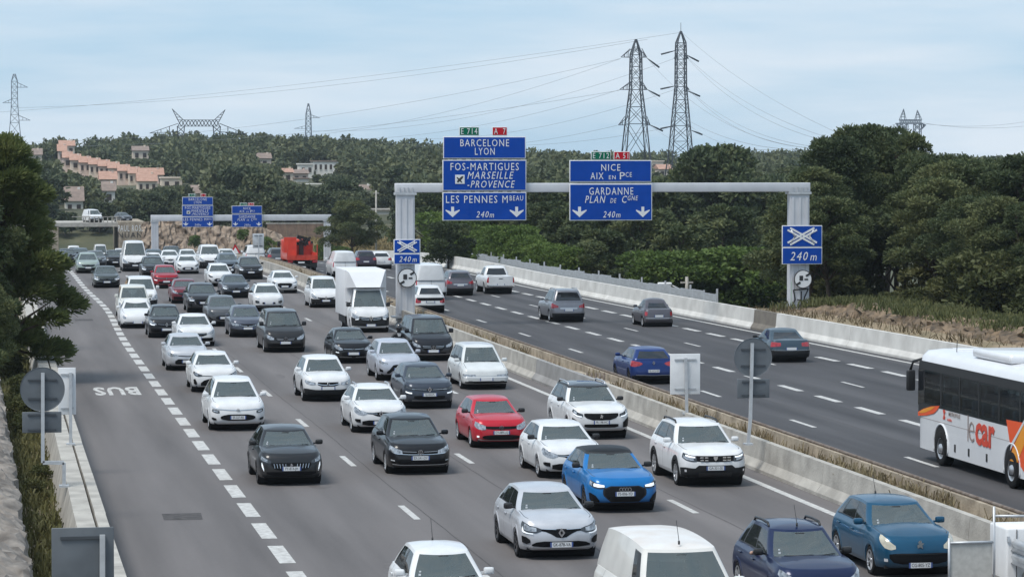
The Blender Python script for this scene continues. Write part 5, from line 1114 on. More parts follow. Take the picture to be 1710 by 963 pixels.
# wide portal pylon
def portal(label, pxs, Y, m, top_l, top_r, beam_y, beam_x, tip_l, tip_r, legs, foot_y):
    x, _, _z = at_y((top_l[0]+top_r[0])/2, beam_y[0], Y); gz = ground_h(x, Y); root = thing('pylon', (x, Y, gz), label, 'pylon')
    P = lambda q: (at_y(q[0], q[1], Y)[0]-x, at_y(q[0], q[1], Y)[2]-gz)
    b = MB(); n = 12; dp = .7
    for k in range(n+1): pz = P((beam_x[0]+(beam_x[1]-beam_x[0])*k/n, beam_y[1])); b.bar((pz[0], -dp, pz[1]), (pz[0], dp, pz[1]), .15)
    for dy in (-dp, dp):
        for k in range(n):
            a0, a1 = beam_x[0]+(beam_x[1]-beam_x[0])*k/n, beam_x[0]+(beam_x[1]-beam_x[0])*(k+1)/n
            p0, p1, q0, q1 = P((a0, beam_y[0])), P((a1, beam_y[0])), P((a0, beam_y[1])), P((a1, beam_y[1]))
            for u, v in ((p0, p1), (q0, q1), (p0, q1), (p1, q0)): b.bar((u[0], dy, u[1]), (v[0], dy, v[1]), .14)
    b.obj('bridge_truss', m, root)
    for tip, bx in ((tip_l, beam_x[0]), (tip_r, beam_x[1])):
        a = MB(); p, q, e = P((bx, beam_y[0]+6)), P((bx, beam_y[1]+9)), P(tip)
        for dy in (-dp, dp):
            a.bar((p[0], dy, p[1]), (e[0], 0, e[1]), .16); a.bar((q[0], dy, q[1]), (e[0], 0, e[1]), .16)
            for f in (.3, .6): a.bar((p[0]+(e[0]-p[0])*f, dy*(1-f), p[1]+(e[1]-p[1])*f), (q[0]+(e[0]-q[0])*f, dy*(1-f), q[1]+(e[1]-q[1])*f), .14)
        a.obj('cross_arm', m, root)
    for tp, bx, sg in ((top_l, beam_x[0], 1), (top_r, beam_x[1], -1)):
        a = MB(); e = P(tp)
        for o_ in (0, 9*sg):
            p = P((bx+o_, beam_y[0]))
            for dy in (-dp, dp): a.bar((p[0], dy, p[1]), (e[0], 0, e[1]), .14)
        p, q = P((bx, beam_y[0])), P((bx+9*sg, beam_y[0]))
        for f in (.25, .5, .75): a.bar((p[0]+(e[0]-p[0])*f, 0, p[1]+(e[1]-p[1])*f), (q[0]+(e[0]-q[0])*f, 0, q[1]+(e[1]-q[1])*f), .16)
        a.obj('horn', m, root)
    for lx, w0, w1 in legs:
        a = MB()
        for dy in (-dp, dp):
            for s in (-1, 1):
                p, q = P((lx+s*w0, beam_y[1])), P((lx+s*w1, foot_y)); a.bar((p[0], dy, p[1]), (q[0], dy*.6, -.3), .18)
            for k in range(5):
                f0, f1 = k/5, (k+1)/5; yy0, yy1 = beam_y[1]+(foot_y-beam_y[1])*f0, beam_y[1]+(foot_y-beam_y[1])*f1
                for s in (-1, 1): p, q = P((lx+s*(w0+(w1-w0)*f0), yy0)), P((lx-s*(w0+(w1-w0)*f1), yy1)); a.bar((p[0], dy, p[1]), (q[0], dy, q[1]), .15)
        a.obj('leg', m, root)
    return root
portal('wide dark portal pylon with two horns standing on the wooded skyline', None, 900, 'pylon', (287.5, 182), (376, 183.5), (200.5, 211), (297, 367), (250, 222.5), (412, 224.5), [(302, 6, 1.8), (362, 6, 1.8)], 262)
portal('small twin peaked pylon rising behind the roadside pines', None, 760, 'pylon_far', (1509, 182), (1532, 184), (200, 207), (1503, 1538), (1496, 206), (1546, 209), [(1510, 5, 7), (1532, 5, 7)], 262)
# conductors
def wire(a, b, sag, label, r=.034):
    p, q = Vector(at_y(*a)), Vector(at_y(*b)); pts = []
    for k in range(25): t = k/24; w_ = p.lerp(q, t); pts.append((w_.x, w_.y, w_.z-sag*4*t*(1-t)))
    m = MB(); m.tube(pts, r, 3, cap=False); tag(m.obj('power_line', 'wire'), label, 'power line', 'overhead power lines')
WL = 'thin overhead power line strung between the pylons across the sky'
for a, b, sg in (((1134, 55, 655), (-40, 190, 900), 2), ((1037, 98, 640), (-40, 238, 900), 5), ((1037, 98, 640), (420, 232, 900), 4), ((1035, 151, 640), (-40, 243, 900), 4), ((1035, 150, 640), (560, 232, 900), 3), ((1033, 209, 640), (640, 238, 900), 3), ((1081, 66, 640), (30, 180, 900), 3), ((1126, 98, 655), (500, 218, 900), 5), ((1126, 150, 655), (700, 232, 900), 3), ((1122, 212, 655), (760, 240, 900), 2),
                 ((1139, 55, 655), (1440, 240, 420), 2), ((1150, 98, 655), (1420, 240, 420), 2.5), ((1150, 100, 655), (1400, 240, 430), 3), ((1151, 150, 655), (1370, 246, 430), 2.5), ((1151, 151, 655), (1340, 246, 430), 2.5), ((1154, 212, 655), (1300, 250, 430), 1.5), ((1080, 97, 640), (1400, 250, 430), 5), ((1081, 150, 640), (1330, 250, 430), 3), ((1086, 210, 640), (1250, 250, 430), 2), ((1546, 207, 760), (1760, 194, 760), 1.5), ((1496, 207, 760), (1400, 215, 700), 1), ((1538, 205, 760), (1760, 204, 760), 1.5)):
    wire(a, b, sg, WL)
# insulator strings of the two tall pylons
for a, b in (((1080, 97), (1101, 113)), ((1081, 150), (1102, 161)), ((1086, 209), (1107, 219)), ((1127, 85), (1104, 91)), ((1127, 144), (1103, 149)), ((1122, 211), (1103, 215)), ((1146, 92), (1167, 103)), ((1146, 151), (1169, 161)), ((1155, 218), (1173, 225))):
    own = t1 if a[0] < 1110 else t2; Yw = own.location.y; pa, pb = at_y(*a, Yw), at_y(*b, Yw); L = own.location
    MB().tube([(pa[0]-L.x, 0, pa[2]-L.z), ((pa[0]+pb[0])/2-L.x, 0, (pa[2]+pb[2])/2-L.z), (pb[0]-L.x, 0, pb[2]-L.z)], [.08, .2, .2], 6).obj('insulator', 'pylon', own)

# ================================================================== HOUSES ON THE HILLSIDE
M['wall_cream'] = mat('wall_cream', (.70, .60, .50), .9, var=.08, vscale=.5); M['wall_pink'] = mat('wall_pink', (.64, .51, .44), .9, var=.08, vscale=.5); M['wall_white'] = mat('wall_white', (.74, .72, .68), .9, var=.06, vscale=.5)
M['tile'] = mat('roof_tile', (.44, .27, .205), .9, noise_col=(.34, .20, .15), vscale=1.2, bump=.6, bscale=5); M['tile_grey'] = mat('roof_grey', (.26, .20, .17), .9, noise_col=(.18, .14, .12), vscale=1)
M['shutter'] = mat('dark_window', (.05, .035, .03), .5)
HOUSES = []
def house(px, py_eave, Y, wpx, wall_h, roof_h, label, wallm='wall_cream', roofm='tile', nwin=2, depth=7.0, flat=False, chim=True, rows=1, group=None):
    x, _, ze = at_y(px, py_eave, Y); s = abs(at_y(px+1, py_eave, Y)[0]-x); w_ = wpx*s; gz = min(ground_h(x, Y), ze-wall_h)-.6
    root = thing('house', (x, Y, gz), label, 'house', group); e = ze-gz
    MB().box((0, depth/2, e/2), (w_, depth, e)).obj('wall', wallm, root)
    if flat: MB().box((0, depth/2, e+.16), (w_+.5, depth+.5, .32)).obj('roof', roofm, root)
    else:
        rf = MB(); rf.prism([(-.45, e-.08), (depth/2, e+roof_h), (depth+.45, e-.08)], 'x', -w_/2-.25, w_/2+.25); ro = rf.obj('roof', roofm, root)
        if chim: MB().box((w_*.28, depth*.42, e+roof_h*.75), (.5, .5, 1.0)).obj('chimney', wallm, ro)
    for r_ in range(rows):
        for k in range(nwin):
            xx = -w_/2+w_*(k+.5)/nwin; zz = e-1.35-2.7*r_
            wn_ = MB().box((xx, -.03, zz), (min(1.0, w_/nwin*.45), .08, 1.25)).obj('window', 'shutter', root)
            MB().box((xx, -.06, zz-.68), (min(1.2, w_/nwin*.55), .14, .08)).obj('sill', wallm, wn_)
    HOUSES.append((px-wpx/2-2, px+wpx/2+2, py_eave-roof_h/s-2, py_eave+wall_h/s*.95, Y)); return root
TG = 'terraced houses stepping down the hillside'
rowp = [(113, 263, 15), (126, 267, 17), (142, 271, 18), (158, 274, 18), (174, 277, 18), (190, 280.5, 18), (207, 285, 19), (224, 289, 18)]
for k, (px_, pe, wp) in enumerate(rowp): house(px_, pe, 752-k*3.5, wp, 4.2, 1.5, 'small terraced house with terracotta roof in the stepped hillside row', 'wall_cream' if k % 2 else 'wall_pink', 'tile', 2 if k > 1 else 1, group=TG)
house(253, 291.5, 722, 40, 4.0, 1.6, 'longest terraced house with terracotta roof and four windows on the hillside', 'wall_pink', 'tile', 4)
house(112, 243, 800, 25, 3.0, 1.4, 'yellow house with orange roof on top of the hill', 'wall_cream', 'tile', 2)
house(104, 252, 790, 14, 3.0, 1.8, 'small house with red roof just below the yellow hilltop house', 'wall_pink', 'tile', 1)
house(181, 299, 690, 28, 3.0, 1.8, 'terracotta roofed house with three windows below the terraced row', 'wall_pink', 'tile', 3)
house(246, 302, 690, 32, 3.2, 2.0, 'terracotta roofed house with arched openings at the foot of the terraced row', 'wall_cream', 'tile', 3)
house(287, 298, 705, 34, 2.6, .6, 'low cream building with flat roof at the end of the terraced row', 'wall_cream', 'wall_cream', 2, flat=True)
house(182, 318, 600, 20, 2.5, 1.8, 'small white gabled house among dark trees below the terraces', 'wall_white', 'tile_grey', 1)
house(124, 335, 560, 30, 2.2, 2.6, 'house with grey tiled roof behind the roadside pine', 'wall_white', 'tile_grey', 2)
house(330, 322, 620, 16, 2.5, 1.6, 'small cream gabled house right above the distant blue sign', 'wall_cream', 'tile_grey', 1)
house(544, 270, 760, 42, 4.2, .6, 'white modern villa with flat overhanging roof on the wooded hill', 'wall_white', 'tile_grey', 5, flat=True)
house(512, 275, 752, 22, 2.6, .5, 'low white annexe beside the modern villa', 'wall_white', 'wall_white', 2, flat=True)
house(481, 287, 730, 17, 3.0, .9, 'cream house with shallow roof left of the modern villa', 'wall_cream', 'tile', 1)
house(502, 289, 738, 26, 2.6, .9, 'brown house under the modern villa', 'wall_pink', 'tile_grey', 2)
house(505, 299, 720, 20, 2.2, .6, 'pale blue grey house with white terrace on the slope', 'wall_white', 'tile_grey', 2, flat=True)
house(523, 309, 700, 30, 1.6, .4, 'long low white terrace building on the slope', 'wall_white', 'wall_white', 3, flat=True)
house(442, 264, 800, 22, 2.4, 1.4, 'cream house with brown roof half hidden by the ridge trees', 'wall_cream', 'tile_grey', 1)
house(235, 251, 820, 26, 3.2, 1.2, 'grey two storey house between the trees on the ridge', 'wall_cream', 'tile_grey', 2)
house(55, 258, 780, 30, 2.0, 1.6, 'pale tiled house behind the top of the roadside pine', 'wall_cream', 'tile_grey', 2)
house(1098, 270, 800, 20, 3.0, .7, 'beige house on the hill between the two tall pylons', 'wall_cream', 'wall_cream', 2, flat=True)
house(1112, 282, 780, 22, 2.6, 1.2, 'salmon roofed house below the beige hill house', 'wall_cream', 'tile', 2)
house(1098, 332, 560, 22, 2.4, .5, 'white house seen under the gantry beam', 'wall_white', 'wall_white', 2, flat=True)
house(1108, 348, 520, 12, 1.8, .4, 'tiny yellow hut among the pines under the gantry beam', 'wall_cream', 'wall_cream', 1, flat=True)
house(612, 316, 660, 20, 2.0, 1.0, 'grey roofed cottage by the tall wooden pole', 'wall_white', 'tile_grey', 1)
house(640, 352, 520, 34, 1.8, .4, 'low pale shed behind the median gantry leg', 'wall_white', 'concrete', 3, flat=True)
# street lamps, poles
def lamp(px, py_head, py_base, Y, dxp, label):
    x, _, z = at_y(px+dxp, py_base, Y); gz = ground_h(x, Y); root = thing('street_lamp', (x, Y, gz), label, 'street lamp'); hx, _, hz = at_y(px, py_head, Y)
    zt = at_y(px+dxp, py_head+ (14 if dxp > 20 else 9), Y)[2]-gz
    MB().tube([(0, 0, 0), (0, 0, zt+.5)], [.10, .08], 8).obj('pole', 'concrete', root); MB().tube([(0, 0, zt), (hx-x+.4, 0, hz-gz-.05)], .05, 6).obj('arm', 'galv', root); MB().rbox((hx-x, 0, hz-gz), (1.0, .4, .22), .09).obj('lamp_head', 'sign_white', root)
lamp(1110, 474, 500, 205, 37, 'street lamp with a long low arm and white head behind the steel fence')
lamp(723, 361, 420, 270, 30, 'street lamp with white head under the tall blue sign')
for px_, pt, Y, lb in ((628, 318, 420, 'tall bare wooden utility pole by the dry slope'), (371, 300, 640, 'white utility pole on the wooded slope above the distant signs'), (1147, 462, 205, 'short concrete post beside the fence lamp')):
    x, _, z = at_y(px_, pt, Y); gz = ground_h(x, Y); p = thing('utility_pole', (x, Y, gz), lb, 'pole'); MB().tube([(0, 0, -.2), (0, 0, z-gz)], [.16, .11], 8).obj('shaft', 'concrete', p); MB().box((0, 0, z-gz-.4), (.9, .1, .12)).obj('crossbar', 'concrete', p)
# ================================================================== VEGETATION
def leaf_mat(name, c1, c2, c3, trans=0.25, nscale=0.5):
    m = bpy.data.materials.new(name); m.use_nodes = True; n = m.node_tree.nodes; l = m.node_tree.links; b = n['Principled BSDF']
    b.inputs['Roughness'].default_value = 0.65; b.inputs['Specular IOR Level'].default_value = 0.25
    oi = n.new('ShaderNodeObjectInfo'); g = n.new('ShaderNodeNewGeometry'); r = n.new('ShaderNodeValToRGB'); ramp_set(r, [(0.0, c1), (0.55, c2), (1.0, c3)])
    t = n.new('ShaderNodeTexCoord'); z = n.new('ShaderNodeTexNoise'); z.inputs['Scale'].default_value = nscale; z.inputs['Detail'].default_value = 3; l.new(t.outputs['Object'], z.inputs['Vector'])
    a = n.new('ShaderNodeMath'); a.operation = 'MULTIPLY_ADD'; a.inputs[1].default_value = 0.35; l.new(g.outputs['Random Per Island'], a.inputs[0])
    a2 = n.new('ShaderNodeMath'); a2.operation = 'MULTIPLY_ADD'; a2.inputs[1].default_value = 1.3; a2.inputs[2].default_value = -0.45; l.new(z.outputs['Fac'], a2.inputs[0]); l.new(a2.outputs[0], a.inputs[2])
    a3 = n.new('ShaderNodeMath'); a3.operation = 'MULTIPLY_ADD'; a3.inputs[1].default_value = 0.38; l.new(oi.outputs['Random'], a3.inputs[0]); l.new(a.outputs[0], a3.inputs[2])
    l.new(a3.outputs[0], r.inputs['Fac']); l.new(r.outputs[0], b.inputs['Base Color'])
    tr = n.new('ShaderNodeBsdfTranslucent'); l.new(r.outputs[0], tr.inputs[0]); mx = n.new('ShaderNodeMixShader'); mx.inputs[0].default_value = trans
    l.new(b.outputs[0], mx.inputs[1]); l.new(tr.outputs[0], mx.inputs[2]); l.new(mx.outputs[0], n['Material Output'].inputs['Surface'])
    return m
M['pine'] = leaf_mat('pine_needles', (0.032, 0.047, 0.024), (0.072, 0.096, 0.042), (0.160, 0.172, 0.070))
M['pine_far'] = leaf_mat('pine_far', (0.036, 0.052, 0.030), (0.070, 0.090, 0.046), (0.135, 0.145, 0.070), 0.15, 0.16)
M['pine_light'] = leaf_mat('pine_needles_light', (0.050, 0.068, 0.026), (0.115, 0.145, 0.050), (0.23, 0.235, 0.085), 0.35)
M['leaf'] = leaf_mat('broad_leaf', (0.045, 0.078, 0.018), (0.090, 0.140, 0.032), (0.160, 0.215, 0.055))
M['shrub'] = leaf_mat('shrub_leaf', (0.045, 0.058, 0.022), (0.085, 0.095, 0.035), (0.15, 0.145, 0.06))
M['dry'] = leaf_mat('dry_grass', (0.14, 0.11, 0.05), (0.24, 0.19, 0.09), (0.34, 0.27, 0.14), 0.1)
M['dead'] = leaf_mat('dead_weeds', (0.07, 0.055, 0.032), (0.15, 0.115, 0.065), (0.24, 0.20, 0.12), 0.1)
M['weed'] = leaf_mat('weeds', (0.07, 0.075, 0.03), (0.13, 0.125, 0.05), (0.22, 0.19, 0.09), 0.1)
def quads_mesh(name, P, D, Nn, ln, wd, m):
    """one leaf-sized quad per point: position, long direction, normal, length, width"""
    D = D/np.linalg.norm(D, axis=1, keepdims=True); S_ = np.cross(D, Nn); S_ /= (np.linalg.norm(S_, axis=1, keepdims=True)+1e-6)
    a = P-S_*wd[:, None]*.5; b = P+S_*wd[:, None]*.5; c = P+D*ln[:, None]+S_*wd[:, None]*.35; d = P+D*ln[:, None]-S_*wd[:, None]*.35
    n = len(P); V_ = np.empty((n*4, 3)); V_[0::4] = a; V_[1::4] = b; V_[2::4] = c; V_[3::4] = d
    me = bpy.data.meshes.new(name); me.vertices.add(n*4); me.vertices.foreach_set('co', V_.ravel()); me.loops.add(n*4); me.loops.foreach_set('vertex_index', np.arange(n*4)); me.polygons.add(n); me.polygons.foreach_set('loop_start', np.arange(n)*4); me.polygons.foreach_set('loop_total', np.full(n, 4)); me.update(calc_edges=True); me.validate()
    me.materials.append(M[m]); return me
def blobs_points(rnd, blobs, n):
    B = np.array(blobs); A = (B[:, 3]*B[:, 4]+B[:, 3]*B[:, 5]+B[:, 4]*B[:, 5]); k = rnd.choice(len(B), n, p=A/A.sum())
    d = rnd.normal(size=(n, 3)); d /= np.linalg.norm(d, axis=1, keepdims=True); d[:, 2] = np.where((d[:, 2] < -.35) & (rnd.rand(n) < .7), -d[:, 2], d[:, 2])
    r = (.55+.5*rnd.rand(n)**.6)[:, None]; return B[k, :3]+d*B[k, 3:6]*r, d
def crown(name, seed, blobs, n, ln, wd, m, up=.3, jit=.8):
    rnd = np.random.RandomState(seed); P, d = blobs_points(rnd, blobs, n); D = d+rnd.normal(size=(n, 3))*jit; D[:, 2] += up; Nn = d+rnd.normal(size=(n, 3))*.6
    return quads_mesh(name, P, D, Nn, ln*(.6+.8*rnd.rand(n)), wd*(.6+.8*rnd.rand(n)), m)
def trunk(name, seed, h, r0, limbs, lean=.06, r1=.35):
    rnd = random.Random(seed); m = MB(); pts = [(lean*h*math.sin(k*.5+seed)*k/6, lean*h*math.cos(k*.7+seed)*k/6, h*k/6-.3*(k == 0)) for k in range(7)]
    m.tube(pts, [r0*(1-(1-r1)*k/6) for k in range(7)], 8)
    for (x, y, z) in limbs:
        zz = max(.3*h, z-.28*math.hypot(x, y)-.3); b = [p for p in pts if p[2] <= zz][-1]; m.tube([b, (b[0]+(x-b[0])*.5, b[1]+(y-b[1])*.5, b[2]+(z-b[2])*.62), (x, y, z)], [r0*.45, r0*.28, r0*.08], 5)
    return m.mesh(name, 'bark')
TREES = {}
def make_tree(key, seed, h, spread, base, nb, n, ln, wd, m, style='pine', r0=.2):
    rnd = random.Random(seed); bl = []; limbs = []
    for k in range(nb):
        f = (k+.5)/nb; z = base+(h-base)*(f**.9); a = k*2.4+rnd.uniform(-.5, .5)
        if style == 'pine': rad = spread*(1.0-.75*max(0, (f-.35)/.65)**1.3)*rnd.uniform(.35, .95); br = spread*rnd.uniform(.26, .42)*(1-.35*f)
        elif style == 'umbrella': rad = spread*rnd.uniform(.2, .95)*(1-.55*max(0, (f-.5)/.5)); br = spread*rnd.uniform(.30, .45)
        elif style == 'cypress': rad = 0; br = spread*(1-.8*f)
        else: rad = spread*math.sqrt(max(.05, 1-(2*f-1)**2))*rnd.uniform(.3, .85); br = spread*rnd.uniform(.34, .5)
        c = (rad*math.cos(a), rad*math.sin(a), min(z, h-br*.6)); bl.append((*c, br, br, br*(.62 if style != 'cypress' else 1.6))); limbs.append((c[0]*.8, c[1]*.8, c[2]-br*.25))
    TREES[key] = (trunk(key+'_trunk', seed, h*.86, r0, limbs if style != 'cypress' else []), crown(key+'_crown', seed, bl, n, ln, wd, m), h)
for k in range(4): make_tree('pine%d' % k, 40+k, 10.0, 2.9+.25*k, 3.2+.5*(k % 2), 27+k*3, 27000, .19, .075, 'pine', 'pine', .20)
for k in range(3): make_tree('midpine%d' % k, 60+k, 8.0, 3.0, 1.6, 20+k, 9000, .28, .15, 'pine', 'umbrella' if k == 1 else 'pine', .18)
for k in range(2): make_tree('broad%d' % k, 70+k, 6.0, 3.2, .6, 18, 10000, .25, .17, 'leaf', 'round', .14)
for k in range(6): make_tree('far%d' % k, 80+k, 7.0, 3.1, 1.2, 11+k, 1700, .55, .38, 'pine_far', ('round', 'umbrella', 'pine')[k % 3], .16)
make_tree('cypress', 95, 8.0, .9, .3, 7, 500, .6, .3, 'pine_far', 'cypress', .1)
make_tree('bush0', 97, 2.0, 1.3, .0, 9, 3600, .14, .08, 'shrub', 'round', .05)
make_tree('bush1', 98, 2.0, 1.4, .0, 9, 3000, .16, .10, 'leaf', 'round', .05)
def tree(name, key, loc, h, label, cat='tree', group=None, rz=None, wide=1.0):
    tm, cm, h0 = TREES[key]; s = h/h0; o = thing(name, loc, label, cat, group, rz if rz is not None else random.uniform(0, 6.28)); 
    for nm, me in (('trunk', tm), ('crown', cm)): c = link(nm, me, o); c.scale = (s*wide, s*wide, s) if nm == 'crown' else (s*min(wide, 1.1), s*min(wide, 1.1), s)
    return o
random.seed(21)
# --- the wood on the right: (px, py of top, Y)
NEAR_G = 'dark pines of the wood behind the white wall'
for k, (px_, pt, Y) in enumerate([(1352, 282, 168), (1395, 232, 172), (1432, 212, 178), (1470, 216, 182), (1510, 226, 176), (1540, 262, 170), (1585, 272, 166), (1630, 268, 172), (1672, 274, 164), (1715, 262, 160), (1375, 300, 186), (1450, 290, 176), (1500, 295, 178), (1565, 300, 160), (1615, 330, 155), (1665, 330, 152), (1705, 340, 150), (1385, 330, 162), (1420, 250, 200), (1480, 240, 205), (1600, 262, 205), (1690, 270, 200), (1345, 350, 175), (1330, 385, 172), (1760, 300, 160), (1755, 340, 150), (1830, 280, 158), (1900, 300, 150), (1990, 270, 152), (2080, 290, 144), (1850, 260, 180), (1960, 260, 180), (2060, 262, 176)]):
    x, _, z = at_y(px_, pt, Y); gz = ground_h(x, Y); tree('pine_tree', 'pine%d' % (k % 4), (x, Y, gz-.1), z-gz+.1, 'tall dark pine in the wood behind the white roadside wall', group=NEAR_G, wide=1.0 if z-gz > 9 else 1.25)
# --- trees of the hollow beyond the fence
MID_G = 'pines of the hollow below the large gantry'
rows_ = [(212, 410, 26, 700, 1330), (226, 385, 24, 690, 1340), (245, 358, 24, 690, 1345), (268, 335, 20, 700, 1345), (300, 318, 20, 690, 1350), (345, 304, 18, 700, 1350), (400, 296, 18, 700, 1350), (455, 290, 18, 700, 1350)]
for Y, pt, sp_, p0, p1 in rows_:
    n_ = int((p1-p0)/(4.9*FPX/Y))
    for k in range(n_):
        px_ = p0+(p1-p0)*(k+random.uniform(.2, .8))/n_; top = pt+random.uniform(-sp_, sp_)
        if px_ < 940 and Y < 240: continue
        if px_ < 770 and Y > 290: top += 30
        if 1085 < px_ < 1120 and 320 < top+10: top = max(top, 352)
        x, _, z = at_y(px_, top, Y); gz = ground_h(x, Y); key = random.choice(['midpine0', 'midpine1', 'midpine2', 'midpine0', 'broad0' if Y < 300 else 'midpine2'])
        h = min(12.0, max(3.5, z-gz)); tree('hollow_pine', key, (x, Y, gz-.1), h, 'dark green pine in the hollow seen under the large gantry', group=MID_G, wide=1.15 if h > 6 else 1.5)
for px_, pt, Y, h_w, lb in ((1198, 246, 300, 1.0, 'broad domed pine rising above the gantry beam'), ):
    x, _, z = at_y(px_, pt, Y); gz = ground_h(x, Y); tree('domed_pine', 'midpine1', (x, Y, gz-.1), z-gz, lb, rz=1.0, wide=1.0)
for k, (px_, Y, h) in enumerate([(1400, 166, 2.2), (1445, 160, 1.0), (1490, 158, 1.1), (1535, 156, 1.3), (1580, 153, 1.8), (1640, 150, 3.2), (1662, 149, 2.8), (1700, 148, 2.2), (1372, 170, 2.4), (1350, 174, 1.8), (1610, 160, 2.4), (1460, 172, 1.2), (1510, 170, 1.2), (1555, 166, 2.8), (1735, 146, 2.6), (1690, 158, 3.0), (1420, 175, 3.0)]):
    x = at_y(px_, 520, Y)[0]; tree('undergrowth_bush', 'bush0', (x, Y, ground_h(x, Y)-.1), h, 'dark shrub growing between the trunks of the roadside wood', 'bush', 'shrubs under the roadside pines', wide=1.3)
# light green broadleaf shrubs beside the far part of the white wall
for k, (px_, pt, Y) in enumerate([(745, 408, 240), (790, 380, 238), (835, 376, 232), (880, 392, 226), (915, 415, 220), (720, 430, 246), (800, 420, 226), (860, 425, 220), (950, 430, 212), (765, 385, 250)]):
    x, _, z = at_y(px_, pt, Y); x = max(x, XR(Y)+3.0); gz = ground_h(x, Y); tree('broadleaf_tree', 'broad%d' % (k % 2), (x, Y, gz-.1), max(3, z-gz), 'bright green leafy tree in the clump behind the steel fence', group='bright green clump behind the fence', wide=1.1)
x, _, z = at_y(590, 334, 340); tree('pine_tree', 'pine2', (x, 340, ground_h(x, 340)-.1), z-ground_h(x, 340), 'solitary dark pine on the dry slope between the two gantries', rz=.4, wide=1.5)
for px_, Y, h, lb in ((572, 396, 2.6, 'green bush at the foot of the distant gantry leg'), (540, 420, 2.4, 'green bush behind the red lorry'), (603, 380, 1.9, 'low bush on the dry slope below the solitary pine'), (468, 436, 2.2, 'bush on the bank beside the rock cutting'), (325, 428, 1.6, 'small dark bush growing on the rock cutting'), (405, 434, 1.5, 'second small bush on the rock cutting near the square sign'), (445, 432, 1.8, 'rounded bush at the right end of the rock cutting')):
    x = at_y(px_, 400, Y)[0]; gz = max(ground_h(x, Y), -5.2 if px_ not in (325, 405, 445) else {325: -3.4, 405: -2.6, 445: -4.0}[px_]); tree('bush', 'bush1', (x, Y, gz-.1), h, lb, 'bush')
# --- big pine at the left edge, leaning over the bus lane wall
def left_pine():
    rnd = random.Random(5); bl = []; limbs = []; h = 9.9
    for k in range(64):
        f = (k+.5)/64; z = .9+(h-1.3)*f; reach = interp(f, [(0, 2.4), (.12, 3.0), (.35, 3.5), (.55, 2.8), (.8, 1.5), (1, .3)]); a = k*2.399+rnd.uniform(-.4, .4); rad = reach*rnd.uniform(.3, .92); br = .40+.45*rnd.random()*(1-.5*f)
        c = (rad*math.cos(a), rad*math.sin(a), z+.12*rad); bl.append((*c, br*1.1, br*1.1, br*.6)); limbs.append((c[0]*.9, c[1]*.9, c[2]-br*.2))
    r_ = np.random.RandomState(6); n = 60000; P, d = blobs_points(r_, bl, n); ax = P.copy(); ax[:, 2] = .8; ax /= (np.linalg.norm(ax, axis=1, keepdims=True)+1e-6)
    D = d*.5+ax*.9+r_.normal(size=(n, 3))*.35; Nn = d+r_.normal(size=(n, 3))*.6
    cm = quads_mesh('left_crown', P, D, Nn, .24*(.6+.9*r_.rand(n)), .055*(.6+.8*r_.rand(n)), 'pine_light'); tm = trunk('left_trunk', 5, h*.93, .20, limbs, .03, .15)
    sh = MB()
    x, y, _ = on_road(2, 600); Y = 121.0; x = at_y(4, 500, Y)[0]; gz = ground_h(x, Y)
    o = thing('pine_tree', (x, Y, gz-.1), 'large bushy pine overhanging the bus lane wall at the verge', 'tree')
    link('trunk', tm, o); link('crown', cm, o); return o
left_pine()
for k, (px_, pt, Y) in enumerate([(-70, 260, 118), (-30, 470, 108), (-40, 330, 140)]):
    x, _, z = at_y(px_, pt, Y); gz = ground_h(x, Y); tree('pine_tree', 'pine%d' % k, (x, Y, gz-.1), z-gz, 'pine partly hidden behind the large bushy verge pine', group='pines behind the verge pine', wide=1.0)
# --- hillside forest: the nearest and the skyline trees one by one, the rest as one wood
random.seed(33); cand = []
y = 462.0
while y < 985:
    stepx = 5.4 if y < 640 else 6.0; x0 = at_y(-330, 300, y)[0]; x1 = at_y(2040, 300, y)[0]; x = x0+random.uniform(0, stepx)
    while x < x1:
        xx, yy = x+random.uniform(-2.2, 2.2), y+random.uniform(-3, 3); h = random.choice((random.uniform(3.0, 5.0), random.uniform(4.5, 7.0), random.uniform(6.5, 9.0)))*(1.05 if y > 900 else 1.0); gz = ground_h(xx, yy); px_, pt = proj((xx, yy, gz+h)); ok0 = yy > 482 or xx > 30 or xx < 0; _, pb = proj((xx, yy, gz)); wp = 3.1*h/7*FPX/yy; ok = ok0
        for a, b, t_, bt, Yh in HOUSES:
            if px_+wp*.8 > a and px_-wp*.8 < b and yy < Yh+8 and pt < bt:
                h = min(h, CAM_H+(268-bt)*yy/FPX-gz)
        if h < .9: ok = False
        px_, pt = proj((xx, yy, gz+h))
        if ok: cand.append((xx, yy, gz, h, px_, pt))
        x += stepx
    y += 5.6 if y < 640 else 6.6
keep = sorted(cand, key=lambda c: (c[1] if c[4] < 690 or c[4] > 1345 else c[1]+260)-(140 if c[1] > 935 else 0))
keep = [c for c in keep if -25 < c[4] < 1735]+[c for c in keep if not -25 < c[4] < 1735]
ind, rest = keep[:285], keep[285:]
FG = 'trees of the wooded hillside'
for k, (xx, yy, gz, h, a, b) in enumerate(ind): tree('hill_tree', 'far%d' % random.randrange(6), (xx, yy, gz-.1), h, 'rounded dark tree on the wooded hillside behind the motorway', group=FG, wide=1.15)
rnd = np.random.RandomState(44); PP, DD = [], []
for (xx, yy, gz, h, a, b) in rest:
    bl = [(xx+rnd.uniform(-1.8, 1.8), yy+rnd.uniform(-1.5, 1.5), gz+h*rnd.uniform(.45, .82), h*.30*rnd.uniform(.7, 1.2), h*.30, h*.24) for _ in range(5)]; P, d = blobs_points(rnd, bl, 240); PP.append(P); DD.append(d)
P = np.concatenate(PP); d = np.concatenate(DD); n = len(P)
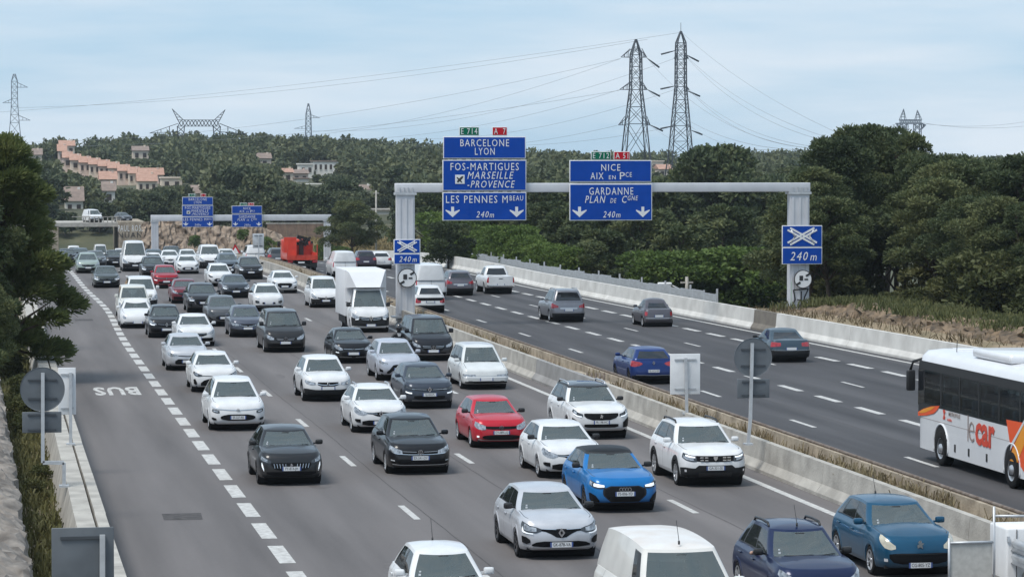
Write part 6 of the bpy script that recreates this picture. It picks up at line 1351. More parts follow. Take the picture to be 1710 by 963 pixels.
tag(link('forest', quads_mesh('forest', P, d+rnd.normal(size=(n, 3))*.7, d+rnd.normal(size=(n, 3))*.6, 0.85*(.6+.8*rnd.rand(n)), .62*(.6+.8*rnd.rand(n)), 'pine_far')), 'dense dark green wood covering the hillside behind the houses', 'wood', kind='stuff')
for px_, pt, Y, lb in ((75, 232, 790, 'narrow dark cypress beside the pale tiled hill house'), (93, 236, 795, 'narrow dark cypress beside the yellow hilltop house'), (526, 283, 725, 'dark conical cypress in front of the modern villa'), (1182, 240, 900, 'lone pointed cypress on the skyline behind the domed pine')):
    x, _, z = at_y(px_, pt, Y); gz = ground_h(x, Y); tree('cypress_tree', 'cypress', (x, Y, gz), z-gz, lb)
# --- verge growth
def tufts(name, pts, n, ln, wd, m, label, cat, up=1.2, spread=.25):
    rnd = np.random.RandomState(len(pts)+n); B = np.array(pts); k = rnd.randint(0, len(B), n); P = B[k]+rnd.normal(size=(n, 3))*np.array([spread, spread, .02]); D = rnd.normal(size=(n, 3))*.6; D[:, 2] = np.abs(D[:, 2])+up; Nn = rnd.normal(size=(n, 3))
    return tag(link(name, quads_mesh(name, P, D, Nn, ln*(.4+1.0*rnd.rand(n)), wd*(.6+.8*rnd.rand(n)), m)), label, cat, kind='stuff')
rr_ = random.Random(8)
tufts('median_weeds', [(rr_.uniform(XB+.25, XB2-.2), yy, .47) for yy in np.concatenate([np.random.RandomState(1).uniform(56, 100, 90), np.random.RandomState(2).uniform(68, 80, 40), np.random.RandomState(3).uniform(100, 230, 60)])], 3000, .30, .035, 'dead', 'dry straw coloured weeds growing between the two median walls', 'weeds', spread=.14)
tufts('verge_weeds', [(x, yy, ground_h(x, yy)) for x, yy in [(rr_.uniform(.35, XLb-1.1), rr_.uniform(52, 150)) for _ in range(800)]], 13000, .30, .045, 'weed', 'rough green and brown weeds on the verge left of the concrete walls', 'weeds', .8, .35)
tufts('bank_grass', [(rb0(yy)+rr_.uniform(1.0, 4.0), yy, ground_h(rb0(yy)+2, yy)+.5*min(1, (162-yy)/12)) for yy in [rr_.uniform(84, 160) for _ in range(500)]], 22000, .36, .06, 'shrub', 'low green undergrowth on top of the rock bank below the pines', 'undergrowth', 1.0, .4)
tufts('slope_grass', [(x, yy, -6.6+3.4*(yy-412)/31+.15) for x, yy in [(rr_.uniform(xb_-1, xb_+28), rr_.uniform(414, 444)) for _ in range(700)]], 16000, .55, .16, 'dry', 'dry yellow grass on the bank behind the distant gantry', 'grass', .9, .5)
tufts('wall_foot_grass', [(XR(yy)+rr_.uniform(1.2, 2.8), yy, ground_h(XR(yy)+2, yy)) for yy in [rr_.uniform(100, 200) for _ in range(300)]], 1400, .35, .04, 'dead', 'dry grass behind the white roadside wall', 'grass', 1.0, .3)
for k in range(16):
    yy = 78+k*4.6+rr_.uniform(-1, 1); xx = XLb-1.4-rr_.uniform(0, .5 if yy < 95 else 1.2); tree('bush', 'bush0', (xx, yy, ground_h(xx, yy)-.1), rr_.uniform(.35, .7) if yy < 95 else rr_.uniform(.6, 1.4), 'low scrubby bush on the weedy verge beside the bus lane wall', 'bush', 'scrub on the bus lane verge')
# ================================================================== TRAFFIC
WH = (.66, .67, .68); WH2 = (.60, .62, .62); CREAM = (.60, .60, .56); SIL = (.54, .55, .58, .35); LSIL = (.50, .52, .58, .4); BLK = (.007, .007, .009, .0); DG = (.020, .021, .024, .2); MG = (.095, .10, .108, .4); BG = (.10, .125, .15, .35); RED = (.46, .012, .028, .1); DRED = (.13, .012, .022, .2); NAVY = (.008, .017, .060, .2); BLUE = (.002, .14, .40, .1); TEAL = (.010, .075, .145, .35)
PEOPLE = []
def FC(kind, face, opts, col, px, py, label, cat='car', name=None, yaw=0.0):
    x, y, z = on_road(px, py)
    if y > 150: opts = dict(opts, lod=1)
    return car_front(name or {'car': 'car', 'van': 'van'}.get(cat, 'car'), kind, face, opts, col, px, py, label, cat, yaw=yaw)
# --- nearest cars
n1 = FC('clio', 'renault', dict(emb='diamond', embr=.105, embv=.64, plv=.21, txt='GK-878-VA', mirror='black', wheel='dark'), SIL, 926, 927, 'silver hatchback with diamond badge and black mirrors between the blue car and white van')
n2 = FC('compact', 'audi', dict(emb='rings', embr=.062, embv=.62, plv=.44, txt='FS-006-YD', roof='black', mirror='black', wheel='dark', L=4.03, ws=1.12, rf=1.92, rr=3.5, rw=3.92, wb=2.56), BLUE, 1032, 850, 'bright blue hatchback with black roof and four ring badge')
n3 = FC('suv', 'duster', dict(emb='shield', embr=.06, embv=.76, plv=.385, txt='GA-331-SE', rails='black', archtrim=True), WH, 1182, 808, 'white off-road wagon with black roof rails and black lower bumper')
n4 = FC('clio', 'clio4', dict(emb='diamond', embr=.09, embv=.68, plv=.40, mirror='black'), WH, 949, 795, 'white hatchback half hidden behind the blue black-roofed car', yaw=0)
n5 = FC('suv_l', 'peugeot5008', dict(emb='lion', embr=.07, embv=.70, plv=.42, txt='FR-198-HC', rails='silver', roof='glass', mirror='black'), WH, 995, 730, 'white large wagon with dark glass roof and silver rails by the median')
n6 = FC('hatch', 'vwpolo', dict(emb='vw', embr=.07, embv=.69, plv=.46, txt='CY-089-LQ', mirror='black', L=3.97, W=1.72), RED, 830, 745, 'bright red hatchback with round badge and one lit fog lamp')
n7 = FC('compact', 'vw', dict(emb='vw', embr=.075, embv=.68, plv=.44, txt='EX-541-DV', H=1.52, L=4.35), BLK, 695, 788, 'glossy black hatchback with chrome strip and round badge')
n8 = FC('hatch', 'peugeot208', dict(emb='lion', embr=.055, embv=.57, plv=.42, txt='FY-814-JH', mirror='black', wheel='dark'), DG, 482, 806, 'dark grey hatchback with vertical grille bars and slanted lit fang light')
n9 = FC('clio', 'clio4', dict(emb='diamond', embr=.10, embv=.68, plv=.22, rails='silver', mirror='body', ant=None), WH, 631, 720, 'white estate with silver roof rails behind the glossy black hatchback')
n10 = FC('suv_s', 'megane', dict(emb='diamond', embr=.10, embv=.70, plv=.42, txt='GJ-404-PL', wheel='dark', H=1.51, mirror='body'), (.045, .055, .075, .35), 712, 680, 'blue grey hatchback with lit strip lights below a full width light bar')
n11 = FC('mpv', 'picasso', dict(emb='chevron', embr=.05, embv=.77, plv=.37, txt='EF-327-RB'), WH, 394, 716, 'white people carrier with large windscreen beside the bus lane line')
n12 = FC('suv_s', 'opel', dict(emb='oval', embr=.06, embv=.63, plv=.40, archtrim=True), WH, 544, 668, 'white crossover with oval badge and black lower bumper')
n13 = FC('espace', 'espace', dict(plv=.34, roof='body'), WH2, 806, 648, 'old boxy white people carrier with rectangular lamps by the median wall')
n14 = FC('hatch', 'toyota', dict(plv=.30), WH, 357, 653, 'white hatchback with huge black mouth grille behind the people carrier')
n15 = FC('compact', 'corolla', dict(plv=.30), SIL, 312, 617, 'silver hatchback with wide low grille by the bus lane line')
n16 = FC('suv_s', 'lexus', dict(plv=.36, mirror='body'), LSIL, 664, 634, 'pale lilac silver crossover with spindle grille')
n17 = FC('hatch', 'c3', dict(plv=.36, emb='chevron', embr=.05, embv=.66), BLK, 587, 605, 'black hatchback with lit fog lights in front of the box lorry')
n18 = FC('vito', 'vclass', dict(emb='star', embr=.10, embv=.52, plv=.34), (.014, .015, .02, .2), 719, 601, 'black van with star badge and chrome bumper strip beside the motorcyclist', 'van')
n19 = FC('vito', 'mercedes', dict(emb='star', embr=.10, embv=.58, plv=.36), (.022, .022, .024, .1), 474, 587, 'matt dark grey van with star badge in the middle lane', 'van')
# cars cut by the lower edge
def at_xy(kind, face, opts, col, x, y, label, cat='car'):
    r, c = place_car('van' if cat == 'van' else 'car', kind, face, 'generic', opts, col, (x, y, 0), 0, label, cat); return r
b1 = at_xy('mini', 'generic', dict(plv=.4, ant='r', L=3.7, H=1.48), WH, 8.42, 56.2, 'small white hatchback with a rear roof aerial ahead of the silver hatchback')
b2 = at_xy('trafic', 'van', dict(plv=.3, ant='f'), (.62, .61, .58), 12.15, 53.0, 'white panel van with a dusty roof and short aerial', 'van')
b3 = at_xy('hatch', 'generic', dict(plv=.4, rails='black', ant='f', H=1.54, mirror='black', W=1.75, L=4.1), NAVY, 15.88, 57.9, 'navy blue hatchback with black roof rails and an arm out of its window')
b4 = at_xy('hatch', '207', dict(emb='lion', embr=.10, embv=.80, plv=.10, txt='CG-805-YZ', ant='r', H=1.48, L=4.03, hoodcrown=.09, rails=None), TEAL, 19.28, 62.4, 'petrol blue hatchback with large pale headlamps and lion badge beside the crash barrier')
# dusty roof of the panel van
rib = [o for o in b2.children if o.name.startswith('roof')][0]; dm = mat('dusty_white_roof', (.66, .655, .64), .45, coat=.2, noise_col=(.60, .55, .505), vscale=2.2, detail=8)
rib.material_slots[0].link = 'OBJECT'; rib.material_slots[0].material = dm
# --- middle distance
FC('suv_s', 'lit', dict(plv=.28, emb='diamond', embr=.1, embv=.66), DG, 277, 563, 'dark grey crossover with diamond badge beside the white beetle shaped car')
FC('beetle', 'beetle', dict(plv=.24), WH, 229, 547, 'white rounded beetle shaped car by the bus lane line')
FC('sedan', 'generic', dict(plv=.36), WH, 326, 577, 'white saloon behind the silver hatchback')
FC('kangoo', 'generic', dict(plv=.3), CREAM, 224, 531, 'cream leisure van with white roof behind the beetle shaped car', 'van')
FC('vito', 'van', dict(plv=.3), WH, 236, 516, 'white van right behind the cream leisure van', 'van')
FC('sedan', 'lit', dict(plv=.36), (.055, .065, .065, .35), 178, 480, 'grey green saloon by the start of the bus lane line')
FC('mpv', 'generic', dict(plv=.36), (.30, .36, .33, .3), 147, 456, 'pale green people carrier next to the start of the bus lane line')
FC('compact', 'generic', dict(plv=.36), BLK, 112, 442, 'black hatchback just emerging from behind the verge pine')
FC('compact', 'generic', dict(plv=.36), BG, 135, 440, 'bluish car behind the pale green people carrier')
FC('transit', 'van', dict(plv=.3), WH, 168, 437, 'tall white van behind the green people carrier', 'van')
FC('compact', 'lit', dict(plv=.36), BLK, 192, 446, 'black car with small lit lamp beside the tall white van')
FC('transit', 'van', dict(plv=.3, emb='oval', embv=.58), WH, 225, 453, 'tall white van with black grille in the far queue', 'van')
FC('suv', 'lit', dict(plv=.36), DG, 256, 465, 'dark grey sports utility car behind the red car')
FC('suv_s', 'megane', dict(plv=.36, emb='diamond', embr=.1, embv=.7), (.30, .010, .022, .15), 277, 481, 'red crossover with lit lamps in the far queue')
FC('hatch', 'clio4', dict(plv=.36, emb='diamond', embr=.1), WH, 284, 446, 'white hatchback with diamond badge beside the dark utility car')
FC('hatch', 'hyundai', dict(plv=.34), WH, 313, 457, 'white hatchback with six sided black grille')
FC('trafic', 'van', dict(plv=.3), WH, 351, 448, 'white delivery van with black bumper before the rock cutting', 'van')
FC('suv_s', 'nissan', dict(plv=.36), BG, 381, 456, 'blue grey crossover with chrome chevron grille')
FC('suv', 'lit', dict(plv=.4, emb='vw', embr=.08), DG, 418, 466, 'dark grey crossover with bright lit lamps by the far median wall')
FC('suv_s', 'hyundai', dict(plv=.34), WH, 367, 478, 'white crossover with dark lower grille behind the grey saloon')
FC('compact', 'lit', dict(plv=.36), (.05, .06, .075, .35), 393, 497, 'slate grey saloon with small lit lamps')
FC('hatch', 'audisuv', dict(plv=.40), WH, 474, 489, 'white hatchback with broad dark grille by the far median wall')
FC('suv_s', 'cactus', dict(plv=.38, mirror='black', rails='black'), WH, 447, 519, 'white crossover with low round lamps and black mirrors')
FC('suv_l', 'audisuv', dict(plv=.46), (.028, .030, .036, .2), 339, 521, 'black sports utility car with chrome framed grille')
FC('compact', 'generic', dict(plv=.36), DRED, 310, 506, 'maroon hatchback beside the black sports utility car')
FC('suv_s', 'hyundai', dict(plv=.34), MG, 373, 544, 'mid grey crossover behind the blue grey hatchback')
FC('hatch', 'opel', dict(plv=.40, H=1.52), (.085, .095, .125, .35), 412, 562, 'blue grey hatchback beside the matt dark grey van')
FC('kangoo', 'van', dict(plv=.34, emb='diamond', embr=.1, embv=.62), WH, 542, 513, 'white leisure van with black bumper ahead of the box lorry', 'van')
# --- far queue
for kd, fc, co, px_, py_, lb, ct in (('kangoo', 'van', WH, 201, 436, 'white leisure van before the graffiti wall', 'van'), ('vito', 'generic', DG, 228, 438, 'dark van before the graffiti wall', 'van'), ('sedan', 'generic', BG, 258, 444, 'blue grey saloon behind the tall van with black grille', 'car'), ('hatch', 'generic', WH, 256, 452, 'white hatchback tucked behind the dark utility car', 'car'), ('suv', 'generic', DG, 288, 441, 'dark utility car with a pale roof before the rock cutting', 'car'), ('hatch', 'generic', WH2, 314, 444, 'white hatchback behind the one with six sided grille', 'car'), ('hatch', 'generic', WH2, 379, 443, 'white hatchback behind the chrome chevron crossover', 'car'), ('compact', 'generic', MG, 160, 447, 'grey hatchback at the front of the tall white van', 'car'), ('compact', 'generic', BLK, 100, 447, 'black car behind the verge pine', 'car')):
    FC(kd, fc, dict(plv=.36), co, px_, py_, lb, ct)
x, _, z = at_y(118, 398, 440); place_car('van', 'transit', 'van', 'generic', dict(plv=.3, lod=1), WH, (x, 425, prof(425)), 0, 'white lorry sized van just before the bridge beside the verge pine', 'van')
x, _, z = at_y(155, 372, YB+2); place_car('van', 'trafic', 'van', 'generic', dict(plv=.3, lod=1), WH, (x, YB+4.2, bz1), 0.25, 'white van crossing the road bridge', 'van')
x, _, z = at_y(206, 370, YB+5); place_car('car', 'hatch', 'generic', 'generic', dict(plv=.3, lod=1), MG, (x, YB+5.5, bz0+.6), 0.3, 'grey car at the end of the road bridge', 'car')
# --- right-hand carriageway (seen from behind)
car_rear('car', 'clio', 'clio', dict(emb='diamond', embr=.08, embv=.80, plv=.40, txt='GL-012-XR', ant=None, wheel='dark', dark=True), (.008, .032, .15, .2), 1086, 640, 'metallic blue hatchback driving away beside the white sign back')
car_rear('car', 'sedan607', 'sedan', dict(plv=.52, mirror='black'), (.055, .085, .11, .4), 1312, 603, 'grey blue saloon driving away behind the round sign back')
car_rear('car', 'fiat', 'fiat', dict(plv=.52), (.11, .105, .12, .45), 1097, 545, 'small rounded grey hatchback driving away by the white wall')
car_rear('car', 'suv_l', 'suv', dict(plv=.46, rails='silver', H=1.8, dark=True), (.24, .24, .26, .5), 945, 537, 'silver grey off-road wagon with roof rails driving away')
car_rear('pickup_truck', 'pickup', 'pickup', dict(plv=.30), WH, 831, 490, 'white pickup with canopy and chrome bumper driving away', 'pickup')
car_rear('car', 'suv', 'suv', dict(plv=.50), (.15, .14, .16, .45), 766, 493, 'mauve grey sports utility car driving away beside the pickup')
car_rear('car', 'suv_s', 'hyundai', dict(plv=.5, H=1.6), WH, 716, 522, 'white sports utility car with black tail band right of the gantry leg')
car_rear('van', 'transit', 'van', dict(plv=.30, H=2.3), WH, 716, 500, 'white panel van ahead of the white car with black tail band', 'van')
car_rear('van', 'trafic', 'van', dict(plv=.30), WH, 574, 462, 'white panel van driving away between the red lorry and box lorry', 'van')
car_rear('car', 'suv_s', 'generic', dict(plv=.50), (.05, .04, .06, .3), 610, 450, 'dark purple car on the joining slip road')
car_rear('car', 'hatch', 'generic', dict(plv=.50), WH, 636, 449, 'white car on the joining slip road behind the gantry leg')
car_rear('van', 'kangoo', 'van', dict(plv=.30, rearglass=False), WH, 426, 444, 'white van driving away behind the thin square sign', 'van')
car_rear('car', 'suv_s', 'generic', dict(plv=.50), MG, 463, 444, 'grey car driving away beside the red lorry')

# ------------------------------------------------------------------ box lorry
S['boxcab'] = V(L=2.5, W=2.0, H=2.28, zb=.24, fo=.95, wb=3.7, r=.36, bf=.14, ws=.72, rf=1.38, rr=2.35, rw=2.45, tumble=.20, wbow=.12, drop=.05, top=[(0, 1.0), (.25, 1.14), (.6, 1.24), (.8, 1.28), (2.5, 1.28)], wins=[(.04, .8)], seams=[1.42], rearglass=False, nose=[(0, .1), (.08, .03), (.3, 0), (.6, .02), (.8, .07), (.92, .13), (1, .24)])
F['master'] = [('bumper_trim', 'plastic', [(0, .0, .56), (.5, .0, .58), (1.15, .0, .62)], 1), ('grille', 'grille', [(0, .46, .70), (.4, .50, .72), (.60, .58, .74)], 1), ('headlight', 'lamp', [(.62, .60, .74), (.8, .60, .80), (1.05, .66, .84)], 1), ('daytime_light', 'drl', [(.64, .55, .60), (.8, .52, .56)], 1), ('grille_bar', 'chrome', [(.1, .62, .64), (.56, .66, .68)], 1), ('lower_grille_bar', 'chrome', [(.1, .53, .55), (.5, .57, .59)], 1)]
bt = FC('boxcab', 'master', dict(plv=.20, emb='diamond', embr=.13, embv=.64, mirror='black', lod=0), WH, 616, 554, 'white box lorry with wedge fairing above its cab', 'lorry'); bt.name = 'box_lorry'
M['boxw'] = mat('box_panel', (.66, .67, .69), .5, var=.04, vscale=1)
zt = 3.15; MB().rbox((0, 3.2, (zt+.75)/2), (2.16, 4.3, zt-.75), .03).obj('cargo_box', 'boxw', bt)
MB().box((0, 2.6, .62), (1.0, 4.4, .22)).obj('chassis', 'under', bt)
for s in (1, -1): MB().box((s*1.0, 2.9, .55), (.04, 3.0, .36)).obj('side_guard', 'plastic', bt)
fm = MB(); A = [(-1.06, 1.03, zt), (1.06, 1.03, zt), (1.06, .98, 2.22), (.62, -.1, 2.28), (-.62, -.1, 2.28), (-1.06, .98, 2.22), (-.94, .55, zt-.1), (.94, .55, zt-.1)]
i = fm.add(A); [fm.face([i+q for q in f]) for f in ((0, 6, 7, 1), (6, 4, 3, 7), (7, 3, 2, 1), (6, 0, 5, 4), (0, 1, 2, 5), (5, 2, 3, 4))]; fm.obj('roof_fairing', 'boxw', bt)
for s in (1, -1): MB().tube([(s*.92, -.5, 1.5), (s*1.22, -.55, 1.55)], .03, 6).obj('mirror_arm', 'black', bt)

# ------------------------------------------------------------------ red crane lorry (seen from behind)
M['red_truck'] = mat('red_lorry_paint', (.60, .055, .022), .5, coat=.2, noise_col=(.44, .035, .02), vscale=1.5)
x, y, z = on_road(506, 455); rt = thing('crane_lorry', (x, y+1.2, prof(y+1.2)), 'red flatbed lorry with a folded black crane driving away', 'lorry')
MB().box((0, 2.2, .80), (.9, 5.8, .28)).obj('chassis', 'under', rt)
for yy in (0.3, 4.3):
    for s in (1, -1): w_ = MB(); w_.lathe([(.3, -.16), (.46, -.16), (.50, -.1), (.50, .1), (.46, .16), (.3, .16), (.001, .12)], 20, 'x', (s*1.0, yy, .50)); w_.obj('wheel', 'tyre', rt)
MB().box((0, 1.3, 1.06), (2.4, 4.2, .12)).obj('flatbed', 'red_truck', rt)
MB().box((0, -.84, 1.18), (2.4, .06, .40)).obj('tail_board', 'red_truck', rt)
for s in (1, -1):
    for k in range(3): MB().box((s*1.2, -.1+k*1.35, 1.32), (.05, 1.28, .44)).obj('side_board', 'red_truck', rt)
    MB().box((s*.98, -.90, .86), (.40, .05, .14)).obj('tail_light', 'tail', rt); MB().box((s*.95, -.45, .62), (.5, .04, .5)).obj('mudguard', 'black', rt)
    for k in range(2): MB().box((s*1.17, -.82+k*3.9, 1.6), (.07, .07, 1.2)).obj('stake', 'red_truck', rt)
for k in range(6): MB().box((-.95+.38*k, -.88, 1.18), (.05, .03, .36)).obj('board_rib', 'red_truck', rt)
MB().box((0, -.85, .58), (2.2, .14, .14)).obj('rear_bumper', 'black', rt); MB().box((-.1, -.93, .80), (.5, .03, .12)).obj('number_plate', 'plate', rt)
MB().rbox((0, 4.6, 1.65), (2.3, 1.6, 1.7), .12).obj('cab', 'red_truck', rt); MB().box((-.62, 2.9, 1.9), (1.0, .4, 1.6)).obj('tool_locker', 'red_truck', rt); MB().box((.15, 3.3, 1.55), (2.2, .10, 1.0)).obj('head_board', 'red_truck', rt); MB().box((.2, 3.72, 2.05), (1.5, .04, .5)).obj('cab_rear_window', 'glass_dark', rt)
cr = MB(); cr.bar((.3, 3.1, 1.1), (.3, 3.1, 2.4), .36); cr.bar((.3, 3.1, 2.3), (1.0, 3.0, 2.55), .30); cr.bar((.95, 3.0, 2.5), (-.05, 2.85, 2.78), .22); cr.bar((.85, 2.8, 2.6), (.55, 2.7, 2.0), .16); cr.bar((0, 2.85, 2.7), (.45, 2.7, 2.3), .14); cr.bar((.6, 2.9, 2.3), (1.05, 2.8, 2.7), .14); cr.obj('crane', 'black', rt)
for s in (1, -1): MB().rbox((s*1.34, 4.9, 2.1), (.2, .1, .45), .04).obj('mirror', 'black', rt); MB().bar((s*1.1, 4.9, 2.1), (s*1.34, 4.9, 2.1), .05).obj('mirror_arm', 'black', rt)

# ------------------------------------------------------------------ coach
wx, wy, _ = on_road(1574, 777); XS = wx-.04                    # outer left flank
yF = at_x(1531.5, 745, XS)[1]; LB, WB_, HB = 12.2, 2.55, 3.25
bus = thing('coach', (XS+WB_/2, yF-LB/2, 0), 'white coach with orange swooshes and LECAR lettering on its flank', 'coach'); BX, BY = bus.location.x, bus.location.y
M['coach_white'] = mat('coach_white', (.66, .67, .69), .35, coat=.4, var=.04, vscale=1); M['orange'] = mat('orange_vinyl', (.78, .085, .010), .4, coat=.3); M['amber'] = mat('amber_vinyl', (.80, .30, .015), .4, coat=.3); M['coral'] = mat('coral_vinyl', (.58, .06, .03), .45); M['greyink'] = mat('grey_vinyl', (.28, .22, .20), .5)
sec = [(-1.275, .34), (-1.275, 1.68), (-1.275, 2.66), (-1.275, 2.75), (-1.20, 3.05), (-1.02, 3.21), (-.6, 3.27), (.6, 3.27), (1.02, 3.21), (1.20, 3.05), (1.275, 2.75), (1.275, 2.66), (1.275, 1.68), (1.275, .34)]
mb = MB(); st = []
for yy, sx, dz in [(-6.1, .97, 0), (-5.98, 1, 0)]+[(q, 1, 0) for q in np.linspace(-5.6, 5.4, 50)]+[(5.7, .995, 0), (5.9, .98, -.02), (6.05, .94, -.06), (6.1, .90, -.12)]:
    st.append(mb.add([(a*sx, yy, min(b, 3.27+dz) if b > 2.8 else b) for a, b in sec]))
ns = len(sec); wheels = (yF-wy, ); fwy = wy-BY; rwy = fwy-6.1
for a, b in zip(st, st[1:]):
    ym = (mb.v[a][1]+mb.v[b][1])/2
    for q in range(ns-1):
        if q in (1, ns-3) and -5.6 < ym < 5.4: continue
        mb.face((a+q, a+q+1, b+q+1, b+q), 0, True)
    mb.face((a+ns-1, a, b, b+ns-1), 1)
mb.face([st[0]+q for q in range(ns)]); mb.face([st[-1]+q for q in range(ns)][::-1])
me = mb.mesh('body', ['coach_white', 'under']); me.set_sharp_from_angle(angle=R(50)); link('body', me, bus)
def flank(poly, m, name, off=.006, th=.004):      # polygon in picture points laid on the left flank
    P = [at_x(a, b, XS) for a, b in poly]; MB().prism([(p[1]-BY, p[2]) for p in P], 'x', -WB_/2-off, -WB_/2-off+th).obj(name, m, bus)
def flank_yz(poly, m, name, off=.006, th=.004): MB().prism(poly, 'x', -WB_/2-off, -WB_/2-off+th).obj(name, m, bus)
# window band: panes in a dark surround
zl, zu = 1.62, 2.92
flank_yz([(5.98, 2.62), (5.9, 2.92), (-5.9, 2.92), (-5.9, 2.62)], 'black', 'window_header', .004); flank_yz([(6.0, 1.30), (5.98, 1.66), (4.9, 1.74), (-5.9, 1.74), (-5.9, 1.64), (4.2, 1.64), (5.0, 1.50)], 'black', 'window_sill', .004)
M['coach_glass'] = glass_mat('coach_glass', (.016, .019, .022), .32, .8)
wb_ = [(5.38, 3.9), (3.80, 2.2), (2.12, .52), (.44, -1.16), (-1.24, -2.84), (-2.92, -5.58)]
flank_yz([(6.0, 1.60), (5.98, 2.64), (5.40, 2.64), (5.40, 1.70)], 'glass_dark', 'door_window', .012, .006)
for sd in (-1, 1):
    for k, (a, b) in enumerate(wb_): MB().box((sd*(WB_/2+.006), (a+b)/2, 2.17), (.008, a-b, 1.0)).obj('side_window', 'coach_glass', bus); MB().box((sd*(WB_/2-.02), b-.05, 2.17), (.06, .12, 1.0)).obj('window_pillar', 'black', bus)
M['coach_seat'] = mat('coach_seat', (.05, .06, .10), .9)
for r_ in range(11):
    for sd in (-1, 1):
        for q in (.38, .88): MB().rbox((sd*q, 4.2-r_*.86, 1.68), (.44, .16, .72), .05).obj('seat_back', 'coach_seat', bus)
MB().box((0, 0, 1.0), (2.4, 11.4, .06)).obj('floor', 'under', bus)
flank([(1534, 687), (1534, 693.5), (1548, 693), (1560, 690), (1566, 684), (1570, 677), (1556, 678), (1543, 682)], 'orange', 'swoosh', .018); flank([(1535.5, 689), (1545, 688.5), (1556, 684), (1563, 678), (1550, 680), (1540, 684)], 'amber', 'swoosh', .024)
flank([(1681, 700), (1686, 733), (1692, 757), (1700, 770), (1712, 790), (1712, 706)], 'orange', 'swoosh', .012); flank([(1685, 768), (1694, 745), (1704, 722), (1712, 706), (1712, 740), (1700, 772)], 'amber', 'swoosh', .02); flank([(1690, 740), (1712, 700), (1712, 706), (1688, 752)], 'coach_white', 'swoosh_line', .026)
def flank_text(s, ya, yb, z0, z1, m, bold=0.0, off=.016, name='lettering'):
    t = text_mesh(s, 1.0, bold, 0, 1.0, .004, matname=m); xs_ = [v.co.x for v in t.vertices]; ys_ = [v.co.y for v in t.vertices]; w_, h_ = max(xs_)-min(xs_), max(ys_)-min(ys_)
    o = link(name, t, bus); sx, sy = (ya-yb)/w_, (z1-z0)/h_; o.scale = (sx, sy, 1)
    o.matrix_local = Matrix(((0, 0, -1, -WB_/2-off), (-sx, 0, 0, ya+min(xs_)*sx), (0, sy, 0, z0-min(ys_)*sy), (0, 0, 0, 1)))
def fy(px, py): p = at_x(px, py, XS); return p[1]-BY, p[2]
(a0, za), (b0, zb_) = fy(1618, 736), fy(1627.5, 700)
flank_text('e', fy(1618.5, 720)[0], fy(1627.5, 720)[0], fy(1622, 737)[1], fy(1622, 703)[1], 'greyink', -.015); flank_text('car', fy(1629.5, 725)[0], fy(1661.5, 730)[0], fy(1645, 746)[1], fy(1645, 708)[1], 'coral', .03)
flank_yz([(fy(1616.6, 700)[0], fy(1616.6, 692)[1]), (fy(1617.6, 700)[0], fy(1617.6, 692)[1]), (fy(1617.6, 700)[0], fy(1617.6, 736)[1]), (fy(1616.6, 700)[0], fy(1616.6, 736)[1])], 'greyink', 'lettering', .016)
flank_text('METROPOLE', fy(1585, 690)[0], fy(1604, 690)[0], fy(1594, 696)[1], fy(1594, 689)[1], 'greyink', .01); flank_text('mobilite', fy(1582.5, 700)[0], fy(1590, 700)[0], fy(1586, 703)[1], fy(1586, 698)[1], 'coral', .0)
flank([(1575, 684), (1578, 683.5), (1579.5, 688), (1577.5, 691), (1579, 696), (1578, 700), (1575, 699), (1576.5, 692)], 'coral', 'logo', .016)
flank_yz([(5.9, 1.245), (5.9, 1.255), (-5.9, 1.255), (-5.9, 1.245)], 'greyink', 'panel_gap', .005)
for px_, py_ in ((1595, 748), (1618, 755), (1648, 764), (1679, 774)): a, zc = fy(px_, py_); MB().rbox((-WB_/2-.006, a, zc), (.02, .12, .22), .008).obj('hatch_latch', 'black', bus)
for yy in (fwy, rwy):
    MB().tube([(-WB_/2-.008, yy+.645*math.cos(t), .56+.645*math.sin(t)) for t in np.linspace(-.30, math.pi+.30, 26)], .030, 6).obj('arch_trim', 'coach_white', bus)
    MB().prism([(yy+.62*math.cos(t), max(.33, .56+.62*math.sin(t))) for t in np.linspace(-.4, math.pi+.4, 24)], 'x', -WB_/2-.010, -WB_/2+.02).obj('wheel_arch', 'under', bus)
    for s in (-1, 1):
        w_ = MB(); w_.lathe([(.30, s*.02), (.46, s*.03), (.50, 0), (.50, -s*.26), (.3, -s*.28)], 28, 'x', (s*(WB_/2+.01), yy, .50)); wo = w_.obj('wheel', 'tyre', bus)
        w_ = MB(); w_.lathe([(.31, s*.02), (.27, -s*.02), (.14, s*.0), (.12, s*.05), (.001, s*.06)], 20, 'x', (s*(WB_/2+.01), yy, .50)); w_.obj('hub', 'silver', wo)
MB().rbox((0, .5, 3.38), (1.9, 3.2, .26), .10).obj('air_conditioner', 'coach_white', bus); MB().rbox((0, 5.0, 3.28), (.9, .7, .06), .02).obj('roof_hatch', 'coach_white', bus); MB().tube([(-.7, 4.2, 3.2), (-.7, 4.15, 3.6)], .012, 5).obj('antenna', 'black', bus)
mi = MB(); mi.tube([(-1.0, 5.95, 3.0), (-1.35, 6.3, 2.85), (-1.42, 6.32, 2.6)], .045, 6); mi.rbox((-1.42, 6.30, 2.30), (.26, .16, .62), .05); mi.obj('mirror', 'black', bus)
MB().rbox((0, 6.09, 1.9), (2.2, .06, 1.7), .02).obj('windscreen', 'glass_dark', bus)
for k in range(2): MB().box((-WB_/2-.008, -6.06+.001, 1.0+.3*k), (.012, .02, .2)).obj('side_marker', 'tail', bus)

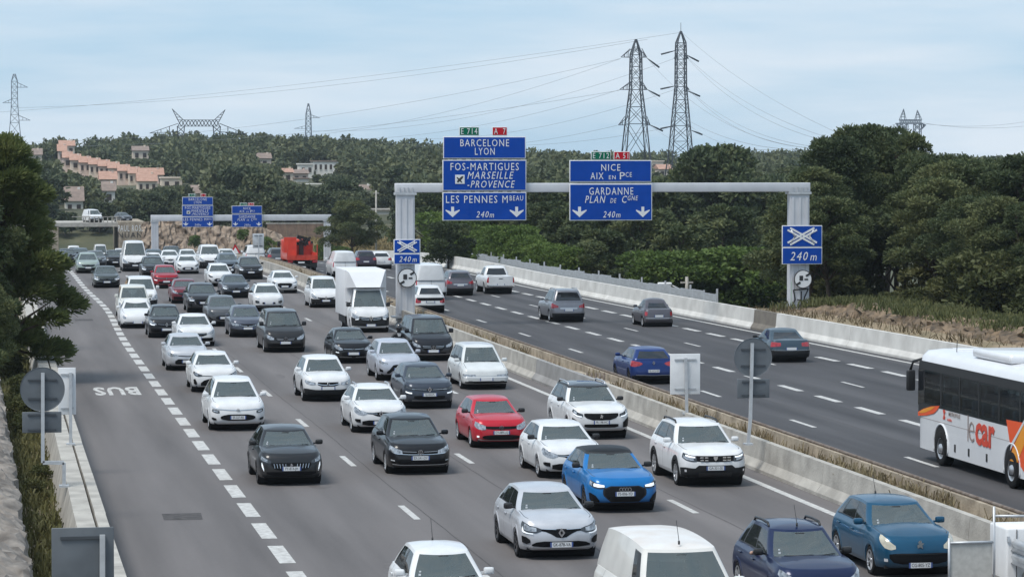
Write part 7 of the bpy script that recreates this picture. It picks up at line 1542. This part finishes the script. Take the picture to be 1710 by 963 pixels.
# ------------------------------------------------------------------ motorcycle and rider
def skin_mesh(name, verts, edges, radii, mats, sub=2):
    me = bpy.data.meshes.new(name); me.from_pydata(verts, edges, []); o = bpy.data.objects.new(name, me); COL.objects.link(o)
    md = o.modifiers.new('s', 'SKIN'); o.modifiers.new('u', 'SUBSURF').levels = sub
    for k, r in enumerate(radii): me.skin_vertices[0].data[k].radius = (r, r) if not isinstance(r, tuple) else r
    me.skin_vertices[0].data[0].use_root = True
    dg = bpy.context.evaluated_depsgraph_get(); dg.update(); res = bpy.data.meshes.new_from_object(o.evaluated_get(dg)); bpy.data.objects.remove(o)
    res.name = name; res.materials.clear()
    for m in mats: res.materials.append(M[m])
    for p in res.polygons: p.use_smooth = True
    return res
M['leather'] = mat('black_jacket', (.012, .012, .014), .55, var=.2, vscale=8); M['helmet'] = mat('helmet_black', (.015, .015, .018), .15, coat=1); M['skin_'] = mat('skin', (.42, .26, .19), .6); M['shirt_grey'] = mat('shirt_grey', (.16, .17, .19), .9); M['shirt_white'] = mat('shirt_white', (.5, .5, .5), .9); M['hair'] = mat('hair_dark', (.02, .016, .013), .8); M['shirt_red'] = mat('shirt_red', (.22, .05, .05), .9)
mx_, my_, _ = on_road(667, 615)
moto = thing('motorcycle', (mx_, my_, 0), 'black motorcycle riding between the lanes beside the black van', 'motorcycle')
for yy in (-.70, .75):
    w_ = MB(); w_.lathe([(.22, -.06), (.29, -.055), (.31, 0), (.29, .055), (.22, .06)], 24, 'x', (0, yy, .31)); wo = w_.obj('wheel', 'tyre', moto); w_ = MB(); w_.lathe([(.22, -.03), (.05, -.05), (.05, .05), (.22, .03)], 20, 'x', (0, yy, .31)); w_.obj('rim', 'rim_dark', wo)
m = MB(); m.tube([(-.09, -.70, .31), (-.10, -.50, .95)], .028, 6); m.tube([(.09, -.70, .31), (.10, -.50, .95)], .028, 6); m.bar((-.1, -.5, .93), (.1, -.5, .93), .05); m.bar((-.1, -.66, .45), (.1, -.66, .45), .04); m.obj('fork', 'silver', moto)
MB().rbox((0, -.05, .62), (.34, .75, .42), .10).obj('engine', 'black', moto); MB().rbox((0, -.12, .90), (.32, .50, .24), .09).obj('fuel_tank', 'helmet', moto); MB().rbox((0, .45, .84), (.28, .75, .12), .05).obj('seat', 'black', moto)
MB().rbox((0, -.62, .92), (.42, .22, .34), .09).obj('fairing', 'helmet', moto); MB().lathe([(.001, -.03), (.09, -.02), (.10, .02)], 16, 'y', (0, -.73, .90)).obj('headlight', 'drl_off', moto); MB().rbox((0, -.60, 1.16), (.32, .03, .22), .012).obj('windshield', 'glass_dark', moto)
MB().tube([(-.42, -.36, 1.04), (-.2, -.46, 1.02), (0, -.5, 1.0), (.2, -.46, 1.02), (.42, -.36, 1.04)], .018, 6).obj('handlebar', 'black', moto)
for s in (1, -1): MB().rbox((s*.40, -.50, 1.20), (.15, .04, .09), .015).obj('mirror', 'black', moto)
for s in (1, -1): MB().tube([(s*.33, -.44, 1.03), (s*.40, -.50, 1.17)], .012, 5).obj('mirror_stalk', 'black', moto)
Vv = [(0, .30, .92), (0, .26, 1.12), (0, .20, 1.34), (0, .16, 1.46), (0, .12, 1.56), (0, .08, 1.66), (0, .07, 1.78)]
E = [(k, k+1) for k in range(6)]; Rr = [(.17, .13), (.17, .13), (.21, .13), (.12, .10), .065, .12, .10]
for s in (1, -1):
    b = len(Vv); Vv += [(s*.20, .18, 1.42), (s*.36, .02, 1.22), (s*.36, -.26, 1.10), (s*.38, -.38, 1.05)]; E += [(3, b), (b, b+1), (b+1, b+2), (b+2, b+3)]; Rr += [.075, .06, .05, .045]
    b = len(Vv); Vv += [(s*.14, .22, .90), (s*.24, -.16, .78), (s*.20, .16, .42), (s*.20, .02, .36)]; E += [(0, b), (b, b+1), (b+1, b+2), (b+2, b+3)]; Rr += [.10, .085, .055, .045]
rider = thing('person', (mx_, my_, .30), 'motorcyclist in black jacket and dark helmet riding beside the black van', 'person'); RB = link('body', skin_mesh('rider', Vv, E, Rr, ['leather']), rider, (0, 0, -.30))
hm = MB(); hm.lathe([(.001, .17), (.08, .155), (.135, .08), (.15, 0), (.14, -.09), (.11, -.14)], 18, 'z', (0, .06, 1.44)); hm.obj('helmet', 'helmet', rider); vz = MB(); vz.rbox((0, -.075, 1.43), (.20, .05, .10), .02); vz.obj('visor', 'glass_dark', rider); MB().prism([(-.05, 1.06), (.05, 1.06), (.09, 1.20), (-.09, 1.20)], 'y', .015, .045).obj('collar', 'shirt_white', rider)

# ------------------------------------------------------------------ drivers of the nearest vehicles
def driver_mesh(name, arm_out=False):
    Vv = [(0, 0, 0), (0, -.02, .22), (0, 0, .42), (0, 0, .52), (0, -.02, .60), (0, -.03, .72), (0, -.02, .80)]; E = [(k, k+1) for k in range(6)]; Rr = [(.17, .12), (.16, .12), (.19, .12), (.10, .09), .055, (.085, .10), (.07, .08)]
    for s in (1, -1):
        b = len(Vv); out_ = arm_out and s == -1
        Vv += [(s*.19, 0, .46), (s*.27, -.14, .22) if not out_ else (s*.34, -.05, .30), (s*.16, -.42, .30) if not out_ else (s*.52, -.12, .34), (s*.13, -.50, .33) if not out_ else (s*.56, -.22, .34)]; E += [(3, b), (b, b+1), (b+1, b+2), (b+2, b+3)]; Rr += [.065, .05, .04, .035]
    b = len(Vv)
    for s in (1, -1): b = len(Vv); Vv += [(s*.11, -.05, -.02), (s*.13, -.44, .03), (s*.13, -.58, -.32)]; E += [(0, b), (b, b+1), (b+1, b+2)]; Rr += [.09, .07, .05]
    me = skin_mesh(name, Vv, E, Rr, ['shirt_grey', 'skin_', 'hair'])
    for p in me.polygons:
        c = p.center
        if c.z > .56: p.material_index = 2 if (c.z > .77 or c.y > .02) else 1
        elif abs(c.x) > .10 and c.y < -.30 and c.z > .2: p.material_index = 1
        elif arm_out and c.x < -.40: p.material_index = 1
    return me
dmesh, dmesh2 = driver_mesh('driver'), driver_mesh('driver_arm', True)
def driver(root, kind, label, opts={}, mesh=None, side=1, shirt=None):
    sp = {**S[kind], **opts}; c = Car(sp); yw = -c.L/2+sp['ws']; zb2 = c.ztop(yw+.8); L = root.location
    o = thing('person', (L.x+side*.36, L.y+yw+1.27, zb2-.36), label, 'person'); ob = link('body', mesh or dmesh, o)
    if shirt: ob.material_slots[0].link = 'OBJECT'; ob.material_slots[0].material = M[shirt]
driver(n1, 'clio', 'driver in grey top with both hands on the wheel of the silver hatchback')
driver(n2, 'compact', 'driver of the bright blue black-roofed hatchback', dict(L=4.03, ws=1.12))
driver(n3, 'suv', 'driver of the white off-road wagon', {}, None, 1, 'shirt_red')
driver(n7, 'compact', 'driver of the glossy black hatchback', dict(L=4.35))
driver(n8, 'hatch', 'driver of the dark grey hatchback with fang lights')
driver(b3, 'hatch', 'driver resting a bare arm out of the navy hatchback window', dict(L=4.1, W=1.75), dmesh2, -1, 'shirt_red')
driver(b4, 'hatch', 'driver of the petrol blue hatchback', dict(L=4.03), None, 1, 'shirt_white'); driver(b4, 'hatch', 'front passenger in the petrol blue hatchback', dict(L=4.03), None, -1)
driver(b1, 'mini', 'driver of the small white hatchback', dict(L=3.7)); driver(n6, 'hatch', 'driver of the bright red hatchback', dict(L=3.97))
# ================================================================== THE AIR
hz = MB(); hz.box((60, 540, 46), (1500, 1300, 116)); hzm = bpy.data.materials.new('haze'); hzm.use_nodes = True; n_ = hzm.node_tree.nodes; n_.remove(n_['Principled BSDF'])
pv_ = n_.new('ShaderNodeVolumePrincipled'); pv_.inputs['Color'].default_value = (.80, .90, 1.0, 1); pv_.inputs['Density'].default_value = 0.00010; pv_.inputs['Anisotropy'].default_value = 0.2
hzm.node_tree.links.new(pv_.outputs[0], n_['Material Output'].inputs['Volume']); ho = hz.obj('haze', hzm); tag(ho, 'thin bluish summer haze over the valley', 'haze', kind='stuff')
